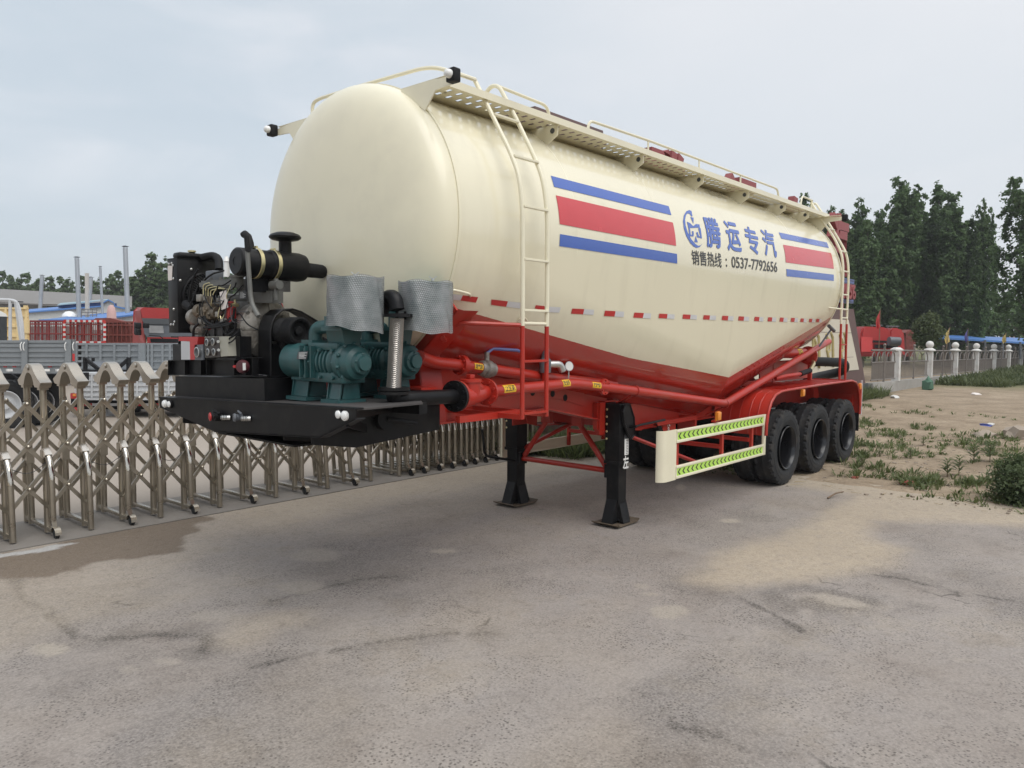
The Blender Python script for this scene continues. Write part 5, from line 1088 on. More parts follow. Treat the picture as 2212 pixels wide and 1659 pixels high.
def silencer(cx, cy, zb, zt, r, seed):
    rr = random.Random(seed)
    m = MB(); m.lathe([(.06, zb-.03), (.10, zb-.028), (r*.86, zb+.02), (r*.90, zb+.03), (r*.90, zt-.02), (r*.93, zt-.015), (r*.93, zt-.002), (.05, zt+.004), (0, zt+.004)], (cx, cy, 0), (0, 0, 1), 36); m.box((cx-.17, cy+.02, zb-.01), (cx+.02, cy+.15, zb+.07)); s = m.build('intake_silencer', 'teal', T)
    m = MB(); uv = m.bm.loops.layers.uv.new('UVMap'); n, h = 72, 10; V = []
    ph = [rr.uniform(0, 6) for _ in range(6)]
    for i in range(n+1):
        a = -2.9+5.75*i/n; row = []
        for k in range(h+1):
            u = k/h; rad_ = r*(1+.022*math.sin(3*a+ph[0])+.018*math.sin(7*a+ph[1]+3*u)+.012*math.sin(13*a+9*u+ph[2])+.02*(1-u)*math.sin(5*a+ph[3]))
            zlo = zb-.020+.030*math.sin(1.0*a+ph[4])+.007*math.sin(5*a+ph[5]); zhi = zt+.006+.008*math.sin(5*a+ph[2])
            if i > n-8: rad_ += .012*(i-n+8)
            ang = a+math.atan2(CAM[1]-cy, CAM[0]-cx)+.35
            row.append((m.bm.verts.new((cx+rad_*math.cos(ang), cy+rad_*math.sin(ang), zlo+(zhi-zlo)*u)), (a*r/.0155+.5*u*(zt-zb)/.0135, u*(zt-zb)/.0135)))
        V.append(row)
    for i in range(n):
        for k in range(h):
            q = [V[i][k], V[i+1][k], V[i+1][k+1], V[i][k+1]]; f = m.bm.faces.new([v for v, _ in q])
            for lp, (_, uvv) in zip(f.loops, q): lp[uv].uv = uvv
    o = m.build('bubble_wrap', mbub, s, smooth=60)
    return s
silencer(-6.6, -.905, 2.195, 2.545, .205, 3); silencer(-6.1, -1.105, 2.195, 2.530, .205, 5)
for cx, cy, zz in ((-6.6, -.90, 2.553), (-6.13, -1.22, 2.537)):
    m = MB(); m.cyl((cx, cy, zz), (cx, cy, zz+.02), .012, seg=8)
    for s in (1, -1): m.bar((cx, cy, zz+.012), (cx+.02*s, cy-.02*s, zz+.035), .014, .006)
    m.build('wing_nut', 'bolt', T)
# --- flexible hose and black pipe to the check valve
h0, h1 = X_(857.5, 690, -6.40), X_(850.5, 836, -6.40); ax = (h1-h0)
m = MB(); m.tube([h0+Vector((0, .0, .07)), h0+Vector((0, .02, .16)), h0+Vector((.02, .14, .17)), h0+Vector((.03, .22, .05))], .056, 14, round_=.09, rn=5); cyl_flange(m, h0+Vector((0, 0, .03)), (0, 0, 1), .095, .024, 6, .012); cyl_flange(m, h0+Vector((.08, 0, .03)), (0, 0, 1), .06, .024, 4, .010); m.build('outlet_pipe', 'black', T)
m = MB(); k = 46; prof = []
for i in range(k+1): prof.append((.0515+.0005*(i % 2), .04+(ax.length-.11)*i/k))
m.lathe([(.052, -.01), (.052, .03)]+prof+[(.052, ax.length-.06), (.055, ax.length)], h0, ax, 28)
fx = m.build('flexible_hose', 'braid', T)
t = M['braid'].node_tree; b = t.nodes['Principled BSDF']; P = N(t, 'ShaderNodeTexCoord').outputs['Object']
w1 = N(t, 'ShaderNodeTexWave', wave_type='BANDS', bands_direction='DIAGONAL'); w1.inputs['Scale'].default_value = 48; t.links.new(P, w1.inputs[0])
bp = N(t, 'ShaderNodeBump'); bp.inputs['Strength'].default_value = .8; bp.inputs['Distance'].default_value = .01; t.links.new(w1.outputs[0], bp.inputs['Height']); t.links.new(bp.outputs[0], b.inputs['Normal'])
m = MB(); cyl_flange(m, h1+Vector((0, 0, -.012)), (0, 0, 1), .115, .022, 8, .013); cyl_flange(m, h1+Vector((0, 0, -.042)), (0, 0, 1), .115, .022, 8, .013)
eb = X_(857, 862, -6.40); m.tube([h1+Vector((0, 0, -.04)), Vector((h1.x, h1.y, eb.z)), eb.lerp(pA, .35), pA], .058, 16, round_=.14, rn=6); cyl_flange(m, pA+dv*.0, dv, .128, .026, 8, .014); m.build('delivery_pipe', 'black', T)

# ------------------------------------------------------------------ folding gate
G = thing('folding_gate', 'stainless steel retractable lattice gate with arched tops across the yard entrance', 'gate', (-8.0, 3.3, 0))
def frame_proto(caster):
    m = MB()
    for yy in (.17, .70): m.tube([(0, yy, .03), (0, yy, 1.56)], .034, 12); m.box((-.042, yy-.042, 1.53), (.042, yy+.042, 1.56)); m.box((-.038, yy-.038, .70 if yy > .5 else .80), (.038, yy+.038, .86 if yy > .5 else .90))
    m.box((-.022, .0, .055), (.022, .87, .095), bev=.004)
    f = m.build('gate_frame', 'steel', G)
    half_o = [(.05, 1.612), (.09, 1.622), (.15, 1.642), (.21, 1.675), (.27, 1.725), (.32, 1.768), (.37, 1.792), (.435, 1.80)]
    half_i = [(.435, 1.712), (.37, 1.70), (.32, 1.665), (.285, 1.61), (.262, 1.575), (.255, 1.555), (.10, 1.555), (.085, 1.585), (.055, 1.60)]
    poly = half_o+[(.87-y, z) for y, z in half_o[-2::-1]]+[(.87-y, z) for y, z in half_i[::-1]][:-1]+half_i[1:] if 0 else half_o+[(.87-y, z) for y, z in half_o[-2::-1]]+[(.87-y, z) for y, z in half_i[::-1]]+half_i[1:]
    m = MB(); m.prism([(-.055, y, z) for y, z in poly], (.11, 0, 0)); bmesh.ops.bevel(m.bm, geom=[e for e in m.bm.edges if abs(e.verts[0].co.x-e.verts[1].co.x) < .001], offset=.006, segments=1, affect='EDGES')
    m.sphere((-.058, .435, 1.752), .028, 8, (.4, 1, 1)); m.build('arch_cap', 'archsteel', f, smooth=25)
    for s, y0 in ((1, 0.0), (-1, .87)):
        m = MB(); top = .90
        low = .16 if (caster and s == 1) else .02
        m.tube([(0, y0+s*.13, top-.02), (0, y0+s*.06, top-.09), (0, y0+s*.008, top-.20), (0, y0, top-.34), (0, y0, low)], .031, 12, round_=.08); k = m.build('knee_tube', 'steel', f)
        m = MB(); m.bar((0, y0+s*.155, top+.01), (0, y0+s*.075, top-.065), .068, .068, upv=(1, 0, 0), bev=.005); m.tube([(0, y0+s*.075, top-.065), (0, y0+s*.03, top-.13), (0, y0+s*.008, top-.20), (0, y0, top-.30)], .0318, 12); m.build('polished_elbow', 'chrome', k)
        if caster and s == 1:
            m = MB(); m.prism([(-.022, -.012, .205), (.022, -.012, .205), (.022, -.05, .12), (.0, -.056, .105), (-.022, -.05, .12)], (0, .004, 0)); n = 9
            for i in range(n-1):
                a, b_ = math.pi*(i/(n-1))*1.05-.1, math.pi*((i+1)/(n-1))*1.05-.1; r = .068
                m.quad((-.03, -.085-r*math.cos(a), .055+r*math.sin(a)), (.03, -.085-r*math.cos(a), .055+r*math.sin(a)), (.03, -.085-r*math.cos(b_), .055+r*math.sin(b_)), (-.03, -.085-r*math.cos(b_), .055+r*math.sin(b_)))
            m.build('caster_hood', 'steel', f, fix=False)
            m = MB(); m.lathe([(.0, -.02), (.025, -.02), (.03, -.014), (.048, -.018), (.052, -.012), (.052, .012), (.048, .018), (0, .02)], (0, -.085, .055), (1, 0, 0), 20); m.build('caster_wheel', 'tire', f)
    return f
pa_, pb_ = frame_proto(True), frame_proto(False)
gx = [-9.52, -9.14, -8.76, -8.38, -8.0, -7.637, -7.267, -6.902, -6.511, -6.155, -5.793, -5.431, -5.03, -4.66, -4.27, -3.86, -3.45, -3.11]
packed = [Y_(d, 905, 3.3).x for d in (862, 880, 894, 909, 925, 942, 957, 970, 983, 996, 1008, 1019, 1031, 1042, 1053)]
gx += packed; 
while gx[-1] < .5: gx.append(gx[-1]+.15)
for i, x in enumerate(gx):
    if x in packed or x > packed[0]: pr_ = pa_ if i % 2 else pb_
    else: pr_ = pa_ if i % 2 == 0 else pb_
    if i < 2: f = (pa_, pb_)[i]
    else: f = copy_tree(pr_, G)
    f.location = (x+8.0, 0, 0)
    if 15 <= i <= 18: f.rotation_euler = (0, (-.06, -.10, -.08, .0)[i-15], 0)
    else: f.rotation_euler = (0, random.uniform(-.012, .012), random.uniform(-.03, .03))
lv = [.52, .96, 1.40]
def lattice(xa, xb, xc, ysheets):
    """bars between the middle of one gap and the middle of the next, hinged on small pins"""
    m = MB(); ma, mb = (xa+xb)/2, (xb+xc)/2
    for yy in ysheets:
        for z0, z1, xp, xq in ((.52, .30, ma, xb), (.30, .52, xb, mb)):
            for dy in ((-.016,) if z0 < z1 else (.016,)): m.bar((xp, yy+dy, z0), (xq, yy+dy, z1), .026, .036)
        for k in range(2):
            for z0, z1, dy in ((lv[k], lv[k+1], -.016), (lv[k+1], lv[k], .016)): m.bar((ma, yy+dy, z0), (mb, yy+dy, z1), .026, .038, upv=(0, 0, 1))
        for z in lv: m.cyl((ma, yy-.045, z), (ma, yy+.05, z), .014, seg=8); m.sphere((ma, yy-.05, z), .021, 8)
    for z in (.30, .74, 1.18): m.cyl((xb, yy-.035, z), (xb, yy+.05, z), .009, seg=6)
    o = m.build('lattice', 'steel', G, smooth=30); o.data.transform(Matrix.Translation((8.0, 0, 0)))
for a, b2, c3 in zip(gx, gx[1:], gx[2:]): lattice(a, b2, c3, (.115,)); lattice(a, b2, c3, (.755,))
m = MB()
for x0, x1, z0 in ((-7.63, -7.27, .66), (-6.9, -6.5, .66), (-6.15, -5.8, .62), (-5.0, -4.65, .64)): m.tube([(x0, .12, z0+.10), ((x0+x1)/2, .08, z0), (x1, .12, z0+.12)], .004, 5, round_=.1)
o = m.build('cable', 'wire', G); o.data.transform(Matrix.Translation((8.0, 0, 0)))

# ------------------------------------------------------------------ things in the yard, seen over the gate
F2 = Vector((math.cos(yaw), math.sin(yaw), 0)); R2 = Vector((math.sin(yaw), -math.cos(yaw), 0)); UP = Vector((0, 0, 1))
W = D_
def face(m, pts, d, th, back=True): m.prism([W(x, y, d) for x, y in pts], F2*th)
def VD(px): v = Vector(ray(px, 723)); v.z = 0; return v.normalized()   # heading of a box that stands square behind its front
def rib(m, x0, y0, x1, y1, d, th): m.prism([W(x, y, d) for x, y in ((x0, y0), (x1, y0), (x1, y1), (x0, y1))], -F2*th)
def root(name, label, cat, px, depth, group=None):
    p = W(px, 800, depth); return thing(name, label, cat, (p.x, p.y, 0), group)
# grey drop-side truck
A = root('dropside_truck', 'grey flatbed truck with ribbed drop sides and double rear wheels beyond the gate', 'truck', 60, 16.6)
m = MB(); face(m, [(-120, 735), (147, 735), (147, 788), (-120, 788)], 16.6, .05); pan = m.build('side_panel', 'grey', A, smooth=0)
m = MB()
for y in (735, 744, 755, 766, 777, 785):
    for x0, x1 in ((-110, 47), (63, 141)): rib(m, x0, y, x1, y+5.5, 16.6, .022)
m.build('panel_rib', 'grey', pan, smooth=0)
m = MB(); rib(m, 49, 733, 61, 800, 16.58, .05); rib(m, 143, 733, 156, 803, 16.58, .05); m.prism([W(156, 733, 16.55), W(162, 733.5, 17.2), W(162, 800, 17.2), W(156, 803, 16.55)], F2*.03); face(m, [(-120, 789), (156, 789), (156, 806), (-120, 806)], 16.62, .12); m.build('bed_frame', 'grey', A, smooth=0)
m = MB()
for x in (7, 27, 50, 104, 134): face(m, [(x, 789.5), (x+8, 789.5), (x+8, 793.5), (x, 793.5)], 16.615, .004)
face(m, [(156.3, 764), (161.5, 764), (161.5, 780), (156.3, 780)], 16.55, .003); m.build('red_reflector', 'tred', A, smooth=0)
m = MB()
for x in (47, 53, 143, 160): m.tube([W(x, 739, 16.5), W(x-3.2, 744, 16.48), W(x-3, 752, 16.48), W(x-1, 757, 16.5)], .010, 6)
for x in (20, 100, 127): m.box(W(x, 799, 16.5)-Vector((.05, .05, .03)), W(x, 797, 16.5)+Vector((.05, .05, .0)))
m.build('side_latch', 'lens', A)
m = MB(); face(m, [(-120, 808), (150, 808), (150, 826), (-120, 826)], 17.2, .8); face(m, [(-120, 807), (22, 807), (48, 822), (40, 835), (30, 815), (-120, 818)], 16.7, .05); m.build('truck_chassis', 'blackm', A, smooth=0)
tw = tyre_mesh().build('rear_wheel', 'tire', A, smooth=28); ang = math.atan2(-R2.x, R2.y)
def place_wheel(o, px, py, depth, r=.548, lean=0.0):
    p = W(px, py, depth); s = r/.548; o.location = p-A.location if o.parent is A else p-o.parent.location; o.scale = (s, s, s); o.rotation_euler = (0, random.random(), math.atan2(F2.y, F2.x)-math.pi/2+lean)
m = MB(); m.lathe([(.30, -.13), (.31, -.15), (.29, -.155), (.27, -.10), (.20, -.03), (.12, -.06), (.10, -.12), (0, -.125)], (0, 0, 0), (0, 1, 0), 32, cap=False); rm = m.build('rim', 'lgrey', tw)
place_wheel(tw, 12, 873, 16.9, lean=.5); w2_ = copy_tree(tw, A); place_wheel(w2_, 85, 868, 17.6, lean=.5); w2_ = copy_tree(tw, A); place_wheel(w2_, 50, 870, 17.3, lean=.5)
# light grey truck with one side let down
B_ = root('flatbed_truck', 'light grey flatbed truck with its near side hinged down and far side up', 'truck', 260, 19)
m = MB(); face(m, [(176, 741), (420, 742), (420, 800), (176, 800)], 21.5, .05); pan = m.build('far_side', 'grey', B_, smooth=0)
m = MB()
for x in (164, 186, 216, 246, 278, 300, 312, 319, 327, 350, 366): rib(m, x, 741, x+5, 800, 21.5, .05)
for y in (741, 754, 766, 778, 792): rib(m, 166, y, 420, y+4.5, 21.5, .03)
rib(m, 300, 741, 314, 800, 21.45, .03); m.build('panel_rib', 'grey', pan, smooth=0)
m = MB(); m.prism([W(166, 800, 21.5), W(430, 800, 21.5), W(430, 806, 19.1), W(158, 806, 19.1)], -UP*.08); m.build('bed_floor', 'lgrey', B_, smooth=0)
m = MB(); face(m, [(163, 806), (430, 806), (430, 864), (163, 864)], 19.05, .05); pan = m.build('near_side', 'lgrey', B_, smooth=0)
m = MB()
for x in (163, 198, 228, 262, 296, 330, 364): rib(m, x, 806, x+3.5, 864, 19.05, .04)
for y in (806, 819, 830, 841, 852, 860): rib(m, 163, y, 430, y+4, 19.05, .03)
m.build('panel_rib', 'lgrey', pan, smooth=0)
m = MB(); face(m, [(162, 866), (430, 866), (430, 884), (162, 884)], 19.4, 1.2); face(m, [(153, 849), (162, 849), (162, 890), (153, 890)], 19.2, .1); m.build('truck_chassis', 'blackm', B_, smooth=0)
m = MB()
for k, x in enumerate(range(163, 400, 18)): face(m, [(x, 871), (x+18, 871), (x+18, 877), (x, 877)], 19.3-.0, .01) if k % 2 else None
m.build('under_rail', 'tred', B_, smooth=0)
m = MB(); [face(m, [(x, 871), (x+18, 871), (x+18, 877), (x, 877)], 19.3, .01) for k, x in enumerate(range(163, 400, 18)) if k % 2 == 0]; m.build('under_rail', 'twhite', B_, smooth=0)
m = MB(); face(m, [(152, 850), (164, 850), (164, 861), (152, 861)], 18.95, .05); tl = m.build('tail_lamp', 'tred', B_, smooth=0); m = MB(); face(m, [(157, 850.5), (163.5, 850.5), (163.5, 856), (157, 856)], 18.94, .01); m.build('indicator', 'amber', tl, smooth=0)
m = MB(); face(m, [(160, 880), (176, 880), (176, 887), (160, 887)], 18.9, .02); m.build('rear_reflector', 'fred', B_, smooth=0)
for px, dd in ((246, 19.6), (262, 20.6)):
    c = copy_tree(tw, B_); place_wheel(c, px, 885, dd, r=.50)
m = MB()
for x0, x1 in ((184, 216), (278, 250)): m.bar(W(x0, 772, 20.5), W(x0, 800, 20.5), .09, .09); m.bar(W(x0, 775, 20.5), W(x1, 800, 20.3), .06, .09)
m.bar(W(176, 801, 20.2), W(286, 801, 20.2), .08, .05); m.bar(W(201, 773, 21), W(201, 790, 21), .08, .06)
o = m.build('bracket_rack', 'blackm'); tag(o, 'black steel bracket frame lying on the light grey truck bed', 'frame')
m = MB(); p = [W(200, 781, 20.6), W(214, 785, 20.6), W(238, 792, 20.4), W(254, 799, 20.3), W(206, 800, 20.3)]; m.prism(p, F2*.5); o = m.build('tarp_bundle', 'sgrey'); tag(o, 'crumpled grey tarpaulin resting against the black bracket frame', 'tarpaulin')
# cab with a tubular rack
C_ = root('rack_truck', 'dark windowed truck cab with white roof and grey tubular headboard rack', 'truck', 20, 22)
m = MB(); m.prism([W(x, y, 22) for x, y in ((-60, 680), (15, 684), (16, 745), (-60, 745))], VD(10)*1.7); m.build('cab', 'glass', C_, smooth=0)
m = MB(); m.prism([W(-60, 668, 22), W(0, 671, 22), W(13, 678, 22), W(16, 684, 22), W(-60, 683, 22)], VD(10)*1.7); m.build('cab_roof', 'white', C_, smooth=0)
m = MB(); m.tube([W(-60, 646, 21.4), W(22, 648, 21.4), W(35, 651, 21.4), W(41, 664, 21.4), W(47, 695, 21.4), W(50, 738, 21.4)], .045, 8, round_=.12); m.tube([W(22, 649, 21.4), W(22, 738, 21.4)], .045, 8); m.bar(W(34, 652, 21.35), W(46, 738, 21.35), .05, .09); m.build('headboard_rack', 'lgrey', C_)
m = MB(); m.prism([W(x, y, 22.5) for x, y in ((-60, 735), (40, 737), (40, 800), (-60, 800))], VD(10)*2.0); m.build('truck_chassis', 'blackm', C_, smooth=0)
# yellow dump body
E_ = root('dump_body', 'pale yellow ribbed dump truck body standing behind the grey truck', 'dump body', 45, 26)
m = MB(); m.prism([W(x, y, 26) for x, y in ((-60, 664), (62, 667), (64, 748), (-60, 748))], VD(60)*4.2); pn = m.build('body_box', 'tank2', E_, smooth=0)
m = MB()
for x in (-20, 12, 38, 56): rib(m, x, 664, x+5, 746, 26, .07)
for y in (664, 681, 703, 724, 740): rib(m, -60, y, 62, y+4, 26, .05)
rib(m, 55, 660, 61, 668, 26, .12); rib(m, 56, 690, 64, 720, 26, .1); m.build('body_rib', 'tank2', pn, smooth=0)
m = MB(); m.prism([W(x, y, 26.2) for x, y in ((-60, 748), (62, 748), (62, 830), (-60, 830))], VD(55)*4.0); m.build('dump_chassis', 'blackm', E_, smooth=0)
# red stake-sided trucks
def stake(name, label, x0, x1, y0, y1, d, colr, border, ncol, depthm, step, grp):
    S_ = root(name, label, 'truck', (x0+x1)/2, d, grp)
    m = MB(); t_ = .04; sp = (x1-x0)/ncol
    for k in range(ncol+1): rib(m, x0+k*sp-.9, y0, x0+k*sp+.9, y1, d, .05)
    for y in (y0, y0+(y1-y0)*.13, y0+(y1-y0)*.55, y1-6): rib(m, x0, y, x1, y+(3.0 if y < y1-7 else 7), d, .045)
    for k in range(ncol):
        for j in range(4):
            if (k*7+j*3) % 5 == 0: rib(m, x0+k*sp+j*sp/4, y0, x0+k*sp+(j+1)*sp/4, y1, d+.02, .01)
            else: rib(m, x0+k*sp+j*sp/4+sp*.07, y0, x0+k*sp+j*sp/4+sp*.14, y1, d+.02, .02)
    m.build('stake_side', colr, S_, smooth=0)
    m = MB(); face(m, [(x0, y1), (x1, y1), (x1, y1+60), (x0, y1+60)], d+.2, depthm); m.build('truck_chassis', 'blackm', S_, smooth=0)
    m = MB()
    m.prism([W(x0, y1-2, d), W(x1, y1-2, d), W(x1, y1-1, d+depthm), W(x0, y1-1, d+depthm)], -UP*.05)
    for k in range(0, ncol+1): m.bar(W(x0+k*sp, y0+2, d+depthm*.97), W(x0+k*sp, y1, d+depthm*.97), .10, .05)
    m.bar(W(x0, y0+2, d+depthm*.97), W(x1, y0+2, d+depthm*.97), .12, .08); m.build('far_side', colr, S_, smooth=0)
    if border:
        mr_, mw = MB(), MB()
        def dash(xa, ya, xb, yb, n):
            for k in range(n):
                m_ = (mr_, mw)[k % 2]; a, b_ = k/n, (k+1)/n
                m_.bar(W(xa+(xb-xa)*a, ya+(yb-ya)*a, d-.06), W(xa+(xb-xa)*b_, ya+(yb-ya)*b_, d-.06), .09, .03, upv=tuple(F2))
        dash(x0, y0+1, x1, y0+2, 15); dash(x0+1, y0+2, x0+1, y1-4, 9); dash(x1-1, y0+2, x1-1, y1-4, 9); dash(x0, y1-6, x1, y1-5, 11)
        mr_.build('red_tape', 'tred', S_, smooth=0); mw.build('white_tape', 'twhite', S_, smooth=0)
    return S_
stake('stake_truck', 'maroon stake sided truck seen broadside, next to the pale yellow dump body', 62, 137, 692, 742, 33, 'brick', False, 5, 2.4, .3, 'red stake trucks')
stake('stake_truck', 'maroon stake truck rear outlined in red and white dashed tape', 138, 227, 692, 745, 30, 'brick', True, 6, 2.4, .3, 'red stake trucks')
S3 = stake('stake_truck', 'rusty oxide red stake truck with a raised top rack, left of the red cab', 227, 292, 694, 745, 31, 'oxide', False, 7, 2.4, .3, 'red stake trucks')
m = MB(); m.prism([W(202, 690, 31), W(207, 687, 31), W(238, 687, 31), W(268, 695, 31), W(270, 700, 31), W(204, 695, 31)], F2*.4); m.build('top_rack', 'oxide', S3, smooth=0)
m = MB(); face(m, [(228, 697), (292, 701), (292, 745), (228, 745)], 31.3, .1); m.build('inner_board', 'oxide', S3, smooth=0)
# red lorry cab
K_ = root('red_tractor', 'bright red high roof lorry cab with dark grey brow and wing mirrors', 'truck', 335, 24)
sd_ = lambda x, y: (x, y)
m = MB(); m.prism([W(x, y, 24) for x, y in ((303, 668), (310, 664), (420, 668), (420, 688), (308, 688), (305, 676))], F2*2.4); m.prism([W(x, y, 24.0) for x, y in ((318, 728.5), (420, 728.5), (420, 760), (318, 760))], F2*2.4); m.prism([W(288, 672, 26.2), W(296, 664, 26.2), W(310, 664, 24.05), W(303, 670, 24.05), W(309, 700, 24.05), W(316, 760, 24.05), W(286, 760, 26.2), W(287, 700, 26.2)], F2*.05); m.build('cab_body', 'tred2', K_, smooth=0)
m = MB(); m.prism([W(x, y, 23.98) for x, y in ((306, 687), (420, 690), (420, 702), (313, 700), (308, 694))], F2*.3); m.build('brow_visor', 'dkgrey', K_, smooth=0)
m = MB(); m.prism([W(x, y, 24.02) for x, y in ((308, 699), (420, 701), (420, 728), (318, 728), (312, 722))], F2*.3); wd = m.build('windscreen', 'sgrey', K_, smooth=0)
m = MB(); m.prism([W(x, y, 24.0) for x, y in ((321, 703), (352, 704), (354, 720), (323, 719))], F2*.01); m.build('sun_blind', 'lglass', wd, smooth=0)
m = MB(); m.prism([W(x, y, 23.97) for x, y in ((324, 731), (420, 733), (420, 741), (326, 740))], F2*.05); m.build('grille', 'blackm', K_, smooth=0)
m = MB(); m.prism([W(x, y, 25.1) for x, y in ((291, 696), (302, 697), (307, 724), (291, 722))], -F2*.05); m.build('door_window', 'glass', K_, smooth=0)
for x0, x1, y0, y1 in ((293, 303, 697, 710), (294, 302, 711, 724), (312, 319, 698, 709)):
    m = MB(); m.box(W((x0+x1)/2, (y0+y1)/2, 23.5)-Vector((.08, .08, (y1-y0)/F*23.5/2)), W((x0+x1)/2, (y0+y1)/2, 23.5)+Vector((.08, .08, (y1-y0)/F*23.5/2)), bev=.03); m.build('wing_mirror', 'blackm', K_)
m = MB(); m.tube([W(322, 724, 23.9), W(345, 726, 23.9), W(352, 731, 23.9)], .015, 5); m.build('wiper', 'blackm', K_)
m = MB(); face(m, [(286, 760), (420, 760), (420, 800), (286, 800)], 24.2, 2.2); m.build('truck_chassis', 'blackm', K_, smooth=0)
# a further red vehicle seen between engine and tank
V_ = root('red_lorry', 'red lorry cab with white roof dashes just left of the tank front', 'truck', 600, 24)
m = MB(); m.prism([W(x, y, 24) for x, y in ((540, 640), (590, 629), (604, 630), (640, 660), (650, 760), (540, 760))], F2*2.3); m.build('cab_body', 'tred2', V_, smooth=0)
m = MB(); face(m, [(552, 655), (606, 652), (616, 676), (550, 678)], 23.97, .02); m.build('windscreen', 'glass', V_, smooth=0); m = MB(); face(m, [(548, 700), (640, 700), (640, 714), (548, 714)], 23.96, .03); m.build('grille', 'blackm', V_, smooth=0)
m = MB(); face(m, [(545, 745), (645, 745), (645, 765), (545, 765)], 23.9, .1); m.build('front_bumper', 'dkgrey', V_, smooth=0)
m = MB(); [face(m, [(x, 639), (x+9, 639), (x+9, 643), (x, 643)], 23.98, .01) for x in (590, 605, 620)]; m.build('roof_dash', 'twhite', V_, smooth=0)
# sheds
mroofg = corrugated('grey_corrugated_sheet', (.19, .18, .17), 2.6, 2, .7, .7); mwallg = corrugated('pale_wall_sheet', (.50, .51, .50), 5.0, 0, .6, .3)
H_ = root('long_shed', 'long grey corrugated shed roof in front of the tree line', 'shed', 130, 70)
m = MB(); m.prism([W(-200, 613, 76), W(285, 640, 76), W(285, 664, 68), W(-200, 644, 68)], UP*-.15); m.build('roof', mroofg, H_, smooth=0)
m = MB(); m.prism([W(-200, 644.5, 68.3), W(280, 664.5, 68.3), W(280, 745, 68.3), W(-200, 745, 68.3)], F2*.2); wl = m.build('wall', mroofg, H_, smooth=0)
for x0, x1, y0, y1 in ((25, 49, 650, 672), (101, 124, 657, 676), (180, 200, 662, 676)):
    m = MB(); face(m, [(x0, y0+(x0-25)*.0), (x1, y0+1), (x1, y1), (x0, y1)], 68.25, .1); m.build('window', 'glass', wl, smooth=0)
H2 = root('white_shed', 'white walled shed with blue ridge monitor and blue edged roof', 'shed', 180, 52)
def z5(x, y): return (.1488*x, 548.6+.1488*y)
pts = [z5(*p) for p in ((300, 1050), (300, 855), (1480, 760), (1492, 712), (1570, 668), (1650, 708), (1655, 758), (1880, 808), (1880, 1050))]
m = MB(); m.prism([W(x, y, 52) for x, y in pts], VD(290)*9); m.build('wall', mwallg, H2, smooth=0)
m = MB(); top = pts[1:8]
for (xa, ya), (xb, yb) in zip(top, top[1:]): m.prism([W(xa, ya-1.6, 51.8), W(xb, yb-1.6, 51.8), W(xb, yb+1.2, 51.8), W(xa, ya+1.2, 51.8)], VD(290)*9.3)
m.prism([W(*z5(300, 850), 51.9), W(*z5(1100, 785), 51.9), W(*z5(1100, 755), 54), W(*z5(830, 768), 56), W(*z5(300, 812), 56)], UP*-.05); m.build('blue_roof', 'roofblue', H2, smooth=0)
m = MB(); m.prism([W(*z5(845, 745), 53), W(*z5(1480, 700), 53), W(*z5(1480, 762), 53), W(*z5(845, 780), 53)], F2*2); m.build('monitor_wall', mat('deep_blue_sheet', (.03, .06, .16), .6), H2, smooth=0)
m = MB(); m.prism([W(*z5(830, 738), 52.8), W(*z5(1575, 664), 52.8), W(*z5(1560, 655), 54.5), W(*z5(880, 712), 54.5)], UP*-.06); m.build('monitor_roof', mat('weathered_blue_sheet', (.24, .36, .42), .6, var=.2, vscale=.6, dirt=(.42, .34, .24), dirtamt=.8, dscale=.5), H2, smooth=0)
H3 = root('low_shed', 'low shed with plain blue sheet roof behind the red trucks', 'shed', 210, 42)
m = MB(); m.prism([W(*z5(560, 952), 42), W(*z5(1350, 945), 40), W(*z5(1960, 872), 40), W(*z5(1960, 828), 46), W(*z5(1450, 862), 46), W(*z5(740, 938), 46)], UP*-.08); m.build('blue_roof', 'roofblue', H3, smooth=0)
m = MB(); m.prism([W(*z5(1350, 950), 40.2), W(*z5(1950, 880), 40.2), W(*z5(1950, 1100), 40.2), W(*z5(1350, 1100), 40.2)], F2*.3); m.build('wall', mwallg, H3, smooth=0)
# flues
def flue(label, x0, y0, x1, y1, r, d, cap=True):
    q = W(x1, y1, d); o_ = thing('metal_flue', label, 'flue', (q.x, q.y, 0), 'metal flues above the sheds')
    p0, p1 = W(x0, y0, d), W(x1, y1, d); R_ = r/F*d; n = 22; prof = []
    L = (p0-p1).length
    for k in range(n*2+1): prof.append((R_*(1.0 if k % 2 else .965), L*k/(2*n)))
    m = MB(); m.lathe(prof, p1, p0-p1, 16)
    m.lathe([(R_*1.12, L*.47), (R_*1.12, L*.49)], p1, p0-p1, 16)
    m.cyl(p1, Vector((p1.x, p1.y, 0)), R_*.9, seg=10); m.build('pipe', 'flue', o_)
    if cap:
        ax_ = (p0-p1).normalized(); m = MB(); m.lathe([(R_*1.45, L+R_*.55), (0, L+R_*1.0)], p1, ax_, 16)
        for k in range(4): a = k*1.57; e = Vector((math.cos(a), math.sin(a), 0))*R_*.8; m.tube([p0+e, p0+e+ax_*R_*.7], R_*.08, 4)
        m.build('rain_hat', 'sgrey', o_)
    rebase(o_)
flue('short dull grey flue at the left, before the long shed', 91, 597, 86.5, 672, 4.0, 60); flue('tall bright ribbed flue with flat cap behind the tape edged stake truck', 166, 558, 171, 690, 4.6, 44); flue('squat dark topped flue just right of the concrete pole', 196.5, 601, 193.5, 660, 4.0, 60)
flue('thinnest silver flue with small cap by the shed gable', 216.5, 577, 222, 684, 2.7, 46); flue('tallest thick grey flue at the left of the red lorry cab', 270.5, 535, 276, 684, 5.0, 44)
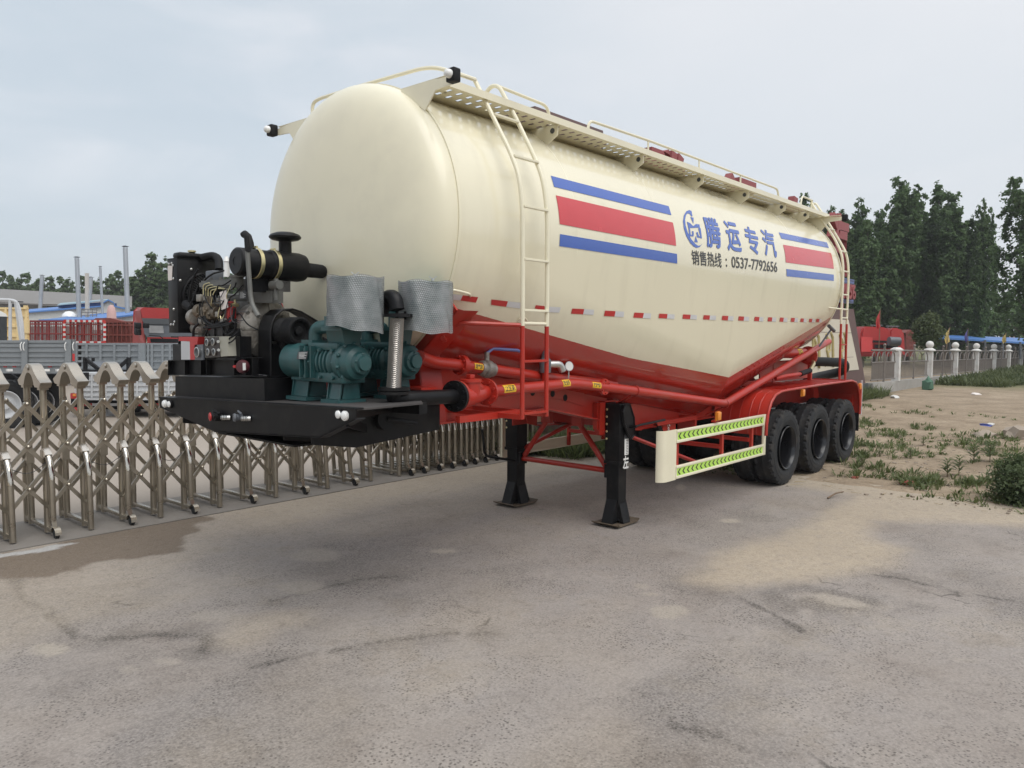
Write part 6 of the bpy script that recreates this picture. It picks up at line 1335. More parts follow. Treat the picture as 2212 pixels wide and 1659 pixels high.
q = W(187, 690, 43); PL = thing('concrete_pole', 'square weathered concrete pole between two flues', 'pole', (q.x, q.y, 0)); m = MB(); m.prism([W(183, 590, 43), W(189, 590, 43), W(190.5, 690, 43), W(184, 690, 43)], F2*.16); m.prism([W(184, 690, 43), W(190.5, 690, 43), W(190.5, 790, 43), W(184, 790, 43)], F2*.16); m.build('shaft', 'conc', PL, smooth=0)
m = MB(); [m.tube([W(176, y, 42.8), W(209, y, 42.8)], .02, 4) for y in (668, 675, 682)]; [m.tube([W(x, 667, 42.8), W(x, 690, 42.8)], .02, 4) for x in (176, 190, 200, 209)]; m.build('cage_rail', 'pinkrail', PL)
rebase(PL)
m = MB(); c = W(241, 684, 39.5); m.lathe([(0, .6), (.10, .58), (.17, .45), (.22, .2), (.24, -.35), (.0, -.4)], c, (0, 0, 1), 14); o = m.build('roof_ornament', mat('faded_pink', (.55, .36, .34), .7)); tag(o, 'small faded pink and yellow figure shape on the blue roof', 'ornament')
m = MB(); c = W(150, 684, 44); m.lathe([(.0, .32), (.2, .28), (.36, .12), (.40, 0), (0, -.02)], c, (0, 0, 1), 18); o = m.build('roof_vent', 'lens'); tag(o, 'white domed roof vent beside the tall ribbed flue', 'vent')
for r_ in (A, B_, C_, E_, K_, V_, H_, H2, H3): pass
for r_ in list(COL.objects):
    if r_.type == 'EMPTY' and r_.name.split('.')[0] in ('dropside_truck', 'flatbed_truck', 'rack_truck', 'dump_body', 'stake_truck', 'red_tractor', 'red_lorry', 'long_shed', 'white_shed', 'low_shed'):
        def sub(o, R0=r_.location):
            if o.type == 'MESH' and o.name.split('.')[0] not in ('rear_wheel', 'rim'): o.data.transform(Matrix.Translation(-R0))
            for c in o.children: sub(c)
        for c in r_.children: sub(c)

# ------------------------------------------------------------------ gateway sign behind the tanker
SY = 3.5; SYM = 3.3
SG = thing('entrance_sign', 'stone gateway sign with blue number panel and huge red letters behind the tanker', 'sign', (12, SY, 0))
m = MB(); o_ = [(15.7, 3.10), (18.35, 3.14), (20.0, .45), (8.0, .45), (9.6, 3.10)]; m.prism([(x, SYM, z) for x, z in o_], (0, .9, 0)); mon = m.build('stone_block', 'brown', SG, smooth=0)
m = MB(); m.prism([(x, SYM-.01, z) for x, z in ((17.75, 2.74), (19.1, .98), (8.9, .98), (10.2, 2.74))], (0, -.02, 0)); pn = m.build('cream_panel', 'stone', SG, smooth=0)
m = MB()
for z in (2.30, 1.45): m.box((9.3, SYM-.0345, z-.006), (18.4, SYM-.031, z+.006))
m.build('joint', 'brown', pn, smooth=0)
m = MB(); m.box((8.0, SYM-.05, -.3), (20.15, SYM+.95, .45)); m.build('dark_plinth', 'dkgrey', SG, smooth=0)
m = MB()
def stroke(pts, r): m.tube([(x, SYM-.04, z) for x, z in pts], [r*(.5+.5*math.sin(math.pi*(k+.6)/(len(pts)+.2))) for k in range(len(pts))], 6)
for x0 in (14.2, 15.5, 16.8): 
    stroke([(x0, 2.25), (x0+.12, 2.1), (x0+.16, 1.9), (x0+.1, 1.7)], .06); stroke([(x0+.45, 2.3), (x0+.62, 2.15), (x0+.70, 1.6), (x0+.75, 1.15), (x0+.6, 1.3)], .06); stroke([(x0+.1, 1.75), (x0+.28, 1.5), (x0+.35, 1.2)], .055); stroke([(x0+.25, 2.1), (x0+.4, 1.95), (x0+.36, 1.75)], .05); stroke([(x0+.2, 1.6), (x0+.5, 1.72)], .04); stroke([(x0-.1, 1.4), (x0+.05, 1.22), (x0+.2, 1.3)], .05)
m.build('brush_lettering', 'gold', pn)
m = MB(); m.box((13.6, SYM+.05, 3.34), (18.46, SYM+.35, 4.17)); bpn = m.build('blue_panel', 'signblue', SG, smooth=0)
m = MB()
for k in range(8): m.box((13.58, SYM+.03, 3.38+k*.105), (18.48, SYM+.049, 3.395+k*.105))
m.build('slat_gap', 'dkgrey', bpn, smooth=0)
m = MB()
for x in (14.0, 15.2, 16.5, 17.5): m.box((x, SYM+.1, 3.05), (x+.1, SYM+.25, 3.36))
m.build('panel_leg', 'signred', bpn, smooth=0)
b, (x0, y0, x1, y1) = text_bm('0537-7792656', extrude=.06, offset=.02)
for v in b.verts: v.co = Vector((13.75+(v.co.x-x0)/(x1-x0)*4.42, SYM-.03-v.co.z*1.4, 3.45+(v.co.y-y0)/(y1-y0)*.52))
m = MB(); m.add(b); m.build('number_lettering', 'signred', bpn, smooth=0)
for ch, xc, wd in (('腾', 5.62, 1.75), ('运', 9.6, 1.9), ('专', 13.3, 1.9), ('汽', 17.35, 1.75)):
    b, (x0, y0, x1, y1) = text_bm(ch, extrude=.06, offset=.035)
    for v in b.verts: v.co = Vector((xc-wd/2+(v.co.x-x0)/(x1-x0)*wd, SY+.1-v.co.z*1.6, 4.25+(v.co.y-y0)/(y1-y0)*2.12))
    m = MB(); m.add(b); m.build('letter', 'signred', SG, smooth=0)
m = MB()
for z in (4.5, 5.2, 5.8): m.box((4.6, SY+.22, z), (18.0, SY+.28, z+.06))
for x in (4.7, 9.0, 13.0, 16.4, 17.9): m.box((x, SY+.28, 3.0 if x > 9.5 else 0), (x+.1, SY+.38, 5.9))
m.build('support_frame', 'dkgrey', SG, smooth=0)
m = MB(); m.box((.92, SY+.1, -.2), (3.12, SY+1.2, 6.30), bev=.02); m.box((.88, SY+.05, 6.0), (3.16, SY+1.25, 6.06)); m.build('tower', 'brown', SG)
rebase(SG)

# ------------------------------------------------------------------ roadside fence
FY = 3.2
FN = thing('roadside_fence', 'white post fence with brown railings on a rendered low wall, running to the right', 'fence', (20.2, FY, 0))
def fz(x): return -.0125*(x-24)
px_ = [23.6, 29.0, 34.3, 39.7, 45.1, 50.4, 55.8, 61.2, 66.5, 72, 77.4, 82.8]
m = MB(); ends = [20.15]+px_
for xa, xb in zip(ends, ends[1:]): m.prism([(xa, FY-.12, -2), (xb, FY-.12, -2), (xb, FY-.12, .40+fz(xb)), (xa, FY-.12, .40+fz(xa))], (0, .26, 0))
m.build('base_wall', 'basec', FN, smooth=0)
for i, x in enumerate(px_):
    z = fz(x); m = MB(); m.box((x-.13, FY-.15, .39+z), (x+.13, FY+.13, 1.60+z), bev=.01)
    m.lathe([(.23, 1.60+z), (.25, 1.62+z), (.25, 1.67+z), (.15, 1.73+z), (.12, 1.75+z), (0, 1.755+z)], (x, FY-.01, 0), (0, 0, 1), 4 if i == 0 else 16); o = m.build('post', 'postw', FN, smooth=20)
    if i: m = MB(); m.sphere((x, FY-.01, 1.90+z), .17, 18); m.build('ball', 'postw', o)
for i, (xa, xb) in enumerate(zip(ends, ends[1:])):
    if i > 8: break
    m = MB(); a, b2 = xa+.12, xb-.14
    za, zb = fz(a), fz(b2)
    for h, r_ in ((1.62, .035), (1.16, .028), (.50, .025)): m.tube([(a, FY, h+za), (b2, FY, h+zb)], r_, 8)
    n = 26 if i < 6 else 14
    for k in range(1, n):
        x = a+(b2-a)*k/n; m.tube([(x, FY, .50+fz(x)), (x, FY, 1.16+fz(x))], .016, 4, cap=False)
    na = 5
    for k in range(na):
        xm_ = a+(b2-a)*(k+.5)/na; w_ = (b2-a)/na*.40; z = fz(xm_); m.tube([(xm_+w_*math.cos(t_*math.pi/8), FY, 1.16+z+.40*math.sin(t_*math.pi/8)) for t_ in range(9)], .022, 6)
    xm_ = (a+b2)/2; m.tube([(xm_, FY-.02, .40+fz(xm_)), (xm_, FY-.02, 1.78+fz(xm_))], .04, 8); m.sphere((xm_, FY-.02, 1.83+fz(xm_)), .06, 8)
    m.build('railing', 'pinkrail', FN)
rebase(FN)
# flags on thin poles along the fence
def flag(label, x0, y0, x1, y1, fx, fy0, fy1, wd, mt_, dy=.35):
    p0, p1 = Y_(x0, y0, FY+.1), Y_(x1, y1, FY+.1); o_ = thing('flag', label, 'flag', (p0.x, p0.y, p0.z-.6), 'flags along the fence')
    m = MB(); m.tube([p0-Vector((0, 0, .6)), p0, p1], .016, 6); m.build('pole', 'stick', o_)
    s = (p1-Vector(CAM)).dot(Vector(fwd))/F; m = MB(); n = 8; top, bot = p1-Vector((0, 0, .03)), p1-Vector((0, 0, (fy1-fy0)*s))
    for k in range(n):
        for j in range(3):
            def q(a, b_): 
                t_ = a/n; wdt = wd*s*(b_/3)*(.45+.55*math.sin(t_*2.6)); return top.lerp(bot, t_)+R2*(wdt*(1 if fx >= x1 else -1))+F2*(.06*math.sin(b_*2.2+t_*4))-UP*(b_*.05)
            m.quad(q(k, j), q(k, j+1), q(k+1, j+1), q(k+1, j))
    m.build('cloth', mt_, o_, fix=False); rebase(o_)
flag('drooping red flag on a thin pole before the red truck cabs', 1897, 790, 1902, 668, 1895, 668, 706, 8, 'fred')
flag('pale yellow flag nearest the round bush', 2037, 795, 2052, 707, 2045, 707, 738, 10, 'fyellow'); flag('dark purple flag hanging by the blue canopy', 2091, 790, 2091, 709, 2086, 709, 735, 6, 'purple')
flag('faded yellow flag further along, right of the purple one', 2170, 790, 2174, 718, 2168, 718, 738, 8, 'fyellow'); flag('green flag at the far right beside the tall tree', 2200, 790, 2203, 727, 2198, 727, 746, 8, 'fgreen')
# red trucks behind the fence
def cab(name, label, pts, d, rack):
    S_ = root(name, label, 'truck', sum(p[0] for p in pts)/len(pts), d, 'red cabs behind the fence'); m = MB(); m.prism([W(x, y, d) for x, y in pts], F2*2.3); bmesh.ops.bevel(m.bm, geom=m.bm.edges[:], offset=.09, segments=2, affect='EDGES'); m.build('cab_body', 'tred2', S_)
    m = MB()
    for x in rack[0]: m.tube([W(x, rack[1]+4, d+.3), W(x, rack[1], d+.3)], .02, 5)
    m.tube([W(rack[0][0]-4, rack[1]+.5, d+.3), W(rack[0][-1]+4, rack[1]+1.0, d+.3)], .022, 6); m.build('air_horn', 'sgrey', S_)
    return S_
S1_ = cab('red_lorry_cab', 'red lorry cab with roof horns and roller below, left one behind the fence', [(1860, 716), (1866, 705), (1915, 707), (1926, 716), (1926, 770), (1858, 770)], 38, ((1884, 1893, 1902), 702))
m = MB(); m.cyl(W(1920, 737, 37.5), W(1943, 738, 37.5), .22, seg=14); m.build('roller', 'sgrey', S1_)
m = MB(); face(m, [(1861, 727), (1885, 729), (1885, 760), (1861, 760)], 37.9, .05); m.build('side_door', 'fred', S1_, smooth=0)
m = MB(); face(m, [(1886, 735), (1940, 737), (1940, 741), (1886, 740)], 37.85, .05); face(m, [(1890, 744), (1940, 745), (1940, 752), (1890, 752)], 37.85, .05); m.build('chassis_gap', 'blackm', S1_, smooth=0)
S2_ = cab('red_lorry_cab', 'red lorry cab with roof horns, right one beside the rusty stake body', [(1922, 718), (1926, 708), (1944, 709), (1954, 716), (1957, 770), (1920, 770)], 40, ((1918, 1928, 1938), 704))
S4_ = root('stake_trailer', 'short rusty stake truck body between the red cabs and round bush', 'truck', 1965, 42, None); m = MB()
for x in (1957, 1961, 1965, 1969, 1974): rib(m, x, 718-abs(x-1966)*-.2, x+2.2, 770, 42, .06)
for y in (718, 730, 745, 758): rib(m, 1956, y, 1976, y+3, 42, .05)
m.prism([W(1956, 719, 42), W(1966, 712, 42), W(1976, 718, 42)], F2*2); face(m, [(1957, 722), (1976, 722), (1976, 770), (1957, 770)], 43, .2); m.build('stake_side', 'oxide', S4_, smooth=0)
CN = root('blue_canopy', 'long open canopy with blue sheet roof behind the white fence', 'canopy', 2120, 55)
m = MB(); m.prism([W(2005, 727, 52), W(2060, 724, 56), W(2330, 735, 62), W(2330, 746, 55)], UP*-.12); m.build('blue_roof', 'roofblue', CN, smooth=0)
m = MB()
for x in (2015, 2052, 2090, 2128, 2166, 2204, 2242): m.tube([W(x, 728+(x-2005)*.055, 53), W(x, 775, 53)], .07, 6)
m.tube([W(2010, 735, 54), W(2300, 752, 56)], .06, 5); m.build('canopy_post', 'sgrey', CN)
m = MB(); face(m, [(2010, 738), (2300, 750), (2300, 790), (2010, 790)], 60, .2); m.build('back_wall', mat('dark_shed_back', (.05, .05, .045), .8), CN, smooth=0)
m = MB(); m.prism([W(2160, 732, 75), W(2205, 732, 75), W(2200, 722, 80), W(2172, 722, 80)], UP*-.1); m.prism([W(2162, 733, 75.5), W(2203, 733, 75.5), W(2203, 750, 75.5), W(2162, 750, 75.5)], F2*4); o = m.build('far_house', mat('faded_tile', (.34, .22, .19), .8), None, smooth=0); tag(o, 'low far house with faded pinkish roof above the blue canopy', 'house')
for k, (y0, y1) in enumerate(((493.6, 481), (504, 491), (513, 500), (560, 553), (636, 633))):
    a, b2 = W(2060, y0+(y0-y1)*1.1, 62), W(2330, y1-(y0-y1)*2.7, 62); m = MB(); m.tube([a.lerp(b2, i/12)-UP*(.25*math.sin(math.pi*i/12)) for i in range(13)], .018, 4, cap=False); o = m.build('power_line', 'wire'); tag(o, ('topmost wire', 'second wire from the top', 'third wire from the top', 'fourth wire down', 'lowest wire')[k]+' strung between the poplars and the right hand tree', 'wire', 'overhead wires')
for r_ in list(COL.objects):
    if r_.type == 'EMPTY' and r_.name.split('.')[0] in ('red_lorry_cab', 'stake_trailer', 'blue_canopy'): rebase(r_)

# ------------------------------------------------------------------ trees
def leafmat(name, lo, hi, scale=.9):
    m = bpy.data.materials.new(name); m.use_nodes = True; t = m.node_tree; b = t.nodes['Principled BSDF']
    P = N(t, 'ShaderNodeTexCoord').outputs['Object']; oi = N(t, 'ShaderNodeObjectInfo').outputs['Random']
    c = mixc(t, mrange(t, noise(t, P, scale, 4), .34, .66), lo, hi); c = mixc(t, mrange(t, noise(t, P, 9, 2), .45, .75, 0, .5), c, tuple(x*1.5 for x in hi))
    c = mixc(t, mrange(t, oi, 0, 1, 0, .25), c, tuple(x*.6 for x in lo))
    t.links.new(c, b.inputs['Base Color']); b.inputs['Roughness'].default_value = .55; b.inputs['Specular IOR Level'].default_value = .35
    tr = N(t, 'ShaderNodeBsdfTranslucent'); t.links.new(c, tr.inputs[0]); mx = N(t, 'ShaderNodeMixShader'); mx.inputs[0].default_value = .42
    t.links.new(b.outputs[0], mx.inputs[1]); t.links.new(tr.outputs[0], mx.inputs[2]); t.links.new(mx.outputs[0], t.nodes['Material Output'].inputs[0]); return m
mpop = leafmat('poplar_leaves', (.070, .125, .046), (.13, .20, .080)); mpopl = leafmat('paler_poplar_leaves', (.075, .125, .050), (.14, .20, .085)); mbush = leafmat('bush_leaves', (.075, .11, .048), (.14, .18, .085), 3)
def leaves(pts, size, seed, jitter=1.0):
    """one small folded leaf clump per point"""
    r = np.random.default_rng(seed); n = len(pts); pts = np.asarray(pts)
    out_ = pts-pts.mean(0); out_[:, 2] = 0; out_ /= np.linalg.norm(out_, axis=1)[:, None]+1e-6      # leaves turn their faces up and outwards
    nrm = r.normal(size=(n, 3))*.55+out_*.6+np.array([0, 0, .65]); nrm /= np.linalg.norm(nrm, axis=1)[:, None]
    a = r.normal(size=(n, 3)); a -= nrm*(a*nrm).sum(1)[:, None]; a /= np.linalg.norm(a, axis=1)[:, None]; b = np.cross(nrm, a)
    s = size*r.uniform(.55, 1.35, n)[:, None]; c = np.cross(a, b)*s*.22
    V = np.stack([pts-a*s*.5, pts+b*s*.34+c, pts+a*s*.55, pts-b*s*.34+c], 1).reshape(-1, 3)
    i = np.arange(n)*4; Fq = np.concatenate([np.stack([i, i+1, i+2], 1), np.stack([i, i+2, i+3], 1)])
    return V, Fq
def mesh_from(name, V, Fq, m, parent=None):
    me = bpy.data.meshes.new(name); me.vertices.add(len(V)); me.vertices.foreach_set('co', np.asarray(V, np.float32).reshape(-1)); nf = len(Fq); k = Fq.shape[1]
    me.loops.add(nf*k); me.loops.foreach_set('vertex_index', np.asarray(Fq, np.int32).reshape(-1)); me.polygons.add(nf); me.polygons.foreach_set('loop_start', np.arange(nf, dtype=np.int32)*k); me.update(calc_edges=True); me.validate()
    me.materials.append(m); o = bpy.data.objects.new(name, me); COL.objects.link(o)
    if parent is not None: o.parent = parent
    return o
def poplar(label, H, Wd, seed, nl, lm, lsize=.26, base=.05, spread=.28):
    r = np.random.default_rng(seed); T_ = thing('poplar_tree', label, 'tree', (0, 0, 0), 'poplars behind the yard')
    tr = MB(); lean = r.normal(0, .012, 2)
    def trunk(h): return np.array([lean[0]*h+.08*math.sin(h*.5+seed), lean[1]*h, h])
    hs = np.linspace(0, H*.96, 10); tr.tube([trunk(h) for h in hs], [max(.02, .018*H*(1-h/H)+.02) for h in hs], 7)
    plumes = [(trunk(H*.30), trunk(H*.985), .22)]; nb = 26
    for k in range(nb):
        h0 = H*(base+.62*(k/nb)); L = min(H*r.uniform(.24, .46)*(1-.2*k/nb), H*r.uniform(.80, .97)-h0); ang = k*2.4+r.uniform(-.4, .4); sp = Wd*r.uniform(.16, .46)*(1-.25*k/nb)
        p0 = trunk(h0); p1 = p0+np.array([math.cos(ang)*sp, math.sin(ang)*sp, L]); plumes.append((p0, p1, r.uniform(.13, .19))); mid = (p0+p1)/2+np.array([math.cos(ang), math.sin(ang), -.8])*sp*.22
        tr.tube([p0, mid, p1], [.010*H*.35+.01, .02, .008], 4)
    tr.build('trunk', 'bark', T_)
    pts = []; wts = np.array([np.linalg.norm(b-a)*(1.0 if i else 1.6) for i, (a, b, _) in enumerate(plumes)]); wts /= wts.sum()
    for (a, b, q), wt in zip(plumes, wts):
        n = int(nl*wt); nclump = max(5, n//16); tt = r.beta(1.7, 1.25, nclump); bow = (b-a)*[1, 1, 0]*.22; cs = a+(b-a)*tt[:, None]+bow*np.sin(math.pi*tt)[:, None]
        rad = Wd*q*(1.0-.50*tt)[:, None]; cs = cs+r.normal(0, .42, (nclump, 3))*rad*[1, 1, 1.0]
        idx = r.integers(0, nclump, n); pts.append(cs[idx]+r.normal(0, 1, (n, 3))*rad[idx]*.20)
    V, Fq = leaves(np.concatenate(pts), lsize, seed); mesh_from('crown', V, Fq, lm, T_)
    return T_
protos = [poplar('', 14.5, 4.3, 11+k, 21000, mpop, .27) for k in range(4)]
spots = [(1723, 408, 60, 'slim poplar peeking above the tank end, leftmost of the right hand row'), (1786, 440, 58, 'short slim poplar tip left of the rear ladder'), (1832, 430, 60, 'poplar directly behind the upright red sign letter'), (1860, 466, 55, 'low poplar filling the left edge of the tree clump'), (1889, 446, 62, 'medium poplar just left of the tallest double tipped poplar'), (1925, 378, 58, 'tallest poplar with twin tips in the right hand row'), (1960, 393, 62, 'broad dark poplar right of the tallest one'), (2008, 390, 60, 'narrow pointed poplar in the middle of the row'), (2050, 404, 57, 'rounded bright topped poplar right of the middle'), (2080, 470, 60, 'lower poplar filling the gap before the last spire'), (2112, 427, 56, 'last narrow spire of the row with sky to its right')]
first = [True]*4
for i, (px, py, d, lab) in enumerate(spots):
    k = i % 4; top = W(px, py, d); q = W(px, 745, d)
    if first[k]: o = protos[k]; first[k] = False
    else: o = copy_tree(protos[k])
    s = top.z/14.6; o.location = (q.x, q.y, 0); o.scale = (s*(.72 if i in (0, 1) else 1), s*(.72 if i in (0, 1) else 1), s); o.rotation_euler = (0, 0, random.uniform(0, 6.28)); o['label'] = lab
    if i >= 9: o.scale = (s*.62, s*.62, s)
bigt = poplar('large dark poplar cut off by the right edge of the photo', 12.8, 5.4, 71, 17000, mpop, .24, base=.12, spread=.4); q = W(2232, 745, 46); bigt.location = (q.x, q.y, 0); bigt.scale = (1.0, 1.0, 1.01); bigt['group'] = 'poplars behind the yard'
lp = [poplar('', 10.5, 4.0, 31+k, 5200, mpopl, .38) for k in range(3)]
for p_ in lp: p_['group'] = 'tree row beyond the sheds'
lw = ['leftmost poplar of the far row beyond the long shed']
tops = [(-10, 598), (12, 590), (30, 594), (48, 597), (66, 594), (84, 602), (98, 606), (118, 602), (140, 597), (158, 604), (178, 600), (196, 596), (212, 604), (236, 606), (252, 584), (268, 598), (286, 606), (302, 582), (322, 566), (338, 552), (352, 566), (368, 560), (386, 575)]
tops += [(410, 590), (436, 582), (462, 596), (490, 588), (520, 594), (556, 586), (600, 592)]
near = ['at the very left edge of the photo', 'left of the short dull flue', 'with a pointed tip left of the short dull flue', 'left neighbour of the short dull flue', 'rising behind the short dull flue', 'right behind the short dull flue', 'a little right of the short dull flue', 'between the short dull flue and the tall ribbed flue, first', 'midway between the short dull and tall ribbed flues', 'touching the left of the tall ribbed flue', 'between the tall ribbed flue and the concrete pole', 'behind the squat flue', 'right of the thinnest flue foot', 'just right of the thinnest flue', 'with a tall tip left of the tallest grey flue', 'behind the tallest grey flue', 'low, right of the tallest grey flue', 'left shoulder of the tall clump above the red cab', 'second of the tall clump above the red cab', 'highest tree of the clump above the red cab', 'touching the radiator outline', 'hidden mostly by the radiator', 'behind the engine and air cleaner']+['wholly or mostly hidden behind the tanker front']*7
for i, (px, py) in enumerate(tops):
    d = 105 if px < 300 else 80; k = i % 3; o = lp[k] if i < 3 else copy_tree(lp[k]); top = W(px, py-4, d); q = W(px, 740, d); s = top.z/10.5; o.location = (q.x, q.y, 0); o.scale = (s*1.15, s*1.15, s); o.rotation_euler = (0, 0, random.uniform(0, 6.28)); o['label'] = ('far poplar '+near[i]); o['group'] = 'tree row beyond the sheds'
m = MB(); V = []; r = np.random.default_rng(5)
for x in np.linspace(-60, 420, 90): p = W(x, 735, 118); V.append(np.array(p)+r.normal(0, 1, (60, 3))*[1.6, 1.6, 1.0]+[0, 0, r.uniform(1.5, 5)])
V = np.concatenate(V); o = mesh_from('far_thicket', *leaves(V, .8, 3), mpopl); o['kind'] = 'stuff'
V = []
for x in np.linspace(1840, 2300, 90): p = W(x, 735, 72); V.append(np.array(p)+r.normal(0, 1, (80, 3))*[1.4, 1.4, .9]+[0, 0, r.uniform(0.5, 3.5)])
o = mesh_from('hedge_row', *leaves(np.concatenate(V), .5, 4), mpop); o['kind'] = 'stuff'
def bush(name, label, centre, rad, n, size, seed, mt_, cat='bush'):
    r = np.random.default_rng(seed); T_ = thing(name, label, cat, (centre[0], centre[1], max(0, centre[2]-rad[2])))
    nc = max(10, n//30); d = r.normal(size=(nc, 3)); d /= np.linalg.norm(d, axis=1)[:, None]; cs = d*r.uniform(.3, 1, nc)[:, None]**.5*np.array(rad); idx = r.integers(0, nc, n)
    P = cs[idx]+r.normal(0, .13, (n, 3))*np.array(rad)+np.array(centre); P[:, 2] = np.maximum(P[:, 2], .02)
    V, Fq = leaves(P-np.array(T_.location), size, seed); mesh_from('foliage', V, Fq, mt_, T_)
    m = MB(); 
    for k in range(6): c_ = cs[k]+np.array(centre)-np.array(T_.location); m.tube([(0, 0, -.1), c_*.5, c_], [.02, .012, .006], 5)
    m.build('stem', 'bark', T_); return T_
c = W(2005, 716, 36); bush('round_bush', 'light green round bushy tree between the red trucks and blue canopy', tuple(c), (.62, .62, .80), 3800, .11, 8, leafmat('pale_bush_leaves', (.06, .085, .035), (.12, .15, .065), 2))

# ------------------------------------------------------------------ weeds on the earth
mgrass = leafmat('weed_green', (.085, .115, .04), (.16, .19, .075), 2.5); mdry = mat('dry_straw', (.34, .27, .16), .9, var=.3)
def gz_(x, y): return float(zearth(np.array([[x]]), np.array([[y]]))[0, 0])
def tufts(centres, nb, h, w, seed, spreadr):
    r = np.random.default_rng(seed); C = np.repeat(np.asarray(centres), nb, 0); n = len(C); a = r.uniform(0, 6.28, n); tilt = r.uniform(.15, 1.1, n); L = h*r.uniform(.4, 1.25, n)*np.repeat(r.uniform(.6, 1.3, len(centres)), nb)
    base = C+np.stack([np.cos(a), np.sin(a), 0*a], 1)*(spreadr*r.uniform(0, 1, n))[:, None]; dirv = np.stack([np.cos(a)*np.sin(tilt), np.sin(a)*np.sin(tilt), np.cos(tilt)], 1)
    side = np.stack([-np.sin(a), np.cos(a), 0*a], 1)*(w*r.uniform(.5, 1.3, n))[:, None]
    mid = base+dirv*(L*.55)[:, None]; tip = base+dirv*L[:, None]*[1.25, 1.25, .85]
    V = np.stack([base-side*.4, base+side*.4, mid+side, tip, mid-side], 1).reshape(-1, 3); i = np.arange(n)*5
    return V, np.concatenate([np.stack([i, i+1, i+2], 1), np.stack([i, i+2, i+4], 1), np.stack([i+4, i+2, i+3], 1)])
r = np.random.default_rng(17); cs = []
X = r.uniform(1.0, 17, 9000); Y = r.uniform(-6.5, 2.9, 9000); dens = fbm(X*.55, Y*.55, 90); keep = r.uniform(0, 1, 9000) < sstep(.50, .66, dens)*(.14+.28*sstep(11, 3, X))*(1-.8*sstep(9, 13, X)); X, Y = X[keep], Y[keep]
cs = np.stack([X, Y, zearth(X, Y)], 1); o = mesh_from('weeds', *tufts(cs, 12, .11, .013, 21, .08), mgrass); o['kind'] = 'stuff'
patch = []
for dx, dy, n, sp in ((1855, 985, 22, .30), (1880, 965, 16, .25), (1925, 945, 14, .25), (1870, 1008, 16, .22), (1840, 1030, 8, .15), (1990, 1048, 26, .22), (2030, 1042, 16, .2), (2110, 1046, 20, .22), (1960, 1030, 14, .25), (2010, 925, 12, .25), (1870, 915, 12, .25), (1970, 895, 8, .2), (2160, 955, 26, .5), (2120, 960, 14, .3), (1858, 880, 16, .4), (1862, 860, 14, .3), (2200, 945, 25, .5)):
    p = Z_(dx, dy, 0.); q = np.array([[p.x, p.y, 0]])+r.normal(0, 1, (n, 3))*[sp, sp, 0]; q[:, 2] = zearth(q[:, 0], q[:, 1]); patch.append(q)
patch = np.concatenate(patch); patch = patch[patch[:, 0] > .95]; o = mesh_from('weed_patch', *tufts(patch, 14, .13, .013, 22, .11), mgrass); o['kind'] = 'stuff'
# tall grass under and behind the trailer, along the gate end and by the fence
q = np.stack([r.uniform(.5, 6, 900), r.uniform(2.3, 3.4, 900), np.zeros(900)], 1); q2 = np.stack([r.uniform(15, 20.3, 260), r.uniform(2.5, 3.35, 260), np.zeros(260)], 1); q3 = np.stack([r.uniform(-.1, .9, 260), r.uniform(3.2, 4.2, 260), np.zeros(260)], 1)
o = mesh_from('tall_grass', *tufts(np.concatenate([q, q2, q3]), 10, .42, .012, 23, .12), mgrass); o['kind'] = 'stuff'
q = np.stack([r.uniform(29, 75, 5200), r.uniform(-2.2, 3.0, 5200), np.zeros(5200)], 1); q = q[q[:, 1] > .6+(-.02)*(q[:, 0]-29)*2-1.2*fbm(q[:, 0]*.3, q[:, 1]*.3, 4)]
o = mesh_from('meadow_grass', *tufts(q, 7, .42, .03, 24, .25), leafmat('meadow_green', (.06, .085, .03), (.12, .14, .055), .6)); o['kind'] = 'stuff'
def plant(label, dx, dy, h, seed, n=34):
    p = Z_(dx, dy, 0.); T_ = thing('weed_plant', label, 'weed', (p.x, p.y, gz_(p.x, p.y)), 'leafy weeds on the sandy verge'); rr = random.Random(seed); m = MB(); m.tube([(0, 0, -.02), (0.01, 0, h*.8)], [.008, .003], 5); m.build('stem', 'stick', T_)
    m = MB()
    for k in range(n):
        a = k*2.4+rr.uniform(-.2, .2); z = h*(.15+.75*k/n); L = h*rr.uniform(.45, .65)*(1-.35*k/n); d = Vector((math.cos(a), math.sin(a), .55)); e = Vector((-math.sin(a), math.cos(a), 0))*L*.13; b0 = Vector((0, 0, z)); m1 = b0+d*L*.5; t_ = b0+Vector((math.cos(a)*L, math.sin(a)*L, L*.28))
        m.quad(b0, m1+e, t_, m1-e)
    m.build('leaves', mgrass, T_, fix=False)
for lab, dx, dy, h, s in (('bushiest leafy weed at the right verge, left of the big bush', 2103, 1000, .40, 1), ('upright leafy weed between the bushiest weed and the big bush', 2138, 1000, .42, 2), ('spiky leafy weed in front of the bushiest weed', 2046, 1030, .32, 3), ('leafy weed touching the spiky weed on its right', 2071, 1028, .34, 4), ('small rosette weed in the middle of the bare sand', 1966, 992, .22, 5), ('low dark weed right of the small rosette', 1994, 962, .20, 6), ('tiny weed clump nearest the rearmost tyre', 1900, 985, .16, 7), ('small weed in front of the rear tyres, nearest the brick piece', 1862, 1010, .2, 8)): plant(lab, dx, dy, h, s)
p = Z_(2200, 1092, 0.); bush('roadside_bush', 'dense green bush at the right edge of the sandy verge', (p.x+.20, p.y-.06, .26), (.40, .40, .36), 8000, .04, 9, mbush)
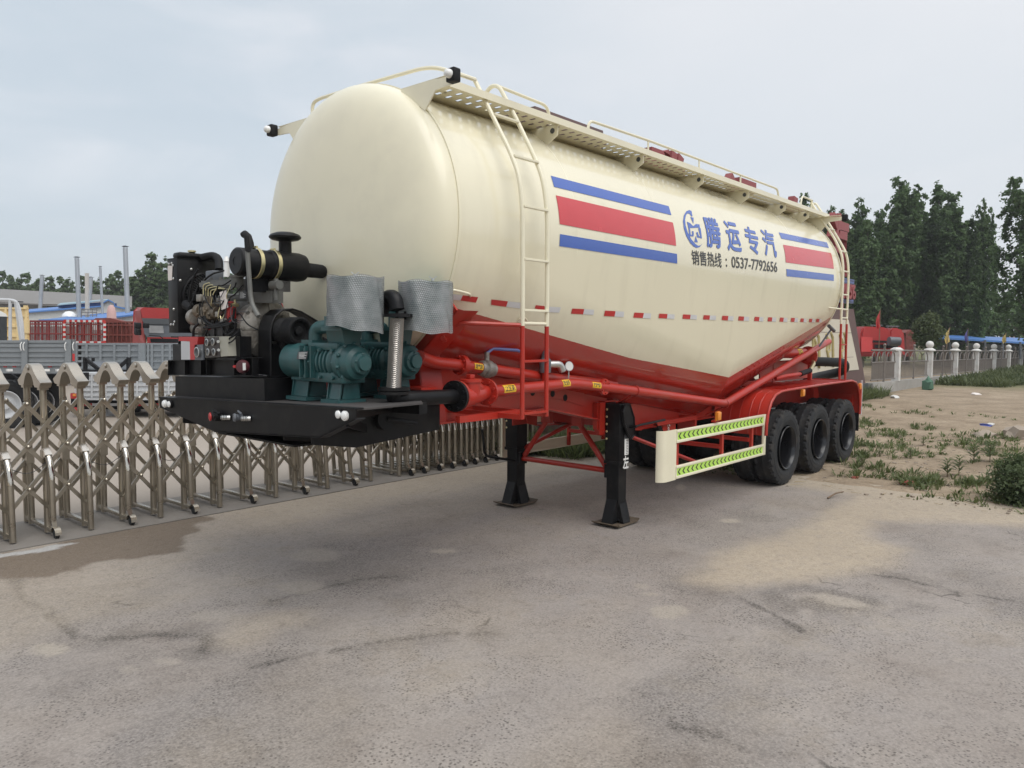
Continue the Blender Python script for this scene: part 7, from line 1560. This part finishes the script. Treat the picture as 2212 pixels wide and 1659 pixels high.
# ------------------------------------------------------------------ litter
def lump(name, label, cat, dx, dy, sc, mt_, seed, sub=2):
    p = Z_(dx, dy, 0.); b = bmesh.new(); bmesh.ops.create_icosphere(b, subdivisions=sub, radius=1); rr = random.Random(seed)
    for v in b.verts: v.co = v.co*(1+rr.uniform(-.28, .28)); v.co = Vector((v.co.x*sc[0], v.co.y*sc[1], max(-.2, v.co.z)*sc[2]))
    m = MB(); m.add(b); o = m.build(name, mt_, None, smooth=20); o.location = (p.x, p.y, gz_(p.x, p.y)+sc[2]*.15 if p.x > 1 else .005+sc[2]*.15); o.rotation_euler = (0, 0, rr.uniform(0, 6)); return tag(o, label, cat)
lump('plastic_wrapper', 'crumpled blue and white plastic wrapper on the sandy verge', 'litter', 2130, 921, (.22, .10, .05), 'plasticb', 1); lump('plastic_wrapper', 'white crumpled scrap lying just behind the blue wrapper', 'litter', 2140, 917, (.10, .05, .04), 'plasticw', 2)
lump('net_bag', 'green net bag leaning against the low fence wall', 'bag', 2003, 842, (.26, .2, .48), 'netg', 3); lump('plastic_bag', 'white plastic bag at the foot of the low wall', 'bag', 1934, 860, (.20, .14, .09), 'plasticw', 4)
lump('brick_piece', 'broken red brick piece on the sand by the rear tyres', 'brick', 1846, 1034, (.07, .05, .035), 'brickm', 5, 1); lump('earth_clod', 'dark brown clod beside the grass tuft', 'clod', 1962, 1047, (.12, .07, .05), 'brickm', 6); lump('paper_scrap', 'white scrap lying by the low weed near the road edge', 'litter', 1959, 1074, (.07, .03, .02), 'plasticw', 7); lump('paper_scrap', 'small white scrap nearer the rear tyres at the road edge', 'litter', 1899, 1064, (.06, .025, .02), 'plasticw', 8)
lump('rubble_stone', 'pale stone block lying among weeds at the far right', 'stone', 2196, 950, (.30, .22, .26), 'rock', 9); lump('rubble_stone', 'muddy stone heap left of the pale stone block', 'stone', 2128, 945, (.30, .2, .12), 'rock', 10); lump('carton', 'small tan carton lying far out on the bare earth', 'litter', 2108, 853, (.18, .10, .07), 'paper', 11)
m = MB(); a, b2 = Z_(1788, 1076, .02), Z_(1822, 1062, .05); m.tube([a, a.lerp(b2, .5)+Vector((0, 0, .02)), b2], [.012, .011, .007], 6); o = m.build('dry_stick', 'stick'); tag(o, 'bent dry stick lying where the asphalt meets the sand', 'stick')
r = np.random.default_rng(3); X = r.uniform(.7, 9, 520); Y = r.uniform(-5, 1.5, 520); m = MB()
for x, y in zip(X, Y):
    s = r.uniform(.008, .03); z = gz_(x, y) if x > 1.2 else .012; m.box((x-s, y-s*.6, z-.005), (x+s, y+s*.6, z+s*.5), rot=Matrix.Rotation(r.uniform(0, 3.1), 3, 'Z'))
o = m.build('pebbles', 'rock', None, smooth=0); o['kind'] = 'stuff'
m = MB()
for k in range(260):
    x, y = r.uniform(.6, 8), r.uniform(-4.6, 1.2); a = r.uniform(0, 6.28); L = r.uniform(.05, .2); z = (gz_(x, y) if x > 1.2 else .01)+.012; m.bar((x, y, z), (x+L*math.cos(a), y+L*math.sin(a), z+.005), .005, .004)
o = m.build('straw', mdry, None, smooth=0); o['kind'] = 'stuff'

# ------------------------------------------------------------------ hazy air
m = MB(); m.box((-1450, -1450, -4), (1450, 1450, 45)); hz = m.build('haze', [], None, smooth=0); hz['kind'] = 'stuff'
mh = bpy.data.materials.new('hazy_air'); mh.use_nodes = True; t = mh.node_tree; t.nodes.remove(t.nodes['Principled BSDF'])
pv = N(t, 'ShaderNodeVolumePrincipled'); pv.inputs['Density'].default_value = 0.0007; pv.inputs['Color'].default_value = (.93, .95, .98, 1); pv.inputs['Anisotropy'].default_value = 0.2
t.links.new(pv.outputs[0], t.nodes['Material Output'].inputs['Volume']); hz.data.materials.append(mh)
